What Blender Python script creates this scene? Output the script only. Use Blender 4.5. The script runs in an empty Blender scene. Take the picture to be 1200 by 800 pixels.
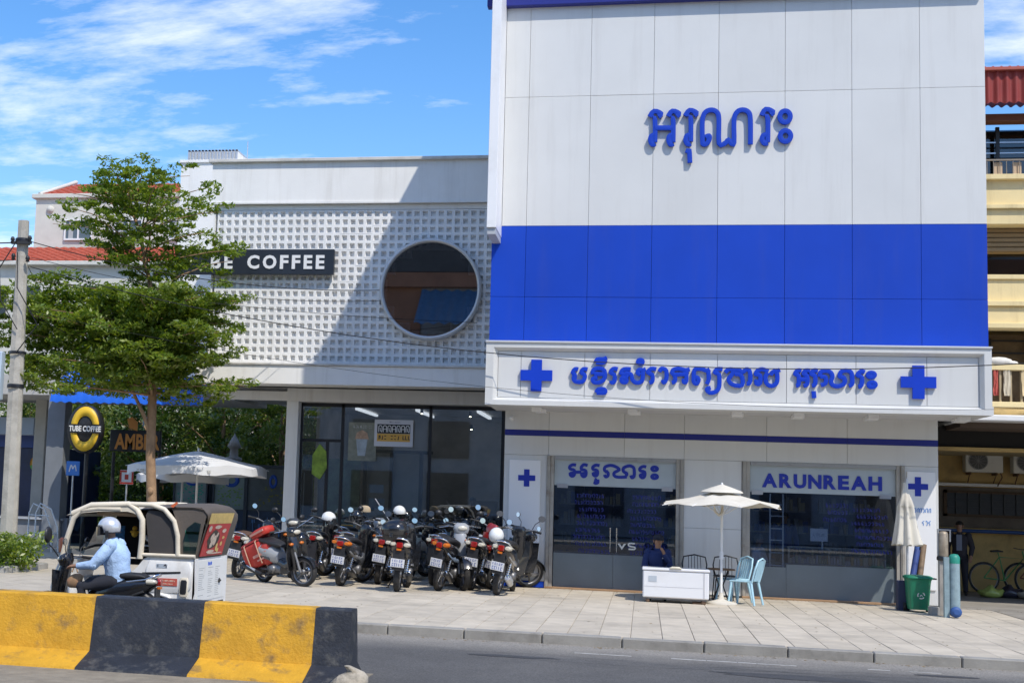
import bpy, bmesh, math, random
from math import sin, cos, pi, radians, sqrt, atan2
from mathutils import Vector, Matrix, Quaternion
random.seed(7)
SC = bpy.context.scene
COL = SC.collection
# ---------------------------------------------------------------- camera
cam_d = bpy.data.cameras.new('camera'); cam = bpy.data.objects.new('camera', cam_d); COL.objects.link(cam)
SC.camera = cam
cam_d.lens = 48.48; cam_d.sensor_width = 36; cam_d.shift_x = 0.1539; cam_d.shift_y = 0.0042
cam_d.clip_start = 0.1; cam_d.clip_end = 3000
_y, _p, _r = 0.2095, 0.1085, 0.0369
_f = Vector((-sin(_y)*cos(_p), cos(_y)*cos(_p), sin(_p))); _rt = Vector((cos(_y), sin(_y), 0)); _u = _rt.cross(_f)
_r2 = _rt*cos(_r) + _u*sin(_r); _u2 = -_rt*sin(_r) + _u*cos(_r)
cam.matrix_world = Matrix(((_r2.x, _u2.x, -_f.x, -0.762), (_r2.y, _u2.y, -_f.y, -27.77), (_r2.z, _u2.z, -_f.z, 1.65), (0, 0, 0, 1)))
# ---------------------------------------------------------------- world, sun, exposure
W = bpy.data.worlds.new('World'); SC.world = W; W.use_nodes = True
nt = W.node_tree; nt.nodes.clear(); N = nt.nodes.new; L = nt.links.new
SUN = Vector((0.50, -0.60, 1.0)).normalized()
out = N('ShaderNodeOutputWorld'); bg = N('ShaderNodeBackground'); bg.inputs[1].default_value = 0.15
sky = N('ShaderNodeTexSky'); sky.sky_type = 'NISHITA'; sky.sun_disc = False
sky.sun_elevation = math.asin(SUN.z); sky.sun_rotation = atan2(SUN.x, SUN.y)
sky.air_density = 1.15; sky.dust_density = 0.25; sky.ozone_density = 3.0; sky.altitude = 0
tc = N('ShaderNodeTexCoord'); sp = N('ShaderNodeSeparateXYZ'); L(tc.outputs['Generated'], sp.inputs[0])
ad = N('ShaderNodeMath'); ad.operation = 'ADD'; ad.inputs[1].default_value = 0.12; L(sp.outputs['Z'], ad.inputs[0])
dv = N('ShaderNodeVectorMath'); dv.operation = 'DIVIDE'; L(tc.outputs['Generated'], dv.inputs[0])
cb = N('ShaderNodeCombineXYZ'); [L(ad.outputs[0], cb.inputs[i]) for i in range(3)]; L(cb.outputs[0], dv.inputs[1])
mp = N('ShaderNodeMapping'); mp.inputs['Scale'].default_value = (0.62, 1.15, 0.0); mp.inputs['Rotation'].default_value = (0, 0, 0.35)
mp.inputs['Location'].default_value = (1.55, 0.42, 0.0)
L(dv.outputs[0], mp.inputs[0])
n1 = N('ShaderNodeTexNoise'); n1.inputs['Scale'].default_value = 1.15; n1.inputs['Detail'].default_value = 9; n1.inputs['Roughness'].default_value = 0.62; n1.inputs['Distortion'].default_value = 0.35
L(mp.outputs[0], n1.inputs['Vector'])
n2 = N('ShaderNodeTexNoise'); n2.inputs['Scale'].default_value = 7.0; n2.inputs['Detail'].default_value = 8; n2.inputs['Roughness'].default_value = 0.65; L(mp.outputs[0], n2.inputs['Vector'])
mm = N('ShaderNodeMath'); mm.operation = 'MULTIPLY_ADD'; mm.inputs[1].default_value = 0.30; L(n2.outputs[0], mm.inputs[0]); L(n1.outputs[0], mm.inputs[2])
rp = N('ShaderNodeValToRGB'); rp.color_ramp.elements[0].position = 0.66; rp.color_ramp.elements[1].position = 0.86
rp.color_ramp.elements[0].color = (0, 0, 0, 1); rp.color_ramp.elements[1].color = (1, 1, 1, 1)
L(mm.outputs[0], rp.inputs[0])
hs = N('ShaderNodeHueSaturation'); hs.inputs['Saturation'].default_value = 1.30; hs.inputs['Value'].default_value = .76; L(sky.outputs[0], hs.inputs['Color'])
tn = N('ShaderNodeMixRGB'); tn.blend_type = 'MULTIPLY'; tn.inputs[0].default_value = 1; tn.inputs[2].default_value = (1.10, 1.06, 1.16, 1); L(hs.outputs[0], tn.inputs[1])
cm = N('ShaderNodeMixRGB'); cm.inputs[2].default_value = (5.5, 5.7, 6.0, 1); L(rp.outputs[0], cm.inputs[0]); L(tn.outputs[0], cm.inputs[1])
L(cm.outputs[0], bg.inputs[0]); L(bg.outputs[0], out.inputs[0])
sd = bpy.data.lights.new('sun', 'SUN'); sd.energy = 2.5; sd.angle = radians(0.5); sd.color = (1.0, 0.94, 0.84)
so = bpy.data.objects.new('sun', sd); COL.objects.link(so); so.rotation_euler = SUN.to_track_quat('Z', 'Y').to_euler(); so.location = (20, -30, 40)
SC.view_settings.view_transform = 'Standard'; SC.view_settings.look = 'None'; SC.view_settings.gamma = 1
SC.view_settings.use_curve_mapping = False; SC.view_settings.exposure = 0.60
SC.cycles.max_bounces = 7; SC.cycles.transparent_max_bounces = 24
# ---------------------------------------------------------------- materials
MATS = {}
def mat(name, c, rough=0.6, metal=0.0, var=0.0, vs=3.0, bump=0.0, bs=40.0, dirt=None, dirts=1.2, dirta=0.0, rnd=0.0, spec=0.5, coat=0.0, streak=False):
    """principled: base colour with noise variation, fine relief, dirt blotches and per-object variation"""
    if name in MATS: return MATS[name]
    m = bpy.data.materials.new(name); m.use_nodes = True; t = m.node_tree; b = t.nodes['Principled BSDF']
    b.inputs['Roughness'].default_value = rough; b.inputs['Metallic'].default_value = metal
    b.inputs['Specular IOR Level'].default_value = spec; b.inputs['Coat Weight'].default_value = coat
    col = (*c, 1); b.inputs['Base Color'].default_value = col
    m.diffuse_color = col
    sock = None
    if var or dirta or bump or rnd:
        g = t.nodes.new('ShaderNodeNewGeometry')
        def noise(s, d=5, r=.6, sc=None):
            n = t.nodes.new('ShaderNodeTexNoise'); n.inputs['Scale'].default_value = s; n.inputs['Detail'].default_value = d; n.inputs['Roughness'].default_value = r
            if sc:
                q = t.nodes.new('ShaderNodeMapping'); q.inputs['Scale'].default_value = sc; t.links.new(g.outputs['Position'], q.inputs[0]); t.links.new(q.outputs[0], n.inputs['Vector'])
            else: t.links.new(g.outputs['Position'], n.inputs['Vector'])
            return n
        cur = None
        if var:
            n = noise(vs); r = t.nodes.new('ShaderNodeMapRange'); r.inputs['From Min'].default_value = .3; r.inputs['From Max'].default_value = .7
            r.inputs['To Min'].default_value = 1-var; r.inputs['To Max'].default_value = 1+var; t.links.new(n.outputs[0], r.inputs[0])
            cur = r.outputs[0]
        if rnd:
            oi = t.nodes.new('ShaderNodeObjectInfo'); r = t.nodes.new('ShaderNodeMapRange'); r.inputs['To Min'].default_value = 1-rnd; r.inputs['To Max'].default_value = 1+rnd
            t.links.new(oi.outputs['Random'], r.inputs[0])
            if cur:
                k = t.nodes.new('ShaderNodeMath'); k.operation = 'MULTIPLY'; t.links.new(cur, k.inputs[0]); t.links.new(r.outputs[0], k.inputs[1]); cur = k.outputs[0]
            else: cur = r.outputs[0]
        if cur:
            v = t.nodes.new('ShaderNodeVectorMath'); v.operation = 'SCALE'; v.inputs[0].default_value = c; t.links.new(cur, v.inputs['Scale']); sock = v.outputs[0]
        if dirta:
            n = noise(dirts, 7, .65, (3.2, 3.2, .22) if streak else None); r = t.nodes.new('ShaderNodeMapRange'); r.inputs['From Min'].default_value = .52; r.inputs['From Max'].default_value = .75
            r.inputs['To Min'].default_value = 0; r.inputs['To Max'].default_value = dirta; t.links.new(n.outputs[0], r.inputs[0])
            x = t.nodes.new('ShaderNodeMixRGB'); t.links.new(r.outputs[0], x.inputs[0])
            if sock: t.links.new(sock, x.inputs[1])
            else: x.inputs[1].default_value = col
            x.inputs[2].default_value = (*(dirt or (.12, .09, .06)), 1); sock = x.outputs[0]
        if sock: t.links.new(sock, b.inputs['Base Color'])
        if bump:
            n = noise(bs, 4); u = t.nodes.new('ShaderNodeBump'); u.inputs['Strength'].default_value = bump; u.inputs['Distance'].default_value = .02
            t.links.new(n.outputs[0], u.inputs['Height']); t.links.new(u.outputs[0], b.inputs['Normal'])
    MATS[name] = m; return m
def glass(name, tint, refl=0.06, rmax=0.6):
    if name in MATS: return MATS[name]
    m = bpy.data.materials.new(name); m.use_nodes = True; t = m.node_tree; t.nodes.clear()
    o = t.nodes.new('ShaderNodeOutputMaterial'); tr = t.nodes.new('ShaderNodeBsdfTransparent'); tr.inputs[0].default_value = (*tint, 1)
    gl = t.nodes.new('ShaderNodeBsdfGlossy'); gl.inputs['Roughness'].default_value = 0.01; gl.inputs[0].default_value = (1, 1, 1, 1)
    lw = t.nodes.new('ShaderNodeLayerWeight'); lw.inputs[0].default_value = 0.25
    r = t.nodes.new('ShaderNodeMapRange'); r.inputs['To Min'].default_value = refl; r.inputs['To Max'].default_value = rmax; t.links.new(lw.outputs['Fresnel'], r.inputs[0])
    x = t.nodes.new('ShaderNodeMixShader'); t.links.new(r.outputs[0], x.inputs[0]); t.links.new(tr.outputs[0], x.inputs[1]); t.links.new(gl.outputs[0], x.inputs[2]); t.links.new(x.outputs[0], o.inputs[0])
    MATS[name] = m; return m
def leafmat(name, c, c2, hue=.02, trans=.35):
    if name in MATS: return MATS[name]
    m = bpy.data.materials.new(name); m.use_nodes = True; t = m.node_tree; t.nodes.clear()
    o = t.nodes.new('ShaderNodeOutputMaterial'); d = t.nodes.new('ShaderNodeBsdfDiffuse'); tr = t.nodes.new('ShaderNodeBsdfTranslucent'); gl = t.nodes.new('ShaderNodeBsdfGlossy'); gl.inputs['Roughness'].default_value = .45
    g = t.nodes.new('ShaderNodeNewGeometry'); r = t.nodes.new('ShaderNodeMixRGB'); r.inputs[1].default_value = (*c, 1); r.inputs[2].default_value = (*c2, 1)
    t.links.new(g.outputs['Random Per Island'], r.inputs[0])
    t.links.new(r.outputs[0], d.inputs[0])
    k = t.nodes.new('ShaderNodeMixRGB'); k.blend_type = 'MULTIPLY'; k.inputs[0].default_value = 1; k.inputs[2].default_value = (1.5, 1.5, .5, 1); t.links.new(r.outputs[0], k.inputs[1]); t.links.new(k.outputs[0], tr.inputs[0])
    x = t.nodes.new('ShaderNodeMixShader'); x.inputs[0].default_value = trans; t.links.new(d.outputs[0], x.inputs[1]); t.links.new(tr.outputs[0], x.inputs[2])
    y = t.nodes.new('ShaderNodeMixShader'); y.inputs[0].default_value = .06; t.links.new(x.outputs[0], y.inputs[1]); t.links.new(gl.outputs[0], y.inputs[2]); t.links.new(y.outputs[0], o.inputs[0])
    MATS[name] = m; return m
def emis(name, c, s):
    m = bpy.data.materials.new(name); m.use_nodes = True; b = m.node_tree.nodes['Principled BSDF']
    b.inputs['Base Color'].default_value = (*c, 1); b.inputs['Emission Color'].default_value = (*c, 1); b.inputs['Emission Strength'].default_value = s; return m
# ---------------------------------------------------------------- mesh builder
class B:
    def __init__(s): s.v = []; s.f = []; s.m = []; s.sm = []
    def add(s, vs, fs, mi=0, smooth=False):
        o = len(s.v); s.v += [tuple(v) for v in vs]; s.f += [tuple(i+o for i in f) for f in fs]; s.m += [mi]*len(fs); s.sm += [smooth]*len(fs); return s
    def box(s, x0, x1, y0, y1, z0, z1, mi=0, c=0.0, M=None):
        """box, optional chamfer c on every edge"""
        if c <= 0:
            vs = [(x, y, z) for z in (z0, z1) for y in (y0, y1) for x in (x0, x1)]
            fs = [(0, 2, 3, 1), (4, 5, 7, 6), (0, 1, 5, 4), (2, 6, 7, 3), (0, 4, 6, 2), (1, 3, 7, 5)]
        else:
            vs = []; ix = {}
            X = (x0, x1); Y = (y0, y1); Z = (z0, z1)
            for i in (0, 1):
                for j in (0, 1):
                    for k in (0, 1):
                        a, b_, d = (c, -c)[i], (c, -c)[j], (c, -c)[k]
                        ix[i, j, k, 0] = len(vs); vs.append((X[i], Y[j]+b_, Z[k]+d))
                        ix[i, j, k, 1] = len(vs); vs.append((X[i]+a, Y[j], Z[k]+d))
                        ix[i, j, k, 2] = len(vs); vs.append((X[i]+a, Y[j]+b_, Z[k]))
            fs = []
            for i in (0, 1):
                fs.append(tuple(ix[i, j, k, 0] for j, k in ((0, 0), (1, 0), (1, 1), (0, 1)))[::(1 if i else -1)])
                fs.append(tuple(ix[j, i, k, 1] for j, k in ((0, 0), (0, 1), (1, 1), (1, 0)))[::(1 if i else -1)])
                fs.append(tuple(ix[j, k, i, 2] for j, k in ((0, 0), (1, 0), (1, 1), (0, 1)))[::(1 if i else -1)])
            def q(l, flip): fs.append(tuple(l if not flip else l[::-1]))
            for i in (0, 1):
                for j in (0, 1):
                    e = (i ^ j)
                    q([ix[i, j, 0, 0], ix[i, j, 0, 1], ix[i, j, 1, 1], ix[i, j, 1, 0]], e)
                    q([ix[i, 0, j, 0], ix[i, 1, j, 0], ix[i, 1, j, 2], ix[i, 0, j, 2]], e)
                    q([ix[0, i, j, 1], ix[0, i, j, 2], ix[1, i, j, 2], ix[1, i, j, 1]], e)
                    for k in (0, 1): q([ix[i, j, k, 0], ix[i, j, k, 1], ix[i, j, k, 2]], i ^ j ^ k ^ 1)
        if M is not None: vs = [tuple(M @ Vector(v)) for v in vs]
        return s.add(vs, fs, mi)
    def tube(s, pts, r, n=8, mi=0, cap=True, flat=1.0, smooth=True):
        pts = [Vector(p) for p in pts]; R = r if isinstance(r, (list, tuple)) else [r]*len(pts)
        vs = []; fs = []; up = None
        for i, p in enumerate(pts):
            t = (pts[min(i+1, len(pts)-1)] - pts[max(i-1, 0)])
            if t.length < 1e-9: t = Vector((0, 0, 1))
            t.normalize()
            if up is None: up = Vector((0, 0, 1)) if abs(t.z) < .9 else Vector((1, 0, 0))
            a = t.cross(up).normalized(); b_ = a.cross(t).normalized(); up = b_
            for k in range(n):
                w = 2*pi*k/n; vs.append(p + (a*cos(w) + b_*sin(w)*flat)*R[i])
        for i in range(len(pts)-1):
            for k in range(n): fs.append((i*n+k, i*n+(k+1) % n, (i+1)*n+(k+1) % n, (i+1)*n+k))
        s.add(vs, fs, mi, smooth)
        if cap:
            s.add(vs[:n], [tuple(range(n))[::-1]], mi); s.add(vs[-n:], [tuple(range(n))], mi)
        return s
    def cyl(s, p0, p1, r0, r1=None, n=12, mi=0, cap=True): return s.tube([p0, p1], [r0, r0 if r1 is None else r1], n, mi, cap)
    def lathe(s, prof, c=(0, 0, 0), ax='Z', n=16, mi=0, smooth=True, sx=1, sy=1, a0=0, a1=2*pi):
        vs = []; full = abs(a1-a0-2*pi) < 1e-6; m = n if full else n+1
        for (r, h) in prof:
            for k in range(m):
                w = a0+(a1-a0)*k/n; x, y = r*cos(w)*sx, r*sin(w)*sy
                v = {'Z': (x, y, h), 'Y': (x, h, y), 'X': (h, x, y)}[ax]; vs.append((v[0]+c[0], v[1]+c[1], v[2]+c[2]))
        fs = []
        for i in range(len(prof)-1):
            for k in range(n if full else n):
                k2 = (k+1) % m
                if not full and k2 == 0: continue
                fs.append((i*m+k, i*m+k2, (i+1)*m+k2, (i+1)*m+k))
        return s.add(vs, fs, mi, smooth)
    def ell(s, c, r, n=12, mi=0, M=None):
        vs = []; fs = []; m = max(4, n//2)
        for i in range(m+1):
            ph = pi*i/m - pi/2
            for k in range(n):
                w = 2*pi*k/n; vs.append(Vector((r[0]*cos(ph)*cos(w), r[1]*cos(ph)*sin(w), r[2]*sin(ph))))
        if M is not None: vs = [M @ v for v in vs]
        vs = [v+Vector(c) for v in vs]
        for i in range(m):
            for k in range(n): fs.append((i*n+k, i*n+(k+1) % n, (i+1)*n+(k+1) % n, (i+1)*n+k))
        return s.add(vs, fs, mi, True)
    def loft(s, secs, n=14, ax='X', mi=0, cap=True, e=2.6, smooth=True):
        """sections (pos, c1, c2, r1, r2) superellipse rings; ax X: c1=y c2=z; Z: c1=x c2=y; Y: c1=x c2=z"""
        vs = []; fs = []
        for (h, c1, c2, r1, r2) in secs:
            for k in range(n):
                w = 2*pi*k/n; a = math.copysign(abs(cos(w))**(2/e), cos(w))*r1+c1; b_ = math.copysign(abs(sin(w))**(2/e), sin(w))*r2+c2
                vs.append({'X': (h, a, b_), 'Z': (a, b_, h), 'Y': (a, h, b_)}[ax])
        for i in range(len(secs)-1):
            for k in range(n): fs.append((i*n+k, i*n+(k+1) % n, (i+1)*n+(k+1) % n, (i+1)*n+k))
        s.add(vs, fs, mi, smooth)
        if cap:
            s.add(vs[:n], [tuple(range(n))[::-1]], mi); s.add(vs[-n:], [tuple(range(n))], mi)
        return s
    def prism(s, poly, y0, y1, plane='XZ', mi=0):
        """extrude a polygon in plane XZ (along Y), XY (along Z) or YZ (along X)"""
        f = {'XZ': lambda a, b, h: (a, h, b), 'XY': lambda a, b, h: (a, b, h), 'YZ': lambda a, b, h: (h, a, b)}[plane]
        n = len(poly); vs = [f(a, b_, y0) for a, b_ in poly] + [f(a, b_, y1) for a, b_ in poly]
        fs = [tuple(range(n)), tuple(range(2*n-1, n-1, -1))] + [(i, (i+1) % n, n+(i+1) % n, n+i) for i in range(n)]
        return s.add(vs, fs, mi)
    def grid(s, P, mi=0, smooth=True, thick=0.0, nrm=None):
        """P rows of points"""
        r = len(P); c = len(P[0]); vs = [p for row in P for p in row]
        fs = [(i*c+j, i*c+j+1, (i+1)*c+j+1, (i+1)*c+j) for i in range(r-1) for j in range(c-1)]
        s.add(vs, fs, mi, smooth)
        return s
    def ribbon(s, pts, w, y0, depth, ridge=0.004):
        """stroke of a built letter in the XZ plane, front toward -Y, slight ridge along its middle"""
        P = [Vector((a, b_)) for a, b_ in pts]
        closed = (P[0]-P[-1]).length < 1e-4
        Q = [P[0]]
        for i in range(len(P)-1):
            p0 = P[i-1] if i > 0 else (P[-2] if closed else P[0]); p3 = P[i+2] if i+2 < len(P) else (P[1] if closed else P[-1])
            for k in range(1, 4):
                t = k/3; a, b_ = P[i], P[i+1]
                Q.append(0.5*((2*a)+(b_-p0)*t+(2*p0-5*a+4*b_-p3)*t*t+(3*a-p0-3*b_+p3)*t**3))
        n = len(Q); vs = []
        for i, q in enumerate(Q):
            a = Q[i-1] if i > 0 else (Q[-2] if closed else Q[0]); b_ = Q[i+1] if i < n-1 else (Q[1] if closed else Q[-1])
            t = (b_-a)
            if t.length < 1e-6: t = Vector((1, 0))
            t.normalize(); nn = Vector((-t.y, t.x))*w/2
            l, r = q+nn, q-nn
            vs += [(l.x, y0+depth, l.y), (l.x, y0, l.y), (q.x, y0-ridge, q.y), (r.x, y0, r.y), (r.x, y0+depth, r.y)]
        fs = []
        for i in range(n-1):
            for k in range(4): fs.append((i*5+k, i*5+k+1, (i+1)*5+k+1, (i+1)*5+k))
        if not closed: fs += [(0, 4, 3, 2, 1), tuple((n-1)*5+k for k in (0, 1, 2, 3, 4))]
        return s.add(vs, fs)
    def mesh(s, name, mats, off=None):
        me = bpy.data.meshes.new(name)
        v = s.v if off is None else [(a-off[0], b_-off[1], c-off[2]) for a, b_, c in s.v]
        me.from_pydata(v, [], s.f)
        for m in (mats if isinstance(mats, (list, tuple)) else [mats]): me.materials.append(m)
        me.polygons.foreach_set('material_index', s.m); me.polygons.foreach_set('use_smooth', s.sm); me.update()
        return me
def root_of(o):
    while o.parent: o = o.parent
    return o
def thing(name, label, cat, loc=(0, 0, 0), rz=0, group=None, kind=None):
    o = bpy.data.objects.new(name, None); COL.objects.link(o); o.empty_display_size = .2
    o.location = loc; o.rotation_euler = (0, 0, rz); tag(o, label, cat, group, kind); return o
def tag(o, label=None, cat=None, group=None, kind=None):
    if label: o['label'] = label
    if cat: o['category'] = cat
    if group: o['group'] = group
    if kind: o['kind'] = kind
    return o
def fixn(me):
    bm = bmesh.new(); bm.from_mesh(me); bmesh.ops.recalc_face_normals(bm, faces=bm.faces); bm.to_mesh(me); bm.free()
def part(name, b, m, parent=None, w=True, label=None, kind=None, cat=None, group=None, fix=True):
    """one mesh object; with a parent and w=True the builder used world coordinates"""
    off = None
    if parent is not None and w: off = tuple(root_of(parent).location)
    me = b.mesh(name, m, off)
    if fix: fixn(me)
    o = bpy.data.objects.new(name, me); COL.objects.link(o)
    if parent is not None: o.parent = parent
    tag(o, label, cat, group, kind); return o
def struct(name, b, m): return part(name, b, m, kind='structure')
def copyp(o, parent, loc=None, name=None):
    c = o.copy(); COL.objects.link(c); c.parent = parent
    if loc is not None: c.location = loc
    return c
def copy_tree(o, parent=None):
    c = o.copy(); COL.objects.link(c); c.parent = parent
    for ch in list(o.children): copy_tree(ch, c)
    return c
_tc = {}
def textmesh(s, size=1.0, off=0.0, ext=0.01):
    k = (s, size, off, ext)
    if k not in _tc:
        cu = bpy.data.curves.new('t', 'FONT'); cu.body = s; cu.size = size; cu.offset = off; cu.extrude = ext; cu.resolution_u = 3
        o = bpy.data.objects.new('t', cu); COL.objects.link(o); dg = bpy.context.evaluated_depsgraph_get()
        me = o.evaluated_get(dg).to_mesh()
        _tc[k] = ([tuple(v.co) for v in me.vertices], [tuple(p.vertices) for p in me.polygons])
        o.evaluated_get(dg).to_mesh_clear(); bpy.data.objects.remove(o); bpy.data.curves.remove(cu)
    return _tc[k]
def text_b(s, w=None, h=None, size=1.0, off=0.0, ext=0.01, b=None, M=None):
    """text scaled to width w and height h, lower left at 0,0, in the XZ plane facing -Y, then moved by M"""
    v, f = textmesh(s, size, off, ext); b = b or B()
    if not v: return b
    x0 = min(p[0] for p in v); x1 = max(p[0] for p in v); y0 = min(p[1] for p in v); y1 = max(p[1] for p in v)
    sx = w/(x1-x0) if w else 1; sy = h/(y1-y0) if h else (sx if w else 1)
    if not w: sx = sy
    vs = [Vector(((p[0]-x0)*sx, -p[2], (p[1]-y0)*sy)) for p in v]
    if M is not None: vs = [M @ q for q in vs]
    return b.add(vs, f)
def T(x, y, z, rz=0): return Matrix.Translation((x, y, z)) @ Matrix.Rotation(rz, 4, 'Z')
def scribble(b, x0, z0, w, h, y, n, lw=0.006, rng=random, dirs=1):
    """illegible small print: rows of tiny marks"""
    x = x0
    while x < x0+w:
        cw = h*rng.uniform(.5, .9)
        if rng.random() < .14: x += cw; continue
        k = rng.choice((0, 1, 2, 3))
        if k in (0, 2): b.box(x, x+lw, y-.0015, y, z0, z0+h)
        if k in (1, 2): b.box(x+lw, x+cw*.8, y-.0015, y, z0+h-lw, z0+h)
        if k in (0, 1, 3): b.box(x+lw*1.05, x+cw*.8, y-.0014, y, z0, z0+lw)
        if k in (2, 3): b.box(x+cw*.5, x+cw*.5+lw, y-.0013, y, z0+lw*1.2, z0+h*.9)
        x += cw
KH_TOP=[[[(-0.75,9.032),(-0.667,9.141),(-0.534,9.083),(-0.586,9.029)],[(-0.691,9.006),(-0.649,8.958),(-0.643,8.535)],[(-0.643,8.508),(-0.69,8.489),(-0.728,8.564),(-0.718,8.647),(-0.656,8.679)],[(-0.407,9.031),(-0.329,9.134),(-0.203,9.081),(-0.249,9.027)],[(-0.354,8.999),(-0.311,8.943),(-0.307,8.529)],[(-0.306,8.502),(-0.353,8.483),(-0.391,8.558),(-0.381,8.641),(-0.319,8.673)],[(-0.647,8.812),(-0.315,8.805)]],[[(-0.092,9.035),(-0.01,9.143),(0.122,9.085),(0.075,9.037)],[(-0.029,9.006),(0.013,8.964),(0.017,8.537)],[(0.013,8.496),(-0.034,8.483),(-0.077,8.553),(-0.062,8.64),(0.006,8.667)]],[[(-0.048,8.314),(-0.012,8.379),(0.006,8.127)]],[[(0.282,8.615),(0.349,8.641),(0.36,8.581),(0.309,8.491),(0.244,8.484),(0.231,8.561),(0.227,8.945),(0.278,9.096),(0.395,9.14),(0.499,9.083),(0.529,8.939),(0.535,8.487),(0.651,8.499),(0.702,8.558),(0.754,8.492),(0.806,8.496),(0.803,8.934),(0.853,9.083),(0.956,9.13),(1.067,9.078),(1.101,8.927),(1.104,8.464)]],[[(1.301,9.016),(1.374,9.132),(1.51,9.077),(1.464,9.023)],[(1.362,8.99),(1.414,8.948),(1.415,8.499)],[(1.415,8.486),(1.359,8.476),(1.316,8.542),(1.328,8.623),(1.405,8.649)]],[[(1.818,8.98),(1.809,8.933),(1.783,8.896),(1.745,8.876),(1.704,8.877),(1.666,8.898),(1.64,8.937),(1.63,8.984),(1.639,9.031),(1.665,9.069),(1.703,9.089),(1.745,9.088),(1.783,9.066),(1.809,9.028),(1.818,8.98)],[(1.827,8.609),(1.818,8.564),(1.792,8.529),(1.754,8.51),(1.712,8.51),(1.675,8.531),(1.648,8.567),(1.639,8.612),(1.648,8.657),(1.674,8.692),(1.712,8.711),(1.754,8.71),(1.791,8.69),(1.817,8.653),(1.827,8.609)]]]
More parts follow.
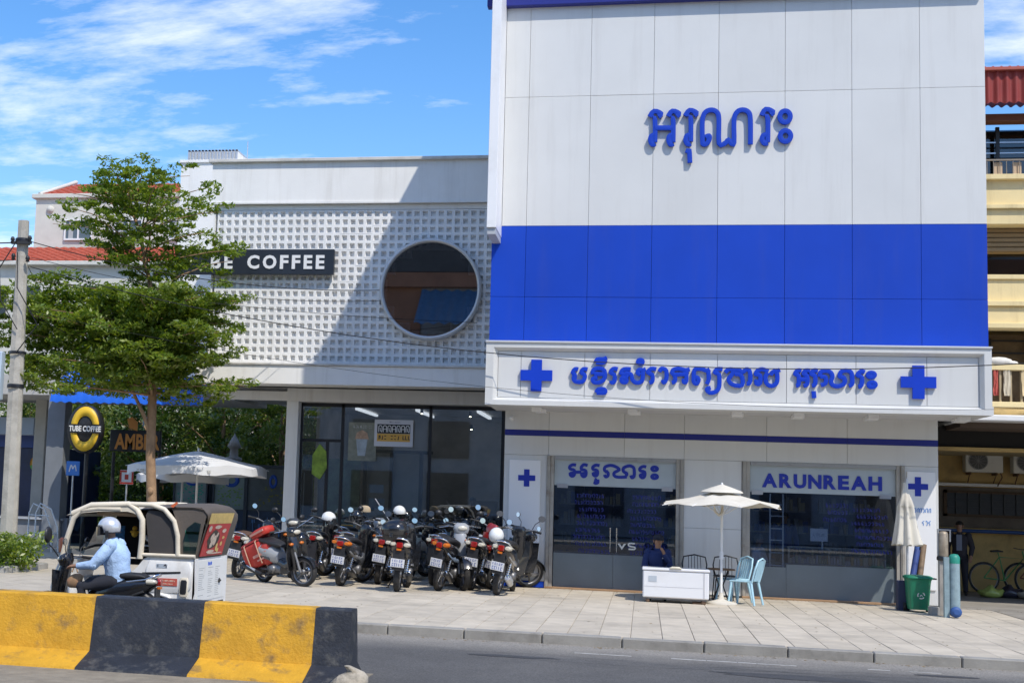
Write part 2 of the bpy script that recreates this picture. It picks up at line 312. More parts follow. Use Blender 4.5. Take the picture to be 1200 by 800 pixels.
KH_BOX=[[[(-1.987,4.141),(-2.042,4.147),(-2.086,4.078),(-2.044,4.041),(-2.052,3.93)],[(-1.814,4.144),(-1.887,4.15),(-1.931,4.086),(-1.866,4.045),(-1.865,3.98),(-1.91,3.914),(-2.019,3.912),(-2.066,3.957),(-2.054,4.023)]],[[(-1.712,4.057),(-1.713,4.131),(-1.605,4.17),(-1.504,4.125),(-1.502,3.986),(-1.582,3.911),(-1.691,3.909),(-1.714,3.973),(-1.629,3.993)],[(-1.694,4.066),(-1.512,4.06)]],[[(-1.67,4.276),(-1.635,4.336),(-1.535,4.338),(-1.463,4.367)],[(-1.661,4.276),(-1.534,4.273),(-1.48,4.32)]],[[(-1.651,3.715),(-1.607,3.777),(-1.498,3.779),(-1.492,3.719),(-1.642,3.716)]],[[(-1.264,4.157),(-1.342,4.165),(-1.395,4.096),(-1.322,4.049),(-1.32,3.934),(-1.365,3.906),(-1.383,3.942)]],[[(-1.026,4.161),(-1.152,4.159),(-1.205,4.084),(-1.096,4.058),(-1.122,3.993),(-1.185,4.001),(-1.184,3.928),(-1.112,3.92),(-1.095,3.985)],[(-1.133,4.085),(-1.024,4.069),(-0.996,3.968),(-0.923,3.914),(-0.825,3.944),(-0.808,4.054),(-0.81,4.137),(-0.873,4.155),(-0.908,4.099),(-0.853,4.063)],[(-0.81,4.146),(-0.756,4.166)]],[[(-0.814,4.303),(-0.818,4.289),(-0.829,4.277),(-0.847,4.27),(-0.866,4.27),(-0.883,4.276),(-0.895,4.287),(-0.9,4.302),(-0.896,4.316),(-0.884,4.328),(-0.867,4.334),(-0.848,4.335),(-0.83,4.329),(-0.818,4.317),(-0.814,4.303)]],[[(-0.568,4.169),(-0.658,4.177),(-0.72,4.107),(-0.638,4.061),(-0.637,3.947),(-0.69,3.919)]],[[(-0.514,4.124),(-0.47,4.185),(-0.389,4.145),(-0.388,3.989),(-0.431,3.924),(-0.45,3.978)]],[[(0.03,4.179),(-0.041,4.163),(-0.112,4.177),(-0.201,4.184),(-0.271,4.156),(-0.28,4.101),(-0.235,4.056),(-0.234,3.955),(-0.287,3.926)],[(-0.032,4.16),(-0.03,3.959),(-0.074,3.94),(-0.074,4.004)],[(-0.253,4.074),(-0.04,4.09)]],[[(0.383,4.185),(0.33,4.157),(0.26,4.183),(0.189,4.191),(0.118,4.172),(0.102,4.089),(0.103,3.952),(0.156,3.917),(0.191,3.999),(0.129,4.044)],[(0.357,4.157),(0.367,4.003),(0.332,3.911)]],[[(0.611,4.189),(0.523,4.191),(0.471,4.129),(0.547,4.088),(0.552,3.87),(0.492,3.778),(0.387,3.758),(0.333,3.82),(0.403,3.849)]],[[(0.655,4.132),(0.716,4.187),(0.804,4.174),(0.761,4.074),(0.717,4.018),(0.744,3.946),(0.823,3.902),(0.954,3.905),(0.953,4.05),(0.892,4.103),(0.822,4.102)],[(0.813,4.175),(0.891,4.185),(0.961,4.141),(1.022,4.196),(1.083,4.165),(1.097,4.035),(1.081,3.944),(1.032,3.939)]],[[(1.412,4.158),(1.308,4.201),(1.222,4.173),(1.191,4.109),(1.266,4.092),(1.266,3.947),(1.206,3.937),(1.205,4.009)],[(1.404,4.14),(1.361,4.066),(1.379,3.949),(1.465,3.901),(1.551,3.953),(1.568,4.079),(1.533,4.169),(1.473,4.141),(1.447,4.095)],[(1.533,4.16),(1.611,4.197)]],[[(1.984,4.186),(1.916,4.19),(1.873,4.124),(1.933,4.095),(1.933,3.942),(1.89,3.914)],[(2.13,4.188),(2.053,4.192),(2.019,4.127),(2.078,4.098),(2.079,3.945),(2.019,3.917)],[(1.933,4.032),(2.079,4.035)]],[[(2.266,4.191),(2.19,4.195),(2.15,4.126),(2.215,4.1),(2.215,3.948),(2.164,3.92)]],[[(2.19,3.822),(2.202,3.697)]],[[(2.3,4.084),(2.309,4.165),(2.403,4.193),(2.488,4.159),(2.513,4.079),(2.488,4.007),(2.521,3.936),(2.623,3.92),(2.716,3.975),(2.708,4.073),(2.64,4.09),(2.657,4.174),(2.742,4.204),(2.827,4.174),(2.847,4.085),(2.843,3.96),(2.792,3.927)],[(2.3,4.084),(2.394,4.076),(2.394,3.969),(2.317,3.932)]],[[(3.063,4.178),(2.995,4.191),(2.936,4.122),(3.009,4.088),(3.003,3.945),(2.952,3.917)]],[[(3.229,4.133),(3.223,4.116),(3.207,4.102),(3.184,4.094),(3.159,4.093),(3.136,4.1),(3.12,4.114),(3.115,4.131),(3.12,4.148),(3.136,4.162),(3.159,4.17),(3.185,4.17),(3.208,4.163),(3.223,4.15),(3.229,4.133)],[(3.242,3.959),(3.236,3.94),(3.22,3.925),(3.197,3.916),(3.172,3.916),(3.149,3.923),(3.133,3.938),(3.127,3.956),(3.133,3.975),(3.149,3.99),(3.172,3.999),(3.197,3.999),(3.22,3.992),(3.236,3.977),(3.242,3.959)]]]
KH_DOOR=[[[(-2.087,2.427),(-2.151,2.434),(-2.208,2.396),(-2.204,2.35),(-2.121,2.325),(-2.12,2.234),(-2.165,2.205),(-2.205,2.253),(-2.13,2.274)],[(-1.86,2.425),(-1.933,2.441),(-1.981,2.394),(-1.977,2.348),(-1.895,2.323),(-1.893,2.232),(-1.938,2.203),(-1.979,2.253),(-1.903,2.274)],[(-2.121,2.288),(-1.979,2.293)]],[[(-1.626,2.432),(-1.698,2.439),(-1.755,2.401),(-1.751,2.355),(-1.669,2.331),(-1.667,2.252),(-1.712,2.225),(-1.753,2.268),(-1.677,2.288)]],[[(-1.72,2.165),(-1.684,2.139),(-1.719,2.083),(-1.656,2.094),(-1.657,2.158)]],[[(-1.461,2.319),(-1.525,2.335),(-1.517,2.408),(-1.41,2.443),(-1.301,2.415),(-1.243,2.362),(-1.335,2.305),(-1.338,2.245),(-1.262,2.216),(-1.092,2.227)],[(-1.515,2.317),(-1.461,2.301),(-1.46,2.237),(-1.505,2.214),(-1.527,2.257)],[(-1.111,2.249),(-1.093,2.295),(-1.157,2.329),(-1.158,2.402),(-1.051,2.445),(-0.97,2.417),(-0.951,2.345),(-0.955,2.245),(-0.994,2.212),(-1.016,2.261)]],[[(-0.721,2.434),(-0.783,2.441),(-0.84,2.403),(-0.835,2.357),(-0.75,2.333),(-0.754,2.246),(-0.798,2.219),(-0.838,2.267),(-0.763,2.293)]],[[(-0.507,2.404),(-0.512,2.389),(-0.527,2.377),(-0.548,2.369),(-0.572,2.368),(-0.593,2.374),(-0.608,2.386),(-0.614,2.401),(-0.609,2.416),(-0.594,2.428),(-0.573,2.436),(-0.549,2.436),(-0.528,2.43),(-0.513,2.419),(-0.507,2.404)],[(-0.505,2.25),(-0.51,2.235),(-0.525,2.223),(-0.546,2.216),(-0.57,2.215),(-0.591,2.221),(-0.606,2.232),(-0.612,2.247),(-0.607,2.262),(-0.592,2.274),(-0.571,2.282),(-0.547,2.283),(-0.526,2.277),(-0.511,2.265),(-0.505,2.25)]]]
# ================================================================ shared materials
acp = mat('white aluminium panel', (.66, .66, .64), .42, var=.035, vs=.7, dirt=(.45, .43, .40), dirts=1.3, dirta=.26, rnd=.03, streak=True)
blu = mat('blue aluminium panel', (.006, .055, .46), .55, var=.06, vs=.8, rnd=.03, spec=.25, dirt=(.05, .08, .35), dirts=1.2, dirta=.25, streak=True)
navy = mat('navy strip paint', (.012, .02, .22), .45)
letb = mat('blue letter paint', (.004, .045, .50), .5, var=.05, spec=.3)
decal = mat('blue vinyl', (.01, .03, .36), .5)
dark = mat('dark core', (.03, .03, .035), .9)
grey_tr = mat('grey trim', (.33, .34, .35), .5, var=.06, dirt=(.14, .11, .08), dirts=4, dirta=.5)
plast = mat('white plaster', (.86, .85, .82), .85, var=.04, vs=1.2, bump=.12, bs=30, dirt=(.42, .38, .32), dirts=1.1, dirta=.28, streak=True)
latm = mat('white breeze block', (.88, .875, .86), .85, var=.05, vs=1.5, dirt=(.40, .36, .30), dirts=2.0, dirta=.30, rnd=.02, streak=True)
blkm = mat('black metal', (.015, .016, .02), .4)
steel = mat('brushed steel', (.55, .56, .58), .35, 1.0, var=.06)
chrome = mat('chrome', (.75, .76, .78), .12, 1.0)
alu = mat('satin aluminium', (.62, .63, .65), .45, .6, var=.08, vs=6)
concm = mat('raw concrete', (.36, .345, .315), .9, var=.16, vs=2.2, bump=.3, bs=25, dirt=(.13, .12, .10), dirts=1.8, dirta=.5)
wood = mat('brown wood', (.16, .09, .045), .7, var=.2, vs=4)
rub = mat('tyre rubber', (.022, .022, .023), .8, var=.2, vs=14, dirt=(.16, .13, .10), dirts=8, dirta=.35)
bpl = mat('black plastic', (.02, .021, .024), .45, dirt=(.14, .12, .10), dirts=5, dirta=.16)
cream = mat('cream canvas', (.68, .64, .55), .85, var=.07, vs=3, dirt=(.34, .27, .17), dirts=2.2, dirta=.38)
white = mat('white paint', (.80, .80, .79), .4, var=.03, dirt=(.42, .38, .32), dirts=3, dirta=.2)
# ================================================================ ground, road, pavement
g = B(); g.box(-420, 420, -420, 420, -.9, -.165)
struct('ground', g, mat('earth ground', (.20, .185, .155), .95, var=.2, vs=.5))
def roadmat():
    m = mat('asphalt', (.105, .101, .095), .88, var=.14, vs=1.3, bump=.5, bs=120, dirt=(.16, .15, .135), dirts=.7, dirta=.5)
    t = m.node_tree; b = t.nodes['Principled BSDF']; src = b.inputs['Base Color'].links[0].from_socket
    g = t.nodes.new('ShaderNodeNewGeometry'); s = t.nodes.new('ShaderNodeSeparateXYZ'); t.links.new(g.outputs['Position'], s.inputs[0])
    n = t.nodes.new('ShaderNodeTexNoise'); n.inputs['Scale'].default_value = 1.6; n.inputs['Detail'].default_value = 6
    a = t.nodes.new('ShaderNodeMath'); a.operation = 'MULTIPLY_ADD'; a.inputs[1].default_value = .9; t.links.new(n.outputs[0], a.inputs[0]); t.links.new(s.outputs['Y'], a.inputs[2]); t.links.new(g.outputs['Position'], n.inputs['Vector'])
    r = t.nodes.new('ShaderNodeMapRange'); r.inputs['From Min'].default_value = -10.95; r.inputs['From Max'].default_value = -9.7; r.inputs['To Min'].default_value = 0; r.inputs['To Max'].default_value = .85; t.links.new(a.outputs[0], r.inputs[0])
    x = t.nodes.new('ShaderNodeMixRGB'); x.inputs[2].default_value = (.30, .275, .235, 1); t.links.new(r.outputs[0], x.inputs[0]); t.links.new(src, x.inputs[1])
    # speckle of aggregate
    v = t.nodes.new('ShaderNodeTexNoise'); v.inputs['Scale'].default_value = 55; v.inputs['Detail'].default_value = 3; t.links.new(g.outputs['Position'], v.inputs['Vector'])
    q = t.nodes.new('ShaderNodeMapRange'); q.inputs['From Min'].default_value = .35; q.inputs['From Max'].default_value = .65; q.inputs['To Min'].default_value = .72; q.inputs['To Max'].default_value = 1.28; t.links.new(v.outputs[0], q.inputs[0])
    w = t.nodes.new('ShaderNodeVectorMath'); w.operation = 'SCALE'; t.links.new(x.outputs[0], w.inputs[0]); t.links.new(q.outputs[0], w.inputs['Scale']); t.links.new(w.outputs[0], b.inputs['Base Color'])
    return m
g = B(); g.box(-150, 150, -34, -9.72, -.16, -.12); struct('road', g, roadmat())
pvm = mat('paving base', (.40, .36, .29), .95, var=.15, vs=3)
g = B(); g.box(-150, 150, -9.75, 40, -.155, -.014)
pavement = struct('pavement', g, pvm)
g = B(); g.box(-150, 150, -45, -34, -.155, 0); struct('far_pavement', g, pvm)
slabm = mat('paving slab', (.53, .465, .365), .88, var=.12, vs=2.5, bump=.25, bs=60, dirt=(.30, .265, .21), dirts=1.1, dirta=.75, rnd=.08)
SX, SY = .40, 1.17
b = B(); b.box(0, SX-.008, 0, SY-.008, -.03, 0, c=.004); slab0 = b.mesh('paving_slab', slabm); fixn(slab0)
for i in range(31):
    for j in range(8):
        o = bpy.data.objects.new('paving_slab', slab0); COL.objects.link(o); o.parent = pavement
        x, y = -6.9+i*SX, -9.58+j*SY
        o.location = (x, y, random.uniform(-.002, .002)); o.rotation_euler = (random.uniform(-.0012, .0012), random.uniform(-.003, .003), 0)
b = B()
def slabs(x0, x1, y0, y1):
    nx = int(round((x1-x0)/SX)); ny = int(round((y1-y0)/SY))
    for i in range(nx):
        for j in range(ny):
            z = random.uniform(-.003, .002); x, y = x0+i*SX, y0+j*SY
            b.box(x, x+SX-.008, y, y+SY-.008, -.03, z)
slabs(-22.9, -6.9, -9.58, -.22); slabs(-22.9, -3.7, -.22, 4.46)
part('paving_slab', b, slabm, pavement, kind='stuff', label='more distant grey beige slabs of the same paving')
b = B(); b.box(5.56, 60, -9.55, -.3, -.05, -.006); b.box(4.75, 60, -.3, 14, -.05, -.006)
struct('driveway', b, mat('dusty concrete', (.29, .265, .225), .93, var=.22, vs=1.1, bump=.4, bs=30, dirt=(.14, .12, .095), dirts=.7, dirta=.7))
kerbm = mat('kerb concrete', (.30, .285, .255), .9, var=.15, vs=3, bump=.3, bs=40, dirt=(.11, .10, .085), dirts=2.5, dirta=.6, rnd=.1)
b = B(); b.box(-150, 150, -9.76, -9.62, -.3, -.02); kerb = struct('kerb', b, kerbm)
b = B(); b.box(0, .985, -9.80, -9.60, -.16, .004, c=.012); km = b.mesh('kerbstone', kerbm); fixn(km)
for i in range(-14, 9):
    o = bpy.data.objects.new('kerbstone', km); COL.objects.link(o); o.parent = kerb; o.location = (i*1.0, 0, random.uniform(-.004, .004))
mk = mat('worn road paint', (.42, .41, .385), .85, var=.25, vs=9)
b = B()
for x0, x1, y in ((-1.55, 1.0, -10.72), (1.8, 2.6, -10.62)):
    x = x0
    while x < x1:
        l = random.uniform(.12, .5)
        if random.random() < .6: b.box(x, min(x+l, x1), y-.022+random.uniform(-.006, .006), y+.028+random.uniform(-.008, .008), -.119, -.1155)
        x += l+.01
struct('road_marking', b, mk)
b = B(); rg = random.Random(51)
def patchy(b, cx, cy, rx, ry, z, n=18):
    b.add([(cx, cy, z)]+[(cx+rx*cos(2*pi*i/n)*rg.uniform(.75, 1.15), cy+ry*sin(2*pi*i/n)*rg.uniform(.75, 1.15), z) for i in range(n)], [(0, 1+i, 1+(i+1) % n) for i in range(n)])
patchy(b, .9, -11.9, .9, .22, -.1165); patchy(b, -2.2, -11.5, .5, .12, -.1165); patchy(b, 2.6, -10.9, .35, .1, -.1163)
struct('road_patch', b, mat('tar patch', (.055, .055, .056), .8, var=.2, vs=6, bump=.4, bs=90))
b = B()
for k in range(5):
    x = rg.uniform(-3, 3); y = rg.uniform(-12.4, -10.9); P = []
    for i in range(16): P.append((x, y)); x += rg.uniform(.08, .2); y += rg.uniform(-.06, .06)
    for (xa, ya), (xb, yb_) in zip(P, P[1:]): b.add([(xa, ya-.005, -.1168), (xb, yb_-.005, -.1168), (xb, yb_+.006, -.1168), (xa, ya+.006, -.1168)], [(0, 1, 2, 3)])
struct('road_crack', b, mat('crack', (.03, .03, .03), .95))
b = B()
for _ in range(520):
    x = rg.uniform(-6.5, 6.5); y = rg.choice((rg.gauss(-9.95, .07), rg.gauss(-.25, .12), rg.uniform(-9.4, -.3))); z = -.118 if y < -9.8 else .0005; s = rg.uniform(.008, .032); a = rg.uniform(0, 6.28)
    if -9.83 < y < -9.58: continue
    b.add([(x+s*cos(a), y+s*sin(a), z+.001), (x+s*.5*cos(a+1.6), y+s*.5*sin(a+1.6), z+.007), (x-s*cos(a), y-s*sin(a), z+.003), (x+s*.5*cos(a-1.6), y+s*.5*sin(a-1.6), z+.002)], [(0, 1, 2, 3)])
o = part('fallen_leaves', b, mat('dry leaf', (.20, .14, .06), .9, var=.4, vs=2), None, kind='stuff', fix=False); tag(o, 'dry leaves and scraps strewn over pavement and gutter', 'litter')
# ================================================================ pharmacy
ph = thing('pharmacy_building', 'tall white and blue panelled pharmacy building with a blue band across its front', 'building', (0, 0, 0))
VX = [-3.71, -3.05, -1.87, -.68, .52, 1.73, 2.92, 4.11, 5.23]
b = B(); b.box(-3.69, 5.21, -1.42, 16, 3.62, 14.3); part('core_wall', b, mat('grey render', (.30, .30, .30), .9, var=.1), ph)
J = .0026
for zi, (z0, z1, m) in enumerate([(4.66, 5.565, blu), (5.565, 6.945, blu), (6.945, 9.49, acp), (9.49, 11.9, acp), (11.9, 14.3, acp)]):
    for i in range(8):
        x0, x1 = VX[i], VX[i+1]
        if zi >= 2 and i == 0: x0 = -3.52
        b = B(); e = random.uniform(-.0025, .0025); b.box(x0+J, x1-J, -1.5+e, -1.44, z0+J, z1-J, c=.003); part('wall_panel', b, m, ph)
b = B(); b.box(-3.9, 5.23, -1.66, -1.47, 11.285, 11.75, c=.01); part('parapet_strip', b, navy, ph, label='navy strip running across the top of the white panels')
b = B(); b.box(-3.70, -3.525, -2.50, -1.40, 6.72, 14.4, c=.006); part('side_fin', b, mat('fin white', (.84, .84, .84), .4, dirt=(.5, .48, .44), dirts=1.5, dirta=.25), ph, label='white vertical fin down the left edge')
b = B(); b.box(-3.69, -3.535, -2.46, -1.45, 6.60, 6.715); part('fin_end_cap', b, mat('fin end', (.42, .44, .47), .6), ph)
# ground storey
b = B(); b.box(-3.5, 4.66, .03, .3, 2.62, 3.62); b.box(-3.5, -2.66, .03, .3, 0, 2.62); b.box(.0, 1.1, .03, .3, 0, 2.62); b.box(4.06, 4.66, .03, 14, 0, 3.62); b.box(-3.5, -3.3, .03, 9, 0, 3.62)
part('lower_wall', b, mat('grey render', (.45, .45, .44)), ph)
def panel(x0, x1, z0, z1, m=acp, y=0.0):
    b = B(); b.box(x0+J, x1-J, y-random.uniform(0, .002), y+.028, z0+J, z1-J, c=.003); part('wall_panel', b, m, ph)
LX = [-3.51, -2.63, -1.15, .33, 1.81, 3.29, 4.66]
LX2 = [-3.51, -2.63, -1.15, .0, 1.55, 3.03, 4.66]
for i in range(6): panel(LX2[i], LX2[i+1], 3.10, 3.60); panel(LX2[i], LX2[i+1], 2.60, 2.985)
for i in range(6):
    b = B(); b.box(LX2[i]+.002, LX2[i+1]-.002, -.004, .03, 2.985, 3.098); part('blue_stripe', b, navy, ph)
panel(0, 1.09, 1.28, 2.6); panel(0, 1.09, .02, 1.28)
panel(-3.51, -2.63, .12, 2.6); panel(4.04, 4.66, .02, 2.6)
b = B(); b.box(-3.51, -2.66, -.006, .03, 0, .115); part('blue_plinth', b, blu, ph)
b = B(); b.box(-3.69, 5.21, -1.9, .02, 3.47, 3.612); part('soffit', b, mat('soffit', (.60, .60, .60), .8, var=.05), ph)
for i, x in enumerate((-2.75, -.95, .95, 2.05, 3.35, 4.9)):
    part('downlight', B().box(x-.11, x+.11, -.85, -.55, 3.40, 3.468, c=.006), white, ph); part('downlight', B().box(x-.13, x+.05, -1.35, -1.1, 3.385, 3.468, c=.006), white, ph)
# cross plaques
def cross(b, cx, cz, s, t, y0, y1): 
    P = [(-t, -s), (t, -s), (t, -t), (s, -t), (s, t), (t, t), (t, s), (-t, s), (-t, t), (-s, t), (-s, -t), (-t, -t)]
    b.prism([(cx+p, cz+q) for p, q in P], y0, y1)
for x0, x1, cx, lab in ((-3.40, -2.78, -3.02, 'white plaque with a blue cross on the left pier'), (4.10, 4.60, 4.29, 'white plaque with a blue cross on the right pier')):
    t = part('plaque', (lambda b: b.box(x0, x1, -.035, -.004, .22 if cx < 0 else .3, 2.5, c=.006))(B()), mat('plaque white', (.82, .82, .82), .3), ph, label=lab)
    b = B(); cross(b, cx if cx > 0 else -3.05, 2.14 if cx < 0 else 2.22, .17 if cx < 0 else .18, .055, -.042, -.0355); part('blue_cross', b, decal, t)
    if cx > 0:
        b = B(); rg = random.Random(4)
        for r, (z, hh) in enumerate(((1.74, .075), (1.50, .085))):
            x = 4.22+.14*r
            while x < 4.53:
                k = rg.choice((0, 1, 2)); w = rg.uniform(.025, .04)
                P = [(x, z+hh*.8), (x+w*.5, z+hh), (x+w, z+hh*.7), (x+w*.9, z+hh*.1), (x+w*.3, z)] if k == 0 else ([(x, z), (x, z+hh*.7), (x+w, z+hh), (x+w, z)] if k == 1 else [(x+w, z+hh), (x, z+hh*.6), (x+w*.6, z+hh*.45), (x+w*.6, z)])
                b.ribbon(P, .013, -.040, .004, .001); x += w+rg.uniform(.014, .03)
        part('lettering', b, mat('pale blue print', (.12, .28, .62), .5), t)
# shop fronts
frm = mat('weathered guide rail', (.40, .38, .34), .6, .2, var=.15, dirt=(.16, .11, .07), dirts=4, dirta=.6)
cabm = mat('grey cabinet laminate', (.20, .235, .255), .35, var=.06)
gl_sh = glass('shop glass', (.66, .72, .80), .08, .6)
frost = mat('frosted film', (.44, .50, .53), .35, var=.05)
def shopfront(x0, x1, nm, sy):
    fr = part('shutter_guide', B().box(x0, x0+.07, -.03, .12, 0, 2.6).box(x0+.075, x0+.145, .0, .14, 0, 2.6, 0).box(x0+.02, x0+.035, -.042, -.03, 0, 2.6), frm, ph)
    part('shutter_guide', B().box(x1-.07, x1, -.03, .12, 0, 2.6).box(x1-.145, x1-.075, .0, .14, 0, 2.6).box(x1-.05, x1-.035, -.042, -.03, 0, 2.6), frm, ph)
    part('lintel_trim', B().box(x0+.15, x1-.15, -.01, .1, 2.53, 2.6), grey_tr, ph)
    part('threshold', B().box(x0, x1, -.1, .5, -.01, .03, c=.006), mat('orange brown stone', (.36, .22, .12), .7, var=.2), ph)
    f = part('film_panel', B().box(x0+.15, x1-.15, .07, .085, 2.02, 2.53), frost, ph, label='frosted film panel with blue lettering %s' % sy)
    return f
f1 = shopfront(-2.66, 0.0, 'left', 'over the left doors'); f2 = shopfront(1.10, 4.06, 'right', 'over the right window')
for gidx, G in enumerate(KH_DOOR):
    b = B()
    for k, st in enumerate(G): b.ribbon(st, .062, .062-.001*k, .008, .001)
    part('letter', b, decal, f1)
xs = 1.47
for ch in 'ARUNREAH':
    wd = {'A': .285, 'R': .235, 'U': .235, 'N': .245, 'E': .20, 'H': .245}[ch]
    part('letter', text_b(ch, wd, .27, off=.045, ext=.004, M=T(xs, .06, 2.115)), decal, f2); xs += wd+.033
for x in (-2.45, -.42, 1.28, 3.62): part('patch_fitting', B().box(x, x+.21, .055, .069, 1.97, 2.05), steel, ph)
for x0, x1, z1 in ((-2.50, -1.34, .69), (-1.335, -.16, .69), (1.25, 1.92, .60), (1.925, 3.90, .66)):
    part('film_panel', B().box(x0, x1, .060, .0725, .03, z1), mat('grey window film', (.17, .205, .225), .3, var=.08, vs=2), ph, label='grey opaque film along the foot of the glass')
# left doors: panes, handles, cabinets behind
for x0, x1 in ((-2.50, -1.92), (-1.915, -1.34), (-1.335, -.76), (-.755, -.16)):
    pn = part('glass_pane', B().box(x0, x1, .074, .084, .03, 2.015), gl_sh, ph)
    if x0 in (-1.915, -1.335):
        hx = x1-.06 if x0 == -1.915 else x0+.06
        part('door_handle', B().cyl((hx, .03, .75), (hx, .03, 1.22), .012).cyl((hx, .03, .8), (hx, .075, .8), .008).cyl((hx, .03, 1.17), (hx, .075, 1.17), .008), chrome, pn)
vin = mat('blue window print', (.010, .018, .20), .5)
rg = random.Random(11)
def wprint(parent, x0, x1, z1, rows, sz=.07, gap=.135, y=.0725):
    for r in range(rows):
        b = B(); z = z1-r*gap; xa = x0+rg.uniform(.0, .12); xb = x1-rg.uniform(0, .35)*(x1-x0); x = xa
        while x < xb:
            k = rg.choice(range(4)); h = sz
            if k == 0: b.ribbon([(x, z+h*.7), (x+.02, z+h), (x+.035, z+h*.7), (x+.03, z+.005), (x+.005, z)], .014, y, .001, .0005)
            elif k == 1: b.ribbon([(x, z), (x, z+h*.8), (x+.03, z+h), (x+.045, z+h*.6), (x+.045, z)], .013, y, .001, .0005)
            elif k == 2: b.ribbon([(x+.02, z+h), (x, z+h*.5), (x+.03, z+h*.4), (x+.03, z), (x, z+.01)], .014, y, .001, .0005)
            else: b.ribbon([(x, z+h*.9), (x+.03, z+h*.5), (x+.01, z), (x+.04, z)], .012, y, .001, .0005)
            x += .062
        part('window_lettering', b, vin, parent, kind='stuff')
wprint(ph, -2.12, -1.42, 1.80, 9); wprint(ph, -1.08, -.35, 1.80, 9)
b = B(); b.prism([(-1.25+.0, .92), (-1.17, .80), (-1.09, .92), (-1.13, .92), (-1.17, .86), (-1.21, .92)], .066, .072); b.ribbon([(-1.04, .82), (-.93, .82), (-.92, .86), (-1.03, .88), (-1.03, .93), (-.92, .93)], .03, .068, .004)
part('door_sticker', b, mat('white vinyl', (.75, .75, .7), .5), ph)
b = B(); b.box(-2.5, -1.34, .22, .7, .03, .68, c=.004); b.box(-1.32, -.16, .22, .7, .03, .68, c=.004); b.box(-2.5, -1.34, .2, .72, .685, .71); b.box(-1.32, -.16, .2, .72, .685, .71); part('counter', b, cabm, ph)
# right window
for x0, x1 in ((1.25, 1.92), (1.925, 3.0), (3.005, 3.91)): part('glass_pane', B().box(x0, x1, .074, .084, .03, 2.015), gl_sh, ph)
b = B(); b.box(1.9, 3.9, .3, .75, .04, .66, c=.004); b.box(1.25, 1.88, .3, .75, .04, .60, c=.004); b.box(1.25, 2.58, .28, .3, .665, .68); b.box(1.9, 3.9, .29, .31, .50, .66)
part('counter', b, cabm, ph)
b = B()
for x in (1.98, 2.42, 2.72, 3.38, 3.86): b.box(x, x+.03, .3, .33, .66, .98)
b.box(1.98, 3.89, .3, .6, .98, 1.005); b.box(1.98, 3.89, .29, .34, .66, .675); part('display_case', b, mat('case wood', (.36, .31, .25), .5), ph)
b = B(); rg = random.Random(3)
for i in range(34):
    x = 2.02+i*.054; h = rg.uniform(.06, .2); b.box(x, x+.042, .4, .5, .68, .68+h, mi=rg.choice((0, 1, 2, 3)))
part('boxed_goods', b, [mat('box green', (.25, .3, .2)), mat('box cream', (.5, .45, .35)), mat('box amber', (.5, .3, .1)), mat('box grey', (.3, .32, .36))], ph)
b = B(); b.box(2.38, 2.70, .2, .215, 1.12, 1.36, c=.004); b.cyl((2.6, .21, .98), (2.6, .21, 1.12), .015); s = part('notice_card', b, mat('notice white', (.78, .78, .80), .4), ph)
part('lettering', (lambda b: (scribble(b, 2.43, 1.22, .2, .05, .199, 3, rng=random.Random(2)), b)[1])(B()), mat('grey ink', (.2, .2, .25), .6), s)
b = B()
for x in (1.62, 1.86): b.box(x, x+.025, .16, .2, .45, 2.0)
for z in (.62, .86, 1.10, 1.32, 1.56, 1.78): b.box(1.645, 1.86, .165, .195, z, z+.02)
ld = part('step_ladder', b, alu, None); tag(ld, 'silver ladder leaning behind the right shop window', 'ladder')
wprint(ph, 2.6, 3.1, 1.78, 3, y=.0725); wprint(ph, 3.1, 3.85, 1.72, 7, .06, .13)
b = B(); b.box(-3.25, 4.05, 4.6, 4.7, .02, 3.5); b.box(-3.25, 4.05, .35, 4.7, 3.2, 3.3, 0); part('inner_wall', b, mat('shop interior', (.20, .24, .38), .8, var=.3, vs=2.5), ph)
b = B(); b.box(-3.25, 4.05, .35, 4.6, -.01, .012); part('shop_floor', b, mat('shop floor tile', (.25, .25, .26), .4), ph)
b = B(); rg = random.Random(8)
for x0 in (-2.6, -.9, 1.3, 2.9):
    for z in (.3, .75, 1.2, 1.65, 2.1):
        b.box(x0, x0+1.35, 3.4, 3.8, z, z+.03, 0)
        x = x0+.03
        while x < x0+1.3:
            w = rg.uniform(.05, .12); b.box(x, x+w*.85, 3.45, 3.7, z+.031, z+rg.uniform(.12, .34), rg.choice((0, 1, 2, 3))); x += w
part('medicine_shelf', b, [mat('shelf white', (.35, .38, .45)), mat('box blue', (.05, .12, .42)), mat('box cream', (.5, .45, .35)), mat('box grey', (.3, .32, .36))], ph)
stl = emis('fluorescent tube', (.82, .92, 1.0), 4)
for x, y in ((-2.0, 2.2), (-.4, 2.6), (2.4, 1.6), (3.4, 2.8)): part('strip_light', B().box(x, x+.9, y, y+.06, 3.12, 3.16), stl, ph)
# cctv and small fittings
b = B(); b.cyl((-3.36, .0, 3.36), (-3.36, -.12, 3.36), .02); b.ell((-3.36, -.17, 3.31), (.05, .06, .05)); part('security_camera', b, white, ph)
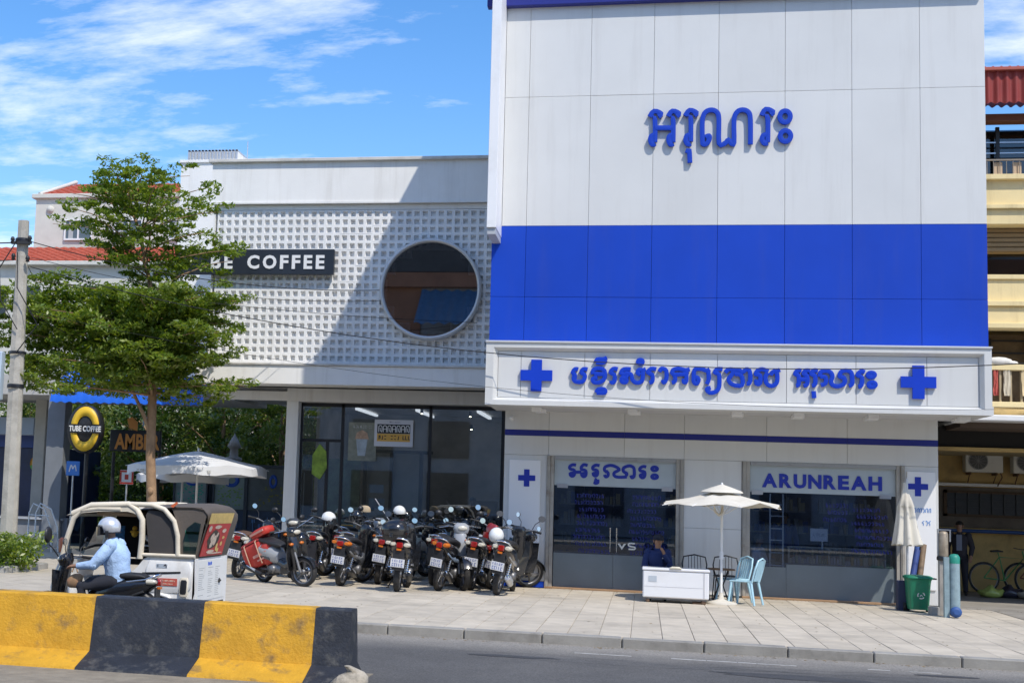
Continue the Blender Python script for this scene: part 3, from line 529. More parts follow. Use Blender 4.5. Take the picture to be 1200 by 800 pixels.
# ================================================================ big projecting sign box
sg = thing('shop_sign', 'long white framed sign box with blue Khmer lettering between two blue crosses', 'sign', (-3.70, -1.95, 3.45))
b = B()
X0, X1, Z0, Z1 = -3.70, 5.16, 3.45, 4.62; i0, i1, k0, k1 = -3.48, 4.97, 3.60, 4.47
yf, yi = -2.02, -1.90
o4 = [(X0, Z0), (X1, Z0), (X1, Z1), (X0, Z1)]; i4 = [(i0, k0), (i1, k0), (i1, k1), (i0, k1)]
m4 = [(X0+.14, Z0+.09), (X1-.12, Z0+.09), (X1-.12, Z1-.09), (X0+.14, Z1-.09)]
vs = [(x, yf, z) for x, z in o4] + [(x, yf, z) for x, z in m4] + [(x, yi, z) for x, z in i4] + [(x, -1.505, z) for x, z in o4]
fs = []
for k in range(4):
    n = (k+1) % 4; fs += [(k, n, 4+n, 4+k), (4+k, 4+n, 8+n, 8+k), (12+k, 12+n, n, k)]
b.add(vs, fs); b.box(X0+.01, X1-.01, -1.88, -1.51, Z0+.01, Z1-.01); part('sign_frame', b, acp, sg)
b = B(); b.box(X0-.01, X1+.01, -2.05, -1.8, Z1+.002, Z1+.035, c=.004); part('drip_cap', b, mat('cap metal', (.75, .76, .77), .3, .3), sg)
PX = [i0, -3.05, -1.87, -.68, .52, 1.73, 2.92, 4.11, i1]
for i in range(8):
    b = B(); b.box(PX[i]+.004, PX[i+1]-.004, -1.915, -1.885, k0+.002, k1-.002, c=.002); part('sign_panel', b, acp, sg)
for G in KH_BOX:
    b = B()
    for k, st in enumerate(G): b.ribbon(st, .076, -1.975-.0012*k, .045, .003)
    part('letter', b, letb, sg)
for cx in (-2.755, 3.96):
    b = B(); cross(b, cx, 4.015, .295, .10, -1.985, -1.93); part('blue_cross', b, letb, sg)
# raised name on the white wall
sg2 = thing('wall_sign', 'raised blue Khmer name high on the white panels', 'sign', (-.8, -1.62, 8.1))
for G in KH_TOP:
    b = B()
    for k, st in enumerate(G): b.ribbon(st, .088, -1.585-.0012*k, .06, .003)
    part('letter', b, mat('raised blue letter', (.006, .050, .46), .5, spec=.3), sg2)
# ================================================================ coffee shop
cf = thing('coffee_shop_building', 'low white coffee shop building with a breeze block screen and round window', 'building', (-7.6, 4, 0))
b = B(); b.box(-11.20, -3.0, 3.88, 12, 8.62, 9.62); part('parapet_wall', b, plast, cf)
b = B(); b.box(-11.28, -3.0, 3.78, 12.05, 9.62, 9.70, c=.01); part('coping', b, mat('coping', (.62, .60, .56), .8, var=.1, dirt=(.25, .22, .18), dirts=2, dirta=.5), cf)
b = B(); b.box(-11.2, -3.0, 3.86, 3.96, 8.60, 8.645); part('ledge', b, plast, cf)
b = B(); b.box(-11.15, -3.0, 4.15, 12, 4.2, 8.62); part('core_wall', b, plast, cf)
b = B(); b.box(-11.15, -3.0, 4.0, 4.15, 8.47, 8.6); b.box(-11.15, -11.11, 4.0, 4.15, 4.6, 8.47); part('screen_border', b, plast, cf)
b = B(); b.box(-9.24, -3.61, 4.50, 4.78, 3.88, 4.195); part('beam', b, plast, cf)
b = B(); b.box(-11.2, -9.245, 4.61, 4.75, 3.90, 4.118); part('beam', b, plast, cf)
part('fascia', B().box(-11.24, -3.0, 3.4, 4.6, 4.20, 4.64, c=.008), plast, cf)
part('fascia_top', B().box(-11.26, -3.0, 3.36, 3.98, 4.642, 4.69, c=.006), mat('coping', (.6, .6, .6)), cf)
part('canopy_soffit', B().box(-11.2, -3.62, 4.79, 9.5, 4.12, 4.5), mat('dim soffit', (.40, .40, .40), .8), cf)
b = B(); b.box(-9.24, -8.945, 4.5, 4.8, .25, 3.878, c=.008); part('column', b, plast, cf)
b = B(); b.box(-9.27, -8.915, 4.47, 4.83, -.02, .25, c=.01); part('column_base', b, concm, cf)
b = B(); b.box(-3.95, -3.6, 4.9, 12, 0, 4.1); part('end_wall', b, plast, cf)
# screen: one block with a splayed square hole, repeated
pt = .1935; bs_ = pt
def blockmesh():
    b = B(); h = pt/2-.0008; a = .063; c2 = .045; y0, y1 = 0, .115
    o = [(-h, -h), (h, -h), (h, h), (-h, h)]; i = [(-a, -a), (a, -a), (a, a), (-a, a)]; k = [(-c2, -c2), (c2, -c2), (c2, c2), (-c2, c2)]
    vs = [(x, y0, z) for x, z in o]+[(x, y0, z) for x, z in i]+[(x, y1, z) for x, z in k]+[(x, y1+.02, z) for x, z in o]
    fs = []
    for q in range(4):
        n = (q+1) % 4; fs += [(q, n, 4+n, 4+q), (4+q, 4+n, 8+n, 8+q), (12+q, 12+n, n, q)]
    fs.append((8, 9, 10, 11)); return b.add(vs, fs)
bb = blockmesh(); bm_ = bb.mesh('breeze_block', latm); pos = []
for r in range(20):
    for c in range(39):
        x = -11.05+pt*(c+.5); z = 8.46-pt*(r+.5)
        if x > -3.5: continue
        d = sqrt((x+5.72)**2+(z-6.53)**2)
        if d > 1.04: pos.append((x, z))
pos.sort(key=lambda p: -p[0]); vis = [p for p in pos if p[0] < -4.3]; hid = [p for p in pos if p[0] >= -4.3]
for x, z in vis[:296]:
    o = bpy.data.objects.new('breeze_block', bm_); COL.objects.link(o); o.parent = cf; o.location = (x+7.6, random.uniform(-.003, .003), z)
b = B()
for x, z in vis[296:]+hid: b.add([(v[0]+x, v[1]+4, v[2]+z) for v in bb.v], bb.f)
part('breeze_block', b, latm, cf, kind='stuff', fix=False, label='remaining breeze blocks at the left of the screen')
# round window
rw = part('round_window', B().lathe([(1.20, 3.98), (1.20, 3.80), (1.17, 3.775), (1.12, 3.78), (1.11, 3.84), (1.11, 3.98)], (-5.72, 0, 6.53), 'Y', 64), mat('window ring', (.62, .62, .62), .35, .3), cf)
part('window_pane', B().lathe([(1.115, 3.86), (.001, 3.86)], (-5.72, 0, 6.53), 'Y', 64, smooth=False), glass('dark reflecting pane', (.25, .26, .28), .34, .7), rw)
b = B()
for dx in (.0, .36): b.cyl((-5.72+dx, 3.9, 6.53-1.02), (-5.72+dx, 3.9, 7.5), .0) if 0 else None
part('room_behind', B().lathe([(1.11, 4.02), (1.11, 4.14), (.001, 4.14)], (-5.72, 0, 6.53), 'Y', 40), mat('dim room', (.05, .045, .04), .9, var=.5, vs=1.5), cf)
# name board
nb = thing('name_board', 'dark board reading BE COFFEE in white on the breeze block screen', 'sign', (-9.9, 3.9, 6.85))
part('board', B().box(-12.0, -8.05, 3.80, 3.92, 6.86, 7.47, c=.008), mat('charcoal board', (.022, .028, .04), .4, var=.2, vs=1.2), nb)
xs = -11.10
for ch, wd in (('B', .25), ('E', .21), (' ', .19), ('C', .30), ('O', .34), ('F', .205), ('F', .205), ('E', .21), ('E', .21)):
    if ch != ' ': part('letter', text_b(ch, wd, .335, off=.035, ext=.008, M=T(xs, 3.79, 6.99)), mat('white letter', (.82, .82, .82), .4), nb)
    xs += wd+.088
# glazed ground floor
gl_c = glass('cafe glass', (.74, .78, .80), .15, .62)
fr = B()
for x in (-8.93, -7.90, -5.76, -4.03): fr.box(x-.035, x+.035, 4.78, 4.86, .1, 3.86)
fr.box(-8.93, -4.0, 4.78, 4.86, 3.78, 3.865); fr.box(-8.93, -4.0, 4.78, 4.86, .02, .12); fr.box(-8.9, -7.93, 4.785, 4.855, 2.93, 3.0); fr.box(-8.30, -8.23, 4.785, 4.855, .12, 2.93)
wf = part('window_frame', fr, blkm, cf)
for x0, x1, z0, z1 in ((-8.89, -7.94, 3.0, 3.78), (-8.89, -8.30, .12, 2.93), (-8.23, -7.94, .12, 2.93), (-7.86, -5.80, .12, 3.78), (-5.72, -4.07, .12, 3.78)):
    part('window_pane', B().box(x0, x1, 4.81, 4.82, z0, z1), gl_c, wf)
b = B()
for x in (-7.60, -6.93, -6.18): b.box(x-.045, x+.045, 6.2, 6.28, .1, 2.75)
b.box(-7.9, -5.9, 6.2, 6.28, 2.75, 2.83); part('inner_frame', b, blkm, cf)
b = B(); b.box(-9.2, -4.0, 11, 11.1, 0, 4.1); b.box(-9.2, -9.1, 7.5, 11, 0, 4.1); b.box(-9.2, -4, 4.9, 11, 3.98, 4.1)
part('inner_wall', b, mat('cafe interior', (.50, .48, .45), .8, var=.3, vs=1.2), cf)
b = B(); b.box(-9.2, -4.0, 4.7, 11, -.01, .14); part('cafe_floor', b, mat('cafe floor', (.45, .42, .38), .5), cf)
b = B(); b.box(-7.4, -4.6, 8.2, 8.8, .14, 1.25); b.box(-7.45, -4.55, 8.15, 8.85, 1.25, 1.3); b.box(-5.1, -4.5, 8.3, 8.6, 1.3, 1.65); part('service_counter', b, mat('counter wood', (.22, .17, .12), .6, var=.2), cf)
lampm = emis('warm bulb', (1.0, .86, .62), 14)
for x, y, z in ((-6.3, 6.8, 3.8), (-5.0, 6.3, 3.72), (-5.2, 8.2, 3.5)):
    part('spot_lamp', B().cyl((x, y, z), (x, y, z+.12), .04, mi=1).ell((x, y, z), (.025, .025, .02)), [lampm, blkm], cf)
gp_ = mat('warm grey door panel', (.52, .47, .40), .6, var=.08)
for x0, x1 in ((-7.55, -6.98), (-6.88, -6.24)): part('inner_door', B().box(x0, x1, 6.3, 6.34, .15, 2.74), gp_, cf)
part('inner_door', B().box(-8.85, -7.95, 7.3, 7.4, .15, 2.6), mat('shelf green', (.14, .2, .12), .6, var=.5, vs=5), cf)
b = B()
for k in range(4): b.cyl((-5.3+k*.3, 7.6, .15), (-5.3+k*.3, 7.6, .9), .12, n=10)
part('bar_stool', b, bpl, cf)
for x in (-8.2, -6.6, -5.0): part('added_fill_strip', B().box(x, x+.08, 7.6, 10.4, 3.90, 3.96), emis('added fill glow', (.95, .95, 1.0), .9), cf)  # glowing strips added deep inside only to brighten the cafe interior
# poster, notice and leaf picture hung on the glass
po = part('poster', B().box(-7.74, -7.06, 4.76, 4.775, 2.50, 3.42), mat('poster grey green', (.24, .25, .20), .6, var=.25, vs=6), None); tag(po, 'faded drink poster on the cafe glass left of the white notice', 'poster')
b = B(); b.prism([(-7.50, 2.62), (-7.32, 2.62), (-7.27, 3.02), (-7.55, 3.02)], 4.753, 4.7585); part('cup_picture', b, mat('cup print', (.40, .46, .50), .6, var=.2, vs=10), po, w=True)
b = B(); b.prism([(-7.58, 3.02), (-7.24, 3.02), (-7.28, 3.17), (-7.41, 3.24), (-7.54, 3.17)], 4.753, 4.7585); part('ice_picture', b, mat('orange print', (.5, .33, .22), .6, var=.3, vs=12), po)
b = B(); scribble(b, -7.62, 3.29, .44, .06, 4.7585, 5, .012, random.Random(5)); part('lettering', b, mat('pale print', (.6, .6, .58)), po)
no = part('notice', B().box(-7.10, -6.16, 4.70, 4.73, 2.86, 3.50, c=.004), mat('notice board', (.70, .70, .72), .5), None); tag(no, 'white notice with a black and an orange band of Khmer print on the cafe glass', 'notice')
part('black_band', B().box(-7.03, -6.23, 4.694, 4.6995, 3.17, 3.39), mat('print black', (.02, .02, .02), .5), no)
part('orange_band', B().box(-7.03, -6.23, 4.694, 4.6995, 2.98, 3.165), mat('print orange', (.75, .42, .08), .5), no)
b = B(); x = -6.99; rg = random.Random(6)
for k in range(7):
    w = .075; z = 3.20
    b.ribbon([(x, z), (x, z+.13), (x+.035, z+.155), (x+w, z+.13), (x+w, z)], .018, 4.686, .003, .001)
    if k % 2: b.ribbon([(x, z+.07), (x+w, z+.075)], .015, 4.685, .003, .001)
    else: b.ribbon([(x+.03, z+.1), (x+.04, z+.03), (x+w, z+.005)], .015, 4.685, .003, .001)
    x += .11
part('lettering', b, mat('print white', (.85, .85, .83), .5), no)
b = B(); scribble(b, -6.99, 3.025, .74, .095, 4.693, 9, .02, random.Random(21)); part('lettering', b, mat('print black', (.02, .02, .02)), no)
b = B(); scribble(b, -6.75, 3.43, .28, .03, 4.699, 4, .008, random.Random(9)); part('small_print', b, mat('grey ink', (.2, .2, .25)), no, kind='stuff')
lf = part('leaf_picture', B().prism([(-8.62, 2.15), (-8.42, 2.02), (-8.25, 2.3), (-8.28, 2.7), (-8.45, 2.88), (-8.62, 2.6)], 4.77, 4.776), mat('leaf print', (.22, .34, .04), .5, var=.5, vs=5), None); tag(lf, 'green and yellow fruit sticker on the narrow left pane of the cafe', 'sticker')
b = B(); b.box(-7.2, -6.85, 4.83, 4.84, 1.75, 1.95); b.box(-7.2, -6.82, 4.83, 4.84, 1.35, 1.62); st = part('sticker', b, mat('pale sticker', (.45, .50, .55), .5), None); tag(st, 'small pale stickers low on the middle cafe glass', 'sticker')
# roof box and ventilator behind the parapet
rb = thing('rooftop_room', 'white rooftop room with a ribbed tank roof behind the cafe parapet', 'building', (-12.2, 7.5, 9))
part('wall', B().box(-13.12, -10.6, 7.0, 9.5, 4.5, 10.42), plast, rb); part('cap', B().box(-13.16, -10.5, 6.95, 9.55, 10.42, 10.5, c=.01), plast, rb)
b = B(); b.box(-12.95, -11.55, 7.0, 7.9, 10.5, 10.72)
part('tank_roof', b, plast, rb)
for i in range(15): part('rib', B().box(-12.93+i*.095, -12.88+i*.095, 6.955, 6.998, 10.5, 10.76).box(-12.93+i*.095, -12.88+i*.095, 6.955, 7.9, 10.722, 10.77), alu, rb)
part('antenna', B().cyl((-11.4, 7.4, 10.4), (-11.4, 7.4, 11.1), .012), alu, rb)
# ================================================================ yellow building on the right
ylw = mat('yellow plaster', (.84, .69, .38), .88, var=.07, vs=1.4, bump=.15, dirt=(.36, .27, .13), dirts=1.3, dirta=.4, streak=True)
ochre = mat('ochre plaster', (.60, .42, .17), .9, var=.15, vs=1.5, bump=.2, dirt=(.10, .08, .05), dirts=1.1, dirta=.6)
redr = mat('red corrugated sheet', (.28, .035, .03), .6, var=.12, dirt=(.12, .05, .04), dirts=3, dirta=.4)
yb = thing('yellow_building', 'yellow plastered shophouse with a red metal roof and balconies right of the pharmacy', 'building', (5.4, 1, 0))
XE = 13.5
def yl(name, x0, x1, y0, y1, z0, z1, m=ylw, c=.006, **k): return part(name, B().box(x0, x1, y0, y1, z0, z1, c=c), m, yb, **k)
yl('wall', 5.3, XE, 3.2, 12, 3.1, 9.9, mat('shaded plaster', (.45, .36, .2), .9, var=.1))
yl('floor_slab', 5.28, XE, .9, 3.2, 7.78, 8.35); yl('ledge', 5.28, XE, .78, 1.2, 8.30, 8.40); yl('ledge', 5.28, XE, .80, 1.2, 7.72, 7.80); yl('cornice', 5.28, XE, .88, 1.5, 7.42, 7.715)
yl('shutter_box', 5.3, XE, 1.3, 1.5, 6.93, 7.42, mat('brown shutter', (.30, .21, .11), .7, var=.1))
for k in range(5): yl('shutter_slat', 5.3, XE, 1.26, 1.3, 6.95+k*.095, 7.02+k*.095, mat('brown shutter', (.3, .21, .11)), .004)
yl('window_pane', 5.3, XE, 1.55, 1.6, 6.43, 6.93, glass('far pane', (.3, .33, .36), .10, .5), 0)
yl('sill', 5.3, XE, .95, 1.6, 6.34, 6.43); yl('wall_band', 5.28, XE, 1.0, 3.2, 5.90, 6.34); yl('ledge', 5.28, XE, .86, 1.3, 5.80, 5.895); yl('cornice', 5.28, XE, .93, 1.6, 5.46, 5.795); yl('ledge', 5.28, XE, .82, 1.3, 5.36, 5.455)
# top loggia
yl('roof_beam', 5.3, XE, 1.1, 1.4, 9.55, 9.70, mat('dark fascia', (.2, .08, .05), .7))
for x in (6.15, 6.98, 7.8, 8.6, 9.5): yl('post', x-.035, x+.035, 1.55, 1.62, 8.42, 9.55, blkm, 0)
for z in (9.0, 9.22): yl('rail', 5.3, XE, 1.56, 1.60, z, z+.025, steel, 0)
yl('window_pane', 5.3, XE, 1.8, 1.82, 8.40, 9.55, glass('loggia pane', (.4, .45, .5), .06, .35), 0)
yl('curtain', 5.3, XE, 2.2, 2.25, 8.35, 9.2, mat('grey curtain', (.30, .34, .38), .8, var=.2, vs=2), 0)
for i in range(34): yl('baluster', 5.45+i*.12, 5.462+i*.12, 1.0, 1.02, 8.4, 8.72, mat('rail metal', (.25, .22, .19), .6), 0)
yl('handrail', 5.3, XE, .99, 1.03, 8.72, 8.75, mat('rail metal', (.25, .22, .19)), 0)
for k, x in enumerate((5.95, 6.3)): yl('hung_cloth', x, x+.16, 1.05, 1.08, 8.42, 8.7, mat('faded cloth', (.55, .42, .3), .9))
# corrugated red roof
b = B(); P = []
for r in range(2):
    row = []
    for i in range(260):
        x = 5.2+i*.032; w = .022*sin(i*.032*2*pi/.17)
        row.append((x, .62-w if r == 0 else 3.8-w, (9.72+.0 if r == 0 else 11.5)+w))
    P.append(row)
b.grid(P); b.grid([[(p[0], p[1]-.012, p[2]-.012) for p in row] for row in P]); part('roof_sheet', b, redr, yb, fix=False)
b = B(); P = [[], []]
for i in range(520):
    x = 5.2+i*.016; w = .02*sin(i*.016*2*pi/.17); s = abs(sin(i*.016*pi/.17))
    P[0].append((x, .55-w, 10.42)); P[1].append((x, .55-w, 9.74+.05*s))
b.grid(P); part('roof_valance', b, redr, yb, fix=False)
part('roof_ridge', B().box(5.15, XE, .46, .60, 10.40, 10.47, c=.01), mat('ridge', (.42, .10, .07), .6), yb)
# balcony
yl('loggia_wall', 5.3, XE, 2.2, 2.4, 3.9, 5.4, mat('brown lattice', (.20, .135, .07), .8, var=.3, vs=4)); 
for x in (6.05, 6.75, 7.5): yl('window_bar', x, x+.05, 2.1, 2.15, 4.6, 5.3, blkm, 0)
for z in (4.75, 5.0, 5.25): yl('window_bar', 5.4, XE, 2.11, 2.14, z, z+.03, blkm, 0)
yl('handrail', 5.28, XE, .92, 1.08, 4.55, 4.66); yl('rail_base', 5.28, XE, .9, 1.1, 3.82, 3.93)
for i in range(18): yl('baluster', 5.60+i*.19, 5.64+i*.19, .98, 1.02, 3.93, 4.55, mat('old rail', (.45, .36, .22), .7), .004)
for i, (x, w, m) in enumerate(((6.05, .12, (.62, .55, .42)), (6.38, .26, (.78, .62, .36)), (6.66, .24, (.8, .66, .42)), (7.0, .14, (.7, .62, .5)), (5.86, .1, (.5, .1, .08)))):
    b = B(); P = []
    for r in range(6):
        P.append([(x+w*q/6+random.uniform(-.01, .01), .94+.02*sin(q*2.1+r), 4.64-r*.11-(.04 if r else 0)) for q in range(7)])
    b.grid(P); c = part('hung_laundry', b, mat('laundry %d' % i, m, .9, var=.1, vs=6), None, fix=False)
    tag(c, ('small grey towel hung on the yellow balcony rail', 'cream trousers hung over the yellow balcony rail', 'pale yellow shirt hung right of the cream trousers', 'white cloth at the right of the balcony laundry', 'small red cloth hung at the left end of the balcony rail')[i], 'laundry')
c = part('bundled_sheet', B().ell((5.98, 1.0, 4.72), (.26, .12, .09)).ell((6.2, 1.0, 4.69), (.14, .1, .05)), mat('sheet white', (.75, .72, .66), .9, var=.1, vs=8), None); tag(c, 'bundled white sheet lying on the yellow balcony handrail', 'laundry')
b = B(); P = []
for i in range(90):
    x = 5.28+i*.09; w = .02*sin(i*.9); P.append([(x, .86, 3.64), (x, .80+w, 3.70), (x, .86, 3.80)])
b.grid(P); part('canopy_trim', b, ochre, yb, fix=False)
part('canopy_gutter', B().box(5.2, XE, .4, 3.0, 3.52, 3.64, c=.02), white, yb)
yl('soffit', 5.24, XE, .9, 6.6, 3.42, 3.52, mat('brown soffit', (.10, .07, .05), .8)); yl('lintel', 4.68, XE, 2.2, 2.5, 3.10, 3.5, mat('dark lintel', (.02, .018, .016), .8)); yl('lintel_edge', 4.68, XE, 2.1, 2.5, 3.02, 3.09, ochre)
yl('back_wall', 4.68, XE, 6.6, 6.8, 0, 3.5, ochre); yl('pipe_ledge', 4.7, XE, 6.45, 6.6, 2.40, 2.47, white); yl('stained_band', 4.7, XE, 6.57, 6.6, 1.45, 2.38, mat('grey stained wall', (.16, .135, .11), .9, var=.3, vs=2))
w = part('window_frame', B().box(6.05, 9.6, 6.52, 6.57, 2.24, 2.30).box(6.05, 9.6, 6.52, 6.57, 1.70, 1.76).box(6.05, 6.12, 6.52, 6.57, 1.70, 2.3), mat('brown frame', (.09, .055, .03), .7), yb)
part('window_pane', B().box(6.12, 9.6, 6.545, 6.555, 1.76, 2.24), mat('murky pane', (.03, .033, .035), .25), w)
for x in range(12): part('window_bar', B().box(6.3+x*.26, 6.32+x*.26, 6.50, 6.52, 1.76, 2.24), blkm, w)
for z in (1.92, 2.08): part('window_bar', B().box(6.12, 9.6, 6.497, 6.515, z, z+.015), blkm, w)
yl('water_pipe', 4.7, XE, 6.3, 6.38, 1.34, 1.42, mat('blue pipe', (.03, .09, .28), .5), .03)
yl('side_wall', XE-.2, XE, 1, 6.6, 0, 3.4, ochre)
# air conditioners
for x, lab in ((6.44, 'outdoor air conditioner unit on the ochre wall nearest the pharmacy'), (7.46, 'outdoor air conditioner unit cut by the right edge of the photo')):
    t = thing('air_conditioner', lab, 'air conditioner', (x, 6.2, 2.72), group='air conditioner units')
    part('casing', B().box(0, .80, -.1, .24, 0, .52, c=.015), mat('ac cream', (.80, .78, .70), .5, var=.05, dirt=(.3, .24, .16), dirts=4, dirta=.4), t, w=False)
    part('grille', B().lathe([(.205, -.10), (.205, -.125), (.19, -.125), (.19, -.10)], (.27, 0, .26), 'Y', 28), mat('ac grey', (.35, .35, .34), .5), t, w=False)
    b = B()
    for k in range(7): r = .03+k*.025; b.lathe([(r, -.118), (r+.004, -.124), (r+.008, -.118)], (.27, 0, .26), 'Y', 24)
    for k in range(6): b.box(-.19, .19, -.12, -.112, -.004, .004, M=Matrix.Translation((.27, 0, .26)) @ Matrix.Rotation(k*pi/6, 4, 'Y'))
    part('fan_guard', b, mat('ac grey', (.35, .35, .34)), t, w=False)
    part('fan_opening', B().lathe([(.185, -.103), (.001, -.103)], (.27, 0, .26), 'Y', 24), mat('ac dark', (.09, .09, .09), .8), t, w=False)
    b = B(); b.box(.1, .13, -.05, .38, -.06, 0); b.box(.66, .69, -.05, .38, -.06, 0); b.tube([(.1, -.03, -.04), (.12, .34, -.28)], .012); b.tube([(.67, -.03, -.04), (.67, .34, -.28)], .012); b.tube([(.74, .05, .1), (.80, .0, -.1), (.72, .1, -.3)], .016)
    part('bracket', b, mat('rust steel', (.16, .09, .05), .8), t, w=False)
# ================================================================ crash barrier, striped in paint
ymat = mat('barrier yellow', (.62, .33, .02), .72, var=.14, vs=3.2, bump=.5, bs=34, dirt=(.14, .10, .06), dirts=4.2, dirta=1.0)
kmat = mat('barrier black', (.022, .026, .036), .62, var=.25, vs=3, bump=.35, bs=34, dirt=(.15, .145, .13), dirts=6.5, dirta=.75)
br = thing('concrete_barrier', 'yellow and black striped concrete barrier along the near edge of the road', 'barrier', (-3.55, -14.3, -.12))
prof = [(-15.0, -.13), (-14.98, -.09), (-14.64, .03), (-14.54, .545), (-14.52, .56), (-14.30, .56), (-14.28, .545), (-14.18, .03), (-13.98, -.07), (-13.98, -.12)]
def barseg(x0, x1, m):
    b = B(); n = max(2, int((x1-x0)/.05)); rg = random.Random(int(x0*100)); P = []
    ring = []
    for a in range(len(prof)-1):
        p, q = prof[a], prof[a+1]; k = max(1, int(sqrt((p[0]-q[0])**2+(p[1]-q[1])**2)/.08))
        ring += [(p[0]+(q[0]-p[0])*t/k, p[1]+(q[1]-p[1])*t/k) for t in range(k)]
    ring.append(prof[-1])
    for i in range(n+1):
        x = x0+(x1-x0)*i/n; P.append([(x, y+rg.uniform(-.0025, .0025), z+rg.uniform(-.002, .002)) for y, z in ring])
    b.grid(P, smooth=False)
    for e in (0, -1): b.add(P[e], [tuple(range(len(P[e])))])
    return part('painted_section', b, m, br)
XB = [-12.0, -10.9, -9.6, -8.4, -7.25, -6.13, -4.99, -3.86, -3.50]
for i in range(8): barseg(XB[i], XB[i+1]-.002, kmat if i % 2 else ymat)
b = B(); b.box(-12.1, -3.40, -16.2, -13.87, -.16, -.1125); part('dirt_skirt', b, mat('gutter grit', (.27, .23, .17), .95, var=.2, vs=6, bump=.5), br)
# ================================================================ people: one skinned body, clothes as their own skins
def skin(name, nodes, edges, m, parent, sub=2, root=0):
    me = bpy.data.meshes.new(name); me.from_pydata([n[:3] for n in nodes], edges, []); me.materials.append(m)
    o = bpy.data.objects.new(name, me); COL.objects.link(o); o.parent = parent
    sk = o.modifiers.new('s', 'SKIN'); sk.use_smooth_shade = True
    for i, n in enumerate(nodes):
        v = me.skin_vertices[0].data[i]; r = n[3] if len(n) < 5 else (n[3], n[4]); v.radius = (r, r) if not isinstance(r, tuple) else r; v.use_root = (i == root)
    s = o.modifiers.new('u', 'SUBSURF'); s.levels = sub; s.render_levels = sub; return o
skinm = mat('warm skin', (.34, .19, .12), .6, var=.06)
def person(root, J, cols, cap=None, sleeves='long', bulk=1.0):
    """J: pelvis chest neck head + (sh, el, ha, hip, kn, an, toe) each with l and r; local metres"""
    V = lambda k: Vector(J[k]); n = []; e = []; ix = {}
    def nd(k, p, r): ix[k] = len(n); n.append((*p, r)); return ix[k]
    nd('pelvis', V('pelvis'), .10); mid = (V('pelvis')+V('chest'))/2; nd('mid', mid, .095); nd('chest', V('chest'), .105); nd('neck', V('neck'), .05)
    hd = V('head'); nk = V('neck'); nd('jaw', nk+(hd-nk)*.55, .062); nd('head', hd, .088); nd('crown', hd+(hd-nk).normalized()*.07, .06)
    e += [(0, 1), (1, 2), (2, 3), (3, 4), (4, 5), (5, 6)]
    for s in 'lr':
        a = nd('sh'+s, V('sh'+s), .055); b_ = nd('el'+s, V('el'+s), .042); c = nd('ha'+s, V('ha'+s), .030)
        e += [(2, a), (a, b_), (b_, c)]
        d = (V('ha'+s)-V('el'+s)).normalized(); sd = d.cross(Vector((0, 0, 1))); sd = sd.normalized() if sd.length > .1 else Vector((0, 1, 0))
        pm = nd('pa'+s, V('ha'+s)+d*.06, .028); e.append((c, pm))
        for q, (of, ln) in enumerate(((-.028, .05), (-.010, .062), (.010, .058), (.027, .045))):
            f1 = nd('f%d'%q+s, V('ha'+s)+d*(.085)+sd*of, .010); f2 = nd('g%d'%q+s, V('ha'+s)+d*(.085+ln*.7)+sd*of+Vector((0, 0, -.03)), .008); e += [(pm, f1), (f1, f2)]
        t = nd('t'+s, V('ha'+s)+d*.05+sd*(-.045), .010); e.append((c, t))
        h = nd('hip'+s, V('hip'+s), .085); k = nd('kn'+s, V('kn'+s), .058); an = nd('an'+s, V('an'+s), .040); e += [(0, h), (h, k), (k, an)]
    body = skin('body', n, e, skinm, root)
    # shirt: torso swept along the spine, sleeves rooted inside it
    def sweep(b, secs, sdv, n=16):
        P = []
        for p, rx, ry, ax in secs:
            fr = ax.cross(sdv).normalized(); P.append([tuple(p+sdv*(rx*math.copysign(abs(cos(2*pi*k/n))**.85, cos(2*pi*k/n)))+fr*(ry*bulk*math.copysign(abs(sin(2*pi*k/n))**.85, sin(2*pi*k/n)))) for k in range(n+1)])
        b.grid(P); b.add(P[0][:n], [tuple(range(n))]); b.add(P[-1][:n], [tuple(range(n))])
    pv, chv = V('pelvis'), V('chest'); sdv = (V('shl')-V('shr')).normalized(); ax = (chv-pv).normalized(); ax2 = (nk-chv).normalized()
    b = B(); sweep(b, [(pv-ax*.03, .155, .125, ax), (pv+ax*.05, .165, .135, ax), (mid, .160, .13, ax), (mid+ax*.08, .175, .14, ax), (chv, .195, .145, ax), (chv+ax2*.08, .185, .125, ax2), (chv+ax2*.14, .13, .095, ax2), (nk-ax2*.03, .07, .065, ax2), (nk+ax2*.01, .062, .06, ax2)], sdv)
    for s in 'lr':
        sh, el, ha = V('sh'+s), V('el'+s), V('ha'+s); q = sh+(chv-sh)*.35
        pts, rr = [q, sh, sh+(el-sh)*.5, el, ], [v*(.5+.5*bulk) for v in (.07, .080, .074, .064)]
        if sleeves == 'long': pts += [el+(ha-el)*.5, el+(ha-el)*.86]; rr += [.055, .045]
        b.tube(pts, rr, 10); k = .5+.5*bulk; b.ell(sh, (.082*k,)*3, 10); b.ell(el, (.065*k,)*3, 8)
    part('shirt', b, cols['shirt'], root, w=False)
    b = B(); b.ell(pv-ax*.02, (.15, .15, .13), 12)
    for s in 'lr':
        hi, kn, an = V('hip'+s), V('kn'+s), V('an'+s); b.ell(hi, (.10, .10, .10), 10); b.tube([hi, hi+(kn-hi)*.5, kn, kn+(an-kn)*.5, an], [.105, .092, .074, .066, .058], 10); b.ell(kn, (.076, .076, .076), 8)
    part('trousers', b, cols['trousers'], root, w=False)
    for s in 'lr':
        an, to = V('an'+s), V('toe'+s); b = B(); b.tube([an, an+(to-an)*.5, to], [.045, .048, .032], 8)
        part('shoe', b, cols['shoe'], root, w=False)
    f = Vector(J['face']).normalized(); sd = f.cross(Vector((0, 0, 1))).normalized(); up = sd.cross(f)
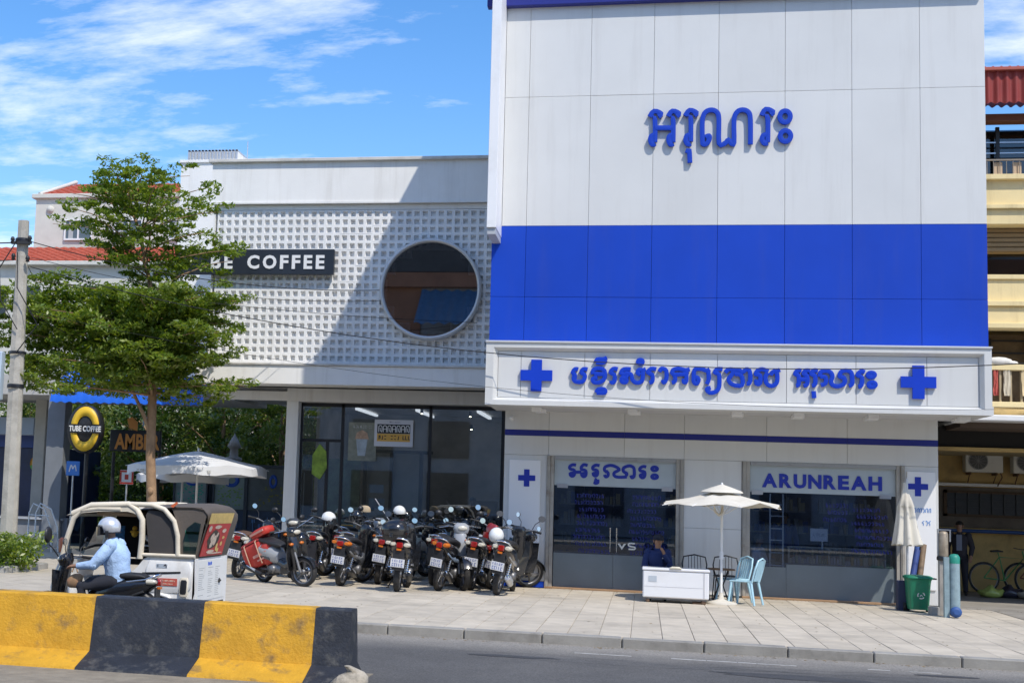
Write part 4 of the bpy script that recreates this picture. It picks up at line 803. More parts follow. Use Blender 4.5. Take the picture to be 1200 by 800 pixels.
    b = B(); b.ell(hd+f*.088-up*.01, (.014, .014, .022), 6); part('nose', b, skinm, root, w=False)
    for s in (-1, 1):
        part('eye', B().ell(hd+f*.080+sd*s*.032+up*.018, (.010, .010, .008), 6), bpl, root, w=False); part('ear', B().ell(hd+sd*s*.088, (.016, .012, .028), 6), skinm, root, w=False)
    part('mouth', B().ell(hd+f*.080-up*.048, (.012, .012, .006), 6), mat('lips', (.3, .1, .08)), root, w=False)
    hair = B(); hair.ell(hd-f*.030+up*.030, (.092, .096, .090), 12); part('hair', hair, cols['hair'], root, w=False)
    if cap:
        b = B(); R = Matrix((( f.x, sd.x, up.x), (f.y, sd.y, up.y), (f.z, sd.z, up.z))).to_4x4()
        M4 = Matrix.Translation(hd) @ R
        b2 = B(); b2.lathe([(.102, .03), (.104, .06), (.09, .10), (.05, .125), (.001, .13)], n=16); b2.box(.06, .18, -.06, .06, .035, .045, c=.004)
        b.add([M4 @ Vector(v) for v in b2.v], b2.f, 0, True); part('cap', b, cap, root, w=False)
    return body
def helmet_mesh():
    """open face helmet, front +X, origin at its base centre; shell, visor, trim"""
    s = B(); P = []
    for i in range(11):
        ph = radians(-28+i*11.8); row = []
        for k in range(21):
            w = radians(-180+18*k); r = .13*cos(ph)
            x = r*cos(w)*1.10; y = r*sin(w)*.95; z = .13*sin(ph)+.09
            if cos(w) > .45 and z < .105: 
                z = .105+(z-.105)*.02; x *= .93
            row.append((x, y, z))
        P.append(row)
    s.grid(P)
    v = B(); P = []
    for i in range(5):
        z = .10-i*.026; P.append([(.158*cos(radians(a))*(1+.02*i), .142*sin(radians(a)), z) for a in range(-62, 63, 12)])
    v.grid(P)
    t = B(); t.tube([(.135*cos(radians(a))*1.03, .13*sin(radians(a)), .028-(.0 if abs(a) > 70 else 0)) for a in range(70, 291, 22)], .009, 6); t.box(-.02, .02, -.135, -.128, -.03, .05); t.box(-.02, .02, .128, .135, -.03, .05)
    return s, v, t
hs_, hv_, ht_ = helmet_mesh()
hmesh = {}
visor = mat('smoked visor', (.03, .032, .035), .08, coat=.5)
def helmet(loc, rot, m, label, tilt=(0, 0), name='helmet', group='motorcycle helmets left on the bikes', scale=1.0, vis=True):
    t = thing(name, label, 'helmet', loc, rot, group=group); t.rotation_euler = (tilt[0], tilt[1], rot); t.scale = (scale,)*3
    for nm, bb_, mm_ in (('shell', hs_, m), ('visor', hv_, visor), ('trim', ht_, bpl)):
        if nm == 'visor' and not vis: continue
        k = (nm, mm_.name)
        if k not in hmesh:
            hmesh[k] = bb_.mesh(nm, mm_); fixn(hmesh[k])
        o = bpy.data.objects.new(nm, hmesh[k]); COL.objects.link(o); o.parent = t
    return t
# ================================================================ scooter, front toward +X, on the ground at z=0
red_l = mat('red lens', (.30, .010, .010), .15, coat=.6); clear_l = mat('clear lens', (.62, .58, .48), .12, coat=.6); mirm = mat('mirror glass', (.55, .57, .6), .08, 1.0)
platem = mat('plate white', (.60, .61, .62), .5, var=.1, vs=20); seatm = mat('seat vinyl', (.02, .02, .022), .55, bump=.2, bs=80); grim = mat('engine grey', (.20, .20, .205), .45, .6, var=.2, vs=12)
orl = mat('amber lens', (.6, .16, .02), .2)
def scooter(paint, accent, style=0):
    t = thing('scooter', 'scooter', 'scooter'); P_ = lambda n, b, m, p=t, **k: part(n, b, m, p, w=False, **k)
    for x in (-.60, .64):
        wh = P_('wheel', B().lathe([(.0, -.045), (.05, -.045), (.05, .045), (.0, .045)], (x, 0, .275), 'Y', 12), grim)
        P_('tyre', B().lathe([(.215, -.03), (.245, -.045), (.268, -.036), (.279, -.012), (.279, .012), (.268, .036), (.245, .045), (.215, .03)], (x, 0, .275), 'Y', 30), rub, wh)
        b = B(); b.lathe([(.216, -.03), (.196, -.028), (.196, .028), (.216, .03)], (x, 0, .275), 'Y', 26)
        for k in range(5):
            a = 2*pi*k/5; 
            for s in (-.016, .016): b.tube([(x+.04*cos(a), s, .275+.04*sin(a)), (x+.2*cos(a+.12), s, .275+.2*sin(a+.12))], .010, 5)
        P_('rim', b, mat('dark alloy', (.22, .22, .23), .4, .7), wh)
    P_('brake_disc', B().lathe([(.055, .05), (.11, .05), (.11, .054), (.055, .054), (.055, .05)], (.64, 0, .275), 'Y', 20), chrome)
    b = B(); b.loft([(-.98, 0, .775, .045, .03), (-.93, 0, .765, .10, .055), (-.82, 0, .725, .15, .10), (-.62, 0, .67, .17, .15), (-.38, 0, .62, .17, .18), (-.12, 0, .56, .145, .18), (.02, 0, .50, .09, .12)], 16, e=2.4); P_('tail_body', b, paint)
    b = B(); b.loft([(-.16, 0, .52, .085, .10), (.0, 0, .42, .085, .09), (.18, 0, .37, .09, .075), (.34, 0, .42, .085, .09), (.43, 0, .54, .07, .09)], 12, e=2.6); P_('under_body', b, accent)
    b = B(); b.loft([(-.80, 0, .825, .10, .02), (-.72, 0, .84, .125, .04), (-.45, 0, .835, .14, .05), (-.18, 0, .79, .13, .05), (.02, 0, .755, .09, .045), (.09, 0, .73, .05, .02)], 14, e=3); P_('seat', b, seatm)
    # leg shields
    for s in (-1, 1):
        P = []
        for i in range(8):
            u = i/7; z = .30+u*.56; P.append([(.36+.09*u+.10*v*(1-.5*u), s*(.055+.15*v*(1-.35*abs(u-.45))), z+.02*v) for v in (0, .35, .7, 1)])
        Q = [[(x+.022, y, z) for x, y, z in r] for r in P]
        b = B(); b.grid(P); b.grid(Q); b.grid([[P[i][-1] for i in range(8)], [Q[i][-1] for i in range(8)]]); b.grid([[P[0][j] for j in range(4)], [Q[0][j] for j in range(4)]]); b.grid([[P[-1][j] for j in range(4)], [Q[-1][j] for j in range(4)]])
        P_('leg_shield', b, paint, fix=True)
    b = B(); b.loft([(.30, .475, 0, .05, .09), (.48, .47, 0, .07, .10), (.70, .45, 0, .08, .12), (.86, .42, 0, .09, .11), (.94, .40, 0, .07, .10)], 12, ax='Z', e=2.3); P_('front_cowl', b, paint)
    b = B(); b.loft([(.93, .40, 0, .08, .11), (1.0, .41, 0, .10, .13), (1.06, .40, 0, .085, .12), (1.10, .37, 0, .04, .07)], 14, ax='Z', e=2.4); hc = P_('head_cowl', b, paint)
    P_('headlight', B().ell((.485, 0, 1.01), (.035, .085, .045), 12), clear_l, hc)
    for s in (-1, 1): P_('indicator', B().ell((.505, s*.10, .80), (.035, .045, .03), 8), orl)
    # fork, fender
    for s in (-1, 1): P_('fork_leg', B().tube([(.46, s*.06, .72), (.62, s*.075, .32), (.64, s*.075, .27)], [.022, .026, .022], 8), grim)
    b = B(); P = []
    for i in range(9):
        a = radians(20+i*17); P.append([(.64+.305*cos(a), y, .275+.305*sin(a)-.25*abs(y)) for y in (-.065, -.04, 0, .04, .065)])
    b.grid(P); b.grid([[(x*1.0, y, z-.006) for x, y, z in r] for r in P]); P_('front_fender', b, paint, fix=False)
    # bars
    b = B(); b.tube([(.22, -.34, 1.03), (.30, -.2, 1.05), (.38, -.06, 1.02), (.38, .06, 1.02), (.30, .2, 1.05), (.22, .34, 1.03)], .012, 8)
    hb = P_('handlebar', b, grim)
    for s in (-1, 1):
        P_('grip', B().tube([(.21, s*.355, 1.028), (.285, s*.23, 1.046)], .019, 8), rub, hb)
        P_('lever', B().tube([(.36, s*.2, 1.04), (.30, s*.34, 1.02)], .007, 6), chrome, hb)
        mi = P_('mirror', B().tube([(.30, s*.20, 1.05), (.31, s*.25, 1.16), (.27, s*.33, 1.23)], .006, 6).lathe([(.001, .03), (.04, .025), (.058, .005), (.058, 0), (.054, -.002)], (.265, s*.345, 1.26), 'X', 18, sy=.85), bpl)
        P_('mirror_glass', B().lathe([(.001, 0), (.055, 0)], (.2635, s*.345, 1.26), 'X', 18, sy=.85, smooth=False), mirm, mi)
    # rear: lamp, plate, fender, rail
    tl = P_('tail_light', B().loft([(-1.005, 0, .765, .042, .036), (-.985, 0, .765, .052, .045), (-.90, 0, .765, .06, .05)], 12, e=4), red_l)
    for s in (-1, 1): P_('rear_indicator', B().loft([(-.965, s*.095, .775, .035, .02), (-.93, s*.095, .775, .058, .036), (-.84, s*.105, .775, .055, .04)], 10, e=2.2), clear_l)
    b = B(); b.box(-.96, -.935, -.085, .085, .36, .70, c=.006); b.loft([(-.955, 0, .42, .08, .06), (-.88, 0, .50, .085, .09), (-.76, 0, .60, .08, .07)], 10); b.loft([(-.80, 0, .56, .075, .05), (-.60, 0, .60, .085, .05), (-.40, 0, .52, .08, .06)], 10); rf = P_('rear_fender', b, bpl)
    pl = P_('license_plate', B().box(-.985, -.978, -.105, .105, .41, .545, c=.003), platem, rf)
    return t, tl, rf
def scooter_full(paint, accent):
    t, tl, rf = scooter(paint, accent); P_ = lambda n, b, m, p=t, **k: part(n, b, m, p, w=False, **k)
    pl = [c for c in rf.children if c.name.startswith('license')][0]
    b = B(); rg = random.Random(2)
    # faint characters on the plate, facing the rear
    for r, (z, h) in enumerate(((.495, .035), (.425, .05))):
        y = .08
        while y > -.085:
            b.box(-.9875, -.985, y-.008, y, z, z+h)
            if rg.random() < .7: b.box(-.9874, -.985, y-.022, y-.009, z+h*.8, z+h)
            if rg.random() < .5: b.box(-.9874, -.985, y-.022, y-.009, z, z+h*.2)
            y -= .034
    P_('plate_marks', b, mat('plate blue', (.05, .08, .3), .5), pl)
    P_('plate_light', B().box(-1.0, -.95, -.035, .035, .68, .71), orl)
    b = B(); b.tube([(-.55, .13, .76), (-.82, .14, .80), (-.95, .10, .86), (-.985, 0, .875), (-.95, -.10, .86), (-.82, -.14, .80), (-.55, -.13, .76)], .013, 8); P_('grab_rail', b, chrome)
    b = B(); b.tube([(.02, -.09, .22), (-.20, -.13, .17), (-.42, -.15, .20)], .017, 8); b.tube([(-.40, -.155, .20), (-.48, -.16, .215), (-.84, -.175, .32), (-.90, -.175, .335)], [.026, .05, .056, .04], 12); ex = P_('exhaust', b, mat('exhaust black', (.04, .04, .042), .4, .5))
    b = B(); b.loft([(-.80, -.205, .325, .012, .035), (-.55, -.20, .255, .012, .04)], 8); P_('heat_shield', b, alu, ex); P_('exhaust_tip', B().lathe([(.022, -.915), (.022, -.90), (.04, -.90)], (0, -.175, .34), 'X', 12), chrome, ex)
    b = B(); b.loft([(-.32, 0, .30, .10, .09), (-.10, 0, .30, .13, .12), (.08, 0, .28, .10, .09)], 12); b.lathe([(.001, -.16), (.07, -.155), (.085, -.13), (.085, -.08)], (-.12, 0, .30), 'Y', 14); b.lathe([(.001, .16), (.08, .155), (.09, .13), (.09, .08)], (-.16, 0, .30), 'Y', 14)
    P_('engine', b, grim)
    b = B()
    for s in (-1, 1): b.tube([(-.15, s*.08, .29), (-.60, s*.085, .275)], .02, 6)
    P_('swingarm', b, grim)
    for s in (-1, 1):
        b = B(); b.tube([(-.60, s*.11, .29), (-.52, s*.12, .60)], .014, 6)
        for k in range(7): b.lathe([(.030, -.008), (.034, 0), (.030, .008)], (-.595+.0115*k, s*.11, .33+.035*k), 'Z', 8)
        P_('shock_absorber', b, chrome)
    b = B(); b.tube([(-.05, .10, .22), (-.02, .20, .02)], .011, 6); b.box(-.05, .02, .18, .23, 0, .012); P_('kickstand', b, blkm)
    b = B(); b.tube([(-.12, -.20, .235), (-.12, .20, .235)], .013, 6); b.box(-.15, -.09, -.24, -.14, .235, .25); b.box(-.15, -.09, .14, .24, .235, .25); P_('footpeg', b, rub)
    b = B(); b.loft([(-.80, .125, .65, .01, .02), (-.45, .155, .56, .01, .05), (-.15, .14, .50, .01, .03)], 8); b.loft([(-.80, -.125, .65, .01, .02), (-.45, -.155, .56, .01, .05), (-.15, -.14, .50, .01, .03)], 8); P_('side_decal', b, accent)
    return t
def paintm(n, c, r=.22): return mat(n, c, r, coat=.6, dirt=(.16, .14, .11), dirts=3, dirta=.22)
pk = paintm('gloss black paint', (.012, .013, .016)); pg = paintm('charcoal paint', (.05, .053, .06)); pr = paintm('red orange paint', (.50, .045, .02)); pw = paintm('pearl white paint', (.68, .68, .66)); pbl = paintm('blue paint', (.03, .10, .42)); plb = paintm('pale blue paint', (.35, .46, .62)); pdr = paintm('deep red paint', (.32, .02, .02)); psv = paintm('silver paint', (.35, .36, .37)); pol = paintm('olive paint', (.22, .24, .06))
sc0 = scooter_full(pk, pg)
STEER = set()
def _mark(o):
    for ch in o.children:
        n = ch.name.split('.')[0]
        if n in ('front_fender', 'fork_leg', 'handlebar', 'head_cowl', 'brake_disc', 'mirror') or (n == 'wheel' and min(v.co.x for v in ch.data.vertices) > 0): STEER.add(ch.data.name)
_mark(sc0)
def recolor(o, mp):
    for ch in o.children:
        for s in ch.material_slots:
            if s.material in mp.keys(): s.link = 'OBJECT' if False else s.link
        recolor(ch, mp)
_mv = {}
def variant(o, mp, key):
    for ch in o.children:
        if ch.type == 'MESH':
            nm = ch.name.split('.')[0]; m = None
            if nm in mp: m = mp[nm]
            if m is not None:
                k = (ch.data.name, m.name)
                if k not in _mv: _mv[k] = ch.data.copy(); _mv[k].materials[0] = m
                ch.data = _mv[k]
        variant(ch, mp, key)
def place(o, x, y, deg, lean=0, z=0, s=1.0):
    o.location = (x, y, z); o.rotation_euler = (radians(lean), 0, radians(deg)); o.scale = (s, s, s)
first = [sc0]
def new_scooter(x, y, deg, label, mp={}, lean=-7, s=1.07, contact='rear', group='scooters parked outside the cafe', drop=(), z=0.0):
    o = first.pop() if first else copy_tree(sc0)
    if o is not sc0: pass
    place(o, 0, 0, deg, lean, 0, s)
    dx = -.60*s if contact == 'rear' else (.64*s if contact == 'front' else 0)
    o.location = (x-dx*cos(radians(deg)), y-dx*sin(radians(deg)), z)
    tag(o, label, 'motorcycle', group)
    SCO.append((o, mp, drop)); return o
SCO = []
def finish_scooters():
    for i, (o, mp, drop) in enumerate(SCO):
        rg = random.Random(i*7+1); st = radians(rg.choice((-32, -24, -15, 12, 20)) if i not in (1, 9, 11, 22) else 14)
        A = Matrix.Translation((.46, 0, .6)) @ Matrix.Rotation(st, 4, Vector((-.42, 0, 1)).normalized()) @ Matrix.Translation((-.46, 0, -.6))
        for ch in o.children:
            if ch.data and ch.data.name in STEER: ch.matrix_local = A
        sx = o.scale.x; o.scale = (sx*rg.uniform(.96, 1.03), sx*rg.uniform(.98, 1.18), sx*rg.uniform(.95, 1.06))
        variant(o, mp, i)
        def rm(p):
            for ch in list(p.children):
                if ch.name.split('.')[0] in drop:
                    for c in list(ch.children): bpy.data.objects.remove(c)
                    bpy.data.objects.remove(ch)
                else: rm(ch)
        if drop: rm(o)
# ================================================================ parked scooters: front row (tails to the road)
S = new_scooter
rs = copy_tree(sc0)
s1 = S(-8.50, -1.60, 84, 'black scooter parked behind the white and grey tuk-tuk, leftmost of the row', {'seat': mat('brown seat vinyl', (.10, .05, .03), .5)}, 10)
s2 = S(-6.72, -3.25, -38, 'moped standing side-on under big red delivery bags', {'tail_body': psv, 'front_cowl': pk}, 9, contact='front', drop=('grab_rail',), s=1.0)
s3 = S(-6.23, -2.58, 84, 'black scooter with a cream and red tail lamp, under the white and black helmet', {'side_decal': psv, 'tail_body': pg, 'rear_indicator': orl}, 7)
s4 = S(-5.72, -1.55, 92, 'scooter with orange red leg shields between two black scooters', {'leg_shield': pr, 'front_cowl': pw, 'tail_body': pk}, 8)
s5 = S(-5.03, -3.35, 93, 'black scooter carrying a big round glossy black top case', {}, 5)
s6 = S(-4.41, -2.60, 80, 'black scooter with pale blue side panels and a silver grab rail', {'leg_shield': plb, 'under_body': pbl, 'side_decal': plb, 'rear_indicator': orl, 'front_cowl': plb}, 9)
s7 = S(-3.89, -1.95, 86, 'scooter with red and white fairings, second from the right in the front row', {'front_cowl': pdr, 'head_cowl': pdr, 'leg_shield': pw}, 8)
s8 = S(-3.30, -2.93, 84, 'black scooter carrying a white helmet on its seat in front of the pier', {'side_decal': psv, 'exhaust': alu}, 10)
s9 = S(-3.55, -1.35, 66, 'black scooter furthest right, its front wheel against the pharmacy pier', {'front_cowl': pk}, 9, drop=('grab_rail',))
# second and third rows, closer to the cafe glass
s10 = S(-7.62, -.75, -97, 'dark moped with a round white lamp, facing the road left of the row', {'head_cowl': pg}, 7, contact='front')
s11 = S(-6.9, .45, 78, 'black scooter in the second row behind the white and black helmet', {}, 6, drop=('mirror',))
s12 = S(-6.15, .85, -75, 'scooter in the second row under the tan cap', {'tail_body': psv, 'head_cowl': psv}, 6)
s13 = S(-5.45, .55, 85, 'cream scooter in the second row beside the white helmet', {'tail_body': mat('cream paint', (.52, .48, .38), .3), 'leg_shield': mat('cream paint', (.52, .48, .38))}, 6)
s14 = S(-4.75, .75, 80, 'dark blue scooter with a raised blue tail in the second row', {'tail_body': pbl, 'front_cowl': pbl}, 6)
s15 = S(-4.15, .35, 74, 'black scooter in the second row behind the red and white scooter', {}, 6, drop=('mirror',))
s16 = S(-3.70, 1.9, 82, 'black scooter deep in the shade beside the cafe end wall, under the dark jacket', {'front_cowl': pol}, 6, drop=('mirror',))
s17 = S(-5.9, 2.6, 88, 'dark scooter in the back row by the middle of the cafe glass', {}, 6, drop=('mirror',))
s18 = S(-7.3, 2.4, 84, 'dark scooter in the back row by the narrow cafe pane', {}, 6, drop=('mirror',))
s19 = S(-4.75, 2.9, 90, 'dark scooter in the back row by the right cafe pane', {}, 6, drop=('mirror',))
s20 = S(-6.55, -.55, 86, 'black scooter squeezed in behind the two left black scooters', {'side_decal': psv}, 7, drop=('license_plate', 'plate_light', 'mirror'))
s21 = S(-5.42, -1.0, 96, 'charcoal scooter between the top case scooter and the orange one', {'tail_body': pg, 'front_cowl': pg}, -6, drop=('license_plate', 'plate_light', 'mirror'))
s22 = S(-4.72, -1.05, 82, 'black scooter behind the pale blue sided scooter', {'front_cowl': pg}, 8, drop=('license_plate', 'plate_light', 'mirror'))
s23 = S(-4.15, -.85, -82, 'silver nosed scooter facing the road behind the red and white one', {'head_cowl': psv, 'front_cowl': psv}, 6)
s24 = S(-7.15, -1.05, 92, 'dark scooter between the red bag moped and the row', {'tail_body': pg}, 6, drop=('license_plate', 'plate_light', 'mirror'))
finish_scooters()
hw = mat('white helmet gloss', (.80, .80, .78), .15, coat=.8); hk = mat('black helmet gloss', (.012, .013, .016), .12, coat=.8); hsv = mat('silver helmet gloss', (.66, .67, .69), .3, .35, coat=.6); hbl = mat('pale blue helmet gloss', (.42, .52, .68), .2, coat=.6)
helmet((-3.36, -2.50, .95), radians(84), hw, 'plain white helmet lying on the seat of the right front scooter', (0, -.5), scale=1.12, vis=False)
helmet((-6.78, -1.35, 1.12), radians(20), hw, 'white and black helmet on the mirror left of the red leg shields', (0, .2)); helmet((-5.62, .1, 1.28), radians(150), hw, 'white helmet standing high in the second row by the jacket', (0, .1))
helmet((-6.40, -.35, 1.16), radians(200), hk, 'dark helmet with a white shine below the tan cap', (0, .2)); helmet((-9.10, -.75, 1.08), radians(190), hw, 'white helmet on the scooter behind the tuk-tuk', (0, .2))
helmet((-4.05, 1.3, 1.16), radians(230), hk, 'dark helmet hung on a second row scooter before the right cafe pane', (.3, .2))
helmet((-6.98, -2.55, .70), radians(250), hk, 'black helmet hanging over the front wheel of the moped with red bags', (0, .5), scale=1.25, vis=False)
helmet((-5.52, .22, 1.20), radians(10), hk, 'black helmet beside the high white helmet in the second row', (0, .1))
# top case
t = thing('top_case', 'big round glossy black top case on the rack of a scooter', 'luggage box', (-5.06, -3.50, .90), radians(84))
part('case_lid', B().loft([(.10, 0, 0, .24, .22), (.18, 0, 0, .27, .245), (.28, 0, 0, .24, .22), (.34, 0, 0, .16, .15), (.37, 0, 0, .05, .05)], 22, ax='Z', e=2.4), pk, t, w=False)
part('case_base', B().loft([(0, 0, 0, .16, .15), (.03, 0, 0, .22, .20), (.097, 0, 0, .25, .228)], 22, ax='Z', e=2.4), bpl, t, w=False); part('case_latch', B().box(-.255, -.24, -.03, .03, .06, .14), chrome, t, w=False)
# tan cap
t = thing('sun_cap', 'tan cloth cap hanging over a helmet in the second row', 'cap', (-6.33, .05, 1.34), 2.8)
capm = mat('tan cloth', (.42, .33, .22), .9, var=.1)
part('crown', B().lathe([(.11, 0), (.112, .04), (.10, .09), (.06, .125), (.001, .135)], n=16, sx=1.1), capm, t, w=False); part('brim', B().loft([(.0, .13, 0, .09, .09), (.012, .14, 0, .09, .09)], 14, ax='Z'), capm, t, w=False)
# jackets
def drape(name, label, x, y, z, w, d, h, c, seed):
    rg = random.Random(seed); b = B(); P = []
    for i in range(11):
        row = []
        for j in range(9):
            u, v = i/10-.5, j/8-.5; zz = z-h*(abs(u)*2)**2*.9+.025*sin(j*1.7+i)+rg.uniform(-.012, .012); row.append((x+u*w*(1-.2*abs(v)), y+v*d+rg.uniform(-.01, .01), zz))
        P.append(row)
    b.grid(P); b.grid([[(p[0], p[1], p[2]-.02) for p in r] for r in P]); b.grid([P[0], [(p[0], p[1], p[2]-.02) for p in P[0]]]); b.grid([P[-1], [(p[0], p[1], p[2]-.02) for p in P[-1]]])
    o = part(name, b, c, None, fix=False); tag(o, label, 'jacket'); return o
drape('jacket', 'beige and grey jacket thrown over a second row scooter', -5.75, .15, 1.16, .55, .35, .30, mat('beige grey cloth', (.28, .25, .20), .9, var=.2, vs=9), 1)
drape('jacket', 'dark quilted jacket on the scooter beside the cafe end wall', -3.95, 1.95, 1.32, .5, .45, .35, mat('dark quilted cloth', (.05, .055, .06), .85, var=.3, vs=12, bump=.5, bs=18), 2)
# red delivery bags
rdb = mat('red delivery nylon', (.50, .035, .022), .6, var=.12, vs=5, bump=.25, bs=12, dirt=(.6, .45, .36), dirts=3.2, dirta=.25); rdl = mat('faded pale red', (.62, .30, .24), .7)
t = thing('delivery_bag', 'bulky red delivery bags tilted on the rear of the side-on moped', 'bag', (-7.70, -2.55, .30), radians(-38)); t.rotation_euler = (radians(10), radians(-22), radians(-33))
part('bag_body', B().loft([(.0, 0, 0, .24, .16), (.06, 0, 0, .30, .20), (.34, 0, 0, .31, .21), (.42, 0, 0, .30, .20), (.44, 0, 0, .26, .17)], 20, ax='Z', e=5).loft([(-.05, .33, -.02, .10, .16), (.0, .34, -.02, .15, .18), (.30, .35, -.02, .16, .19), (.36, .33, 0, .12, .15)], 16, ax='Z', e=4), rdb, t, w=False)
part('bag_flap', B().loft([(.445, 0, 0, .30, .20), (.48, 0, 0, .29, .19), (.50, 0, 0, .23, .14)], 20, ax='Z', e=5), mat('dark red nylon', (.34, .025, .02), .7, var=.15, vs=6), t, w=False)
part('upper_pouch', B().loft([(.50, .26, 0, .20, .14), (.54, .26, 0, .23, .16), (.62, .27, 0, .22, .15), (.65, .27, 0, .14, .1)], 16, ax='Z', e=4), rdb, t, w=False)
part('pale_strip', B().box(.02, .40, -.218, -.205, .16, .21).box(.1, .3, -.216, -.205, .08, .11).box(.08, .46, -.178, -.16, .56, .60), rdl, t, w=False)
for x in (-.12, .2): part('strap', B().tube([(x, -.212, .02), (x, -.222, .2), (x, -.215, .44), (x, -.1, .51)], .012, 6), mat('strap cream', (.5, .32, .22), .8), t, w=False)
t2 = part('windscreen_visor', B().tube([(-7.45, -1.2, .98), (-7.12, -1.15, 1.22)], .012, 6), chrome, None); tag(t2, 'bright metal bar leaning up beside the white cafe column', 'metal bar')
t2 = part('leaning_rod', B().tube([(-6.05, -.35, 1.62), (-5.70, -.25, 1.10)], .011, 6), alu, None); tag(t2, 'thin grey rod leaning above the beige jacket', 'rod')
# ================================================================ tuk-tuk (nose toward -X), origin under its near rear corner
tk = thing('tuk_tuk', 'white three-wheeled tuk-tuk with a grey hood and a red poster on its back', 'tuk-tuk', (-6.24, -11.25, -.12)); TK = lambda n, b, m, p=tk, **k: part(n, b, m, p, w=False, **k)
tw = mat('tuk-tuk white paint', (.83, .82, .79), .4, coat=.3, var=.03, dirt=(.33, .27, .18), dirts=2.6, dirta=.35); hood = mat('grey brown hood vinyl', (.115, .095, .078), .75, var=.1, vs=3, bump=.2, bs=30); frt = mat('aged cream frame', (.74, .66, .52), .55, dirt=(.3, .22, .12), dirts=5, dirta=.4); smk = mat('dark mesh curtain', (.055, .05, .048), .85, var=.15, vs=3)
Wd = 1.3
def side(y, s):
    """side wall outline: lower panel with wheel arch, from x=-.62 (door post) back to the tail"""
    P = [(-.94, .16), (-.60, .16), (-.58, .26), (-.52, .40), (-.40, .47), (-.28, .44), (-.20, .34), (-.17, .2), (-.02, .2), (.06, .50), (.04, .95), (-.55, .94), (-.62, .90), (-.70, .80), (-.80, .70), (-.93, .60)]
    return P
TK('side_panel', B().prism(side(0, 1), 0, .03), tw); TK('side_panel', B().prism(side(0, 1), Wd-.03, Wd), tw)
TK('cabin_shade_sheet', B().box(-1.50, -.60, Wd-.05, Wd-.04, .75, 1.50).box(-.60, -.59, .10, Wd-.06, .95, 1.50), mat('cabin shade black', (.018, .017, .017), .9))  # black sheets added to stand in for the dark shade inside the cabin
b = B(); b.box(-.80, .0, .03, Wd-.03, .2, .24); b.box(-1.75, -.8, .04, Wd-.04, .15, .19); b.box(-.04, 0, .03, Wd-.03, .24, .5); TK('floor', b, bpl)
# rear panel
b = B(); b.prism([(0, .30), (Wd, .30), (Wd, .93), (0, .93)], .03, .065, 'YZ'); b.prism([(-.0, .20), (Wd, .20), (Wd+.0, .29), (0, .29)], -.02, .05, 'YZ'); TK('rear_panel', b, tw)
TK('bumper', B().tube([(.09, -.02, .24), (.11, .1, .24), (.11, Wd-.1, .24), (.09, Wd+.02, .24)], .022, 8), frt); TK('rear_vent', B().box(.0655, .072, .12, Wd-.12, .305, .36), bpl)
pp = TK('paper_notice', B().box(.067, .0715, .06, Wd-.10, .40, .90, c=.001), mat('white notice vinyl', (.78, .77, .73), .5, dirt=(.5, .42, .3), dirts=5, dirta=.3))
b = B(); rg = random.Random(12); Rx = Matrix.Translation((.0715, 0, 0)) @ Matrix.Rotation(pi/2, 4, 'Z')
for cx in (.10, .48, .78):
    for k in range(16):
        z = .80-k*.024
        if rg.random() < .12: continue
        b.box(.0716, .0722, cx, cx+rg.uniform(.14, .27)*(1 if cx < .4 else .8), z, z+.007)
TK('small_print', b, mat('grey print', (.42, .42, .40), .6), pp); TK('blue_emblem', B().box(.0716, .0724, .46, .50, .83, .875).box(.0716, .0724, .51, .56, .83, .87).box(.0716, .0724, .57, .62, .835, .875), mat('emblem blue', (.03, .12, .6), .5), pp)
TK('door_latch', B().cyl((.072, .95, .62), (.085, .95, .62), .03, n=12).box(.085, .095, .9, .98, .61, .63), bpl)
# hood: roof skin swept along the side profile
RP = [(-1.68, 1.40), (-1.60, 1.47), (-1.40, 1.515), (-1.06, 1.54), (-.70, 1.56), (-.30, 1.60), (.0, 1.61), (.13, 1.59), (.185, 1.53), (.20, 1.46), (.17, 1.30), (.09, 1.0), (.06, .935)]
b = B(); P = []
for x, z in RP:
    row = []
    for k in range(13):
        v = k/12; y = Wd*v; a = abs(2*v-1); row.append((x-(.012 if z < 1.5 else 0)*a, y, z-.055*a**3 if z > 1.45 else z))
    P.append(row)
b.grid(P[:5], mi=1); b.grid(P[4:]); b.grid([[(x, y, z-.012) for x, y, z in r] for r in P[:9]]); TK('hood_top', b, [hood, frt], fix=False)
# side curtains in dark mesh, windows
def poly(y, P, m, n, t=.006): return TK(n, B().prism(P, y, y+t), m)
for y in (.012, Wd-.02):
    q = poly(y, [(-.56, .96), (-.19, .97), (-.20, 1.2), (-.30, 1.40), (-.42, 1.50), (-.60, 1.50), (-.63, 1.44)], smk, 'side_curtain')
    q = poly(y, [(-.16, .97), (.07, .96), (.13, 1.30), (.17, 1.48), (.10, 1.56), (-.30, 1.56), (-.24, 1.42), (-.17, 1.22)], hood, 'rear_quarter')
    poly(y-.012 if y < .5 else y+.012, [(-.11, 1.0), (.05, .99), (.10, 1.36), (.02, 1.38), (-.08, 1.30), (-.12, 1.15)], glass('green quarter glass', (.45, .62, .55), .12, .6), 'quarter_window')
    poly(y-.004 if y < .5 else y+.004, [(-.105, 1.02), (-.03, 1.02), (-.05, 1.16), (-.10, 1.28)], mat('green card', (.03, .26, .17), .6), 'green_sticker')
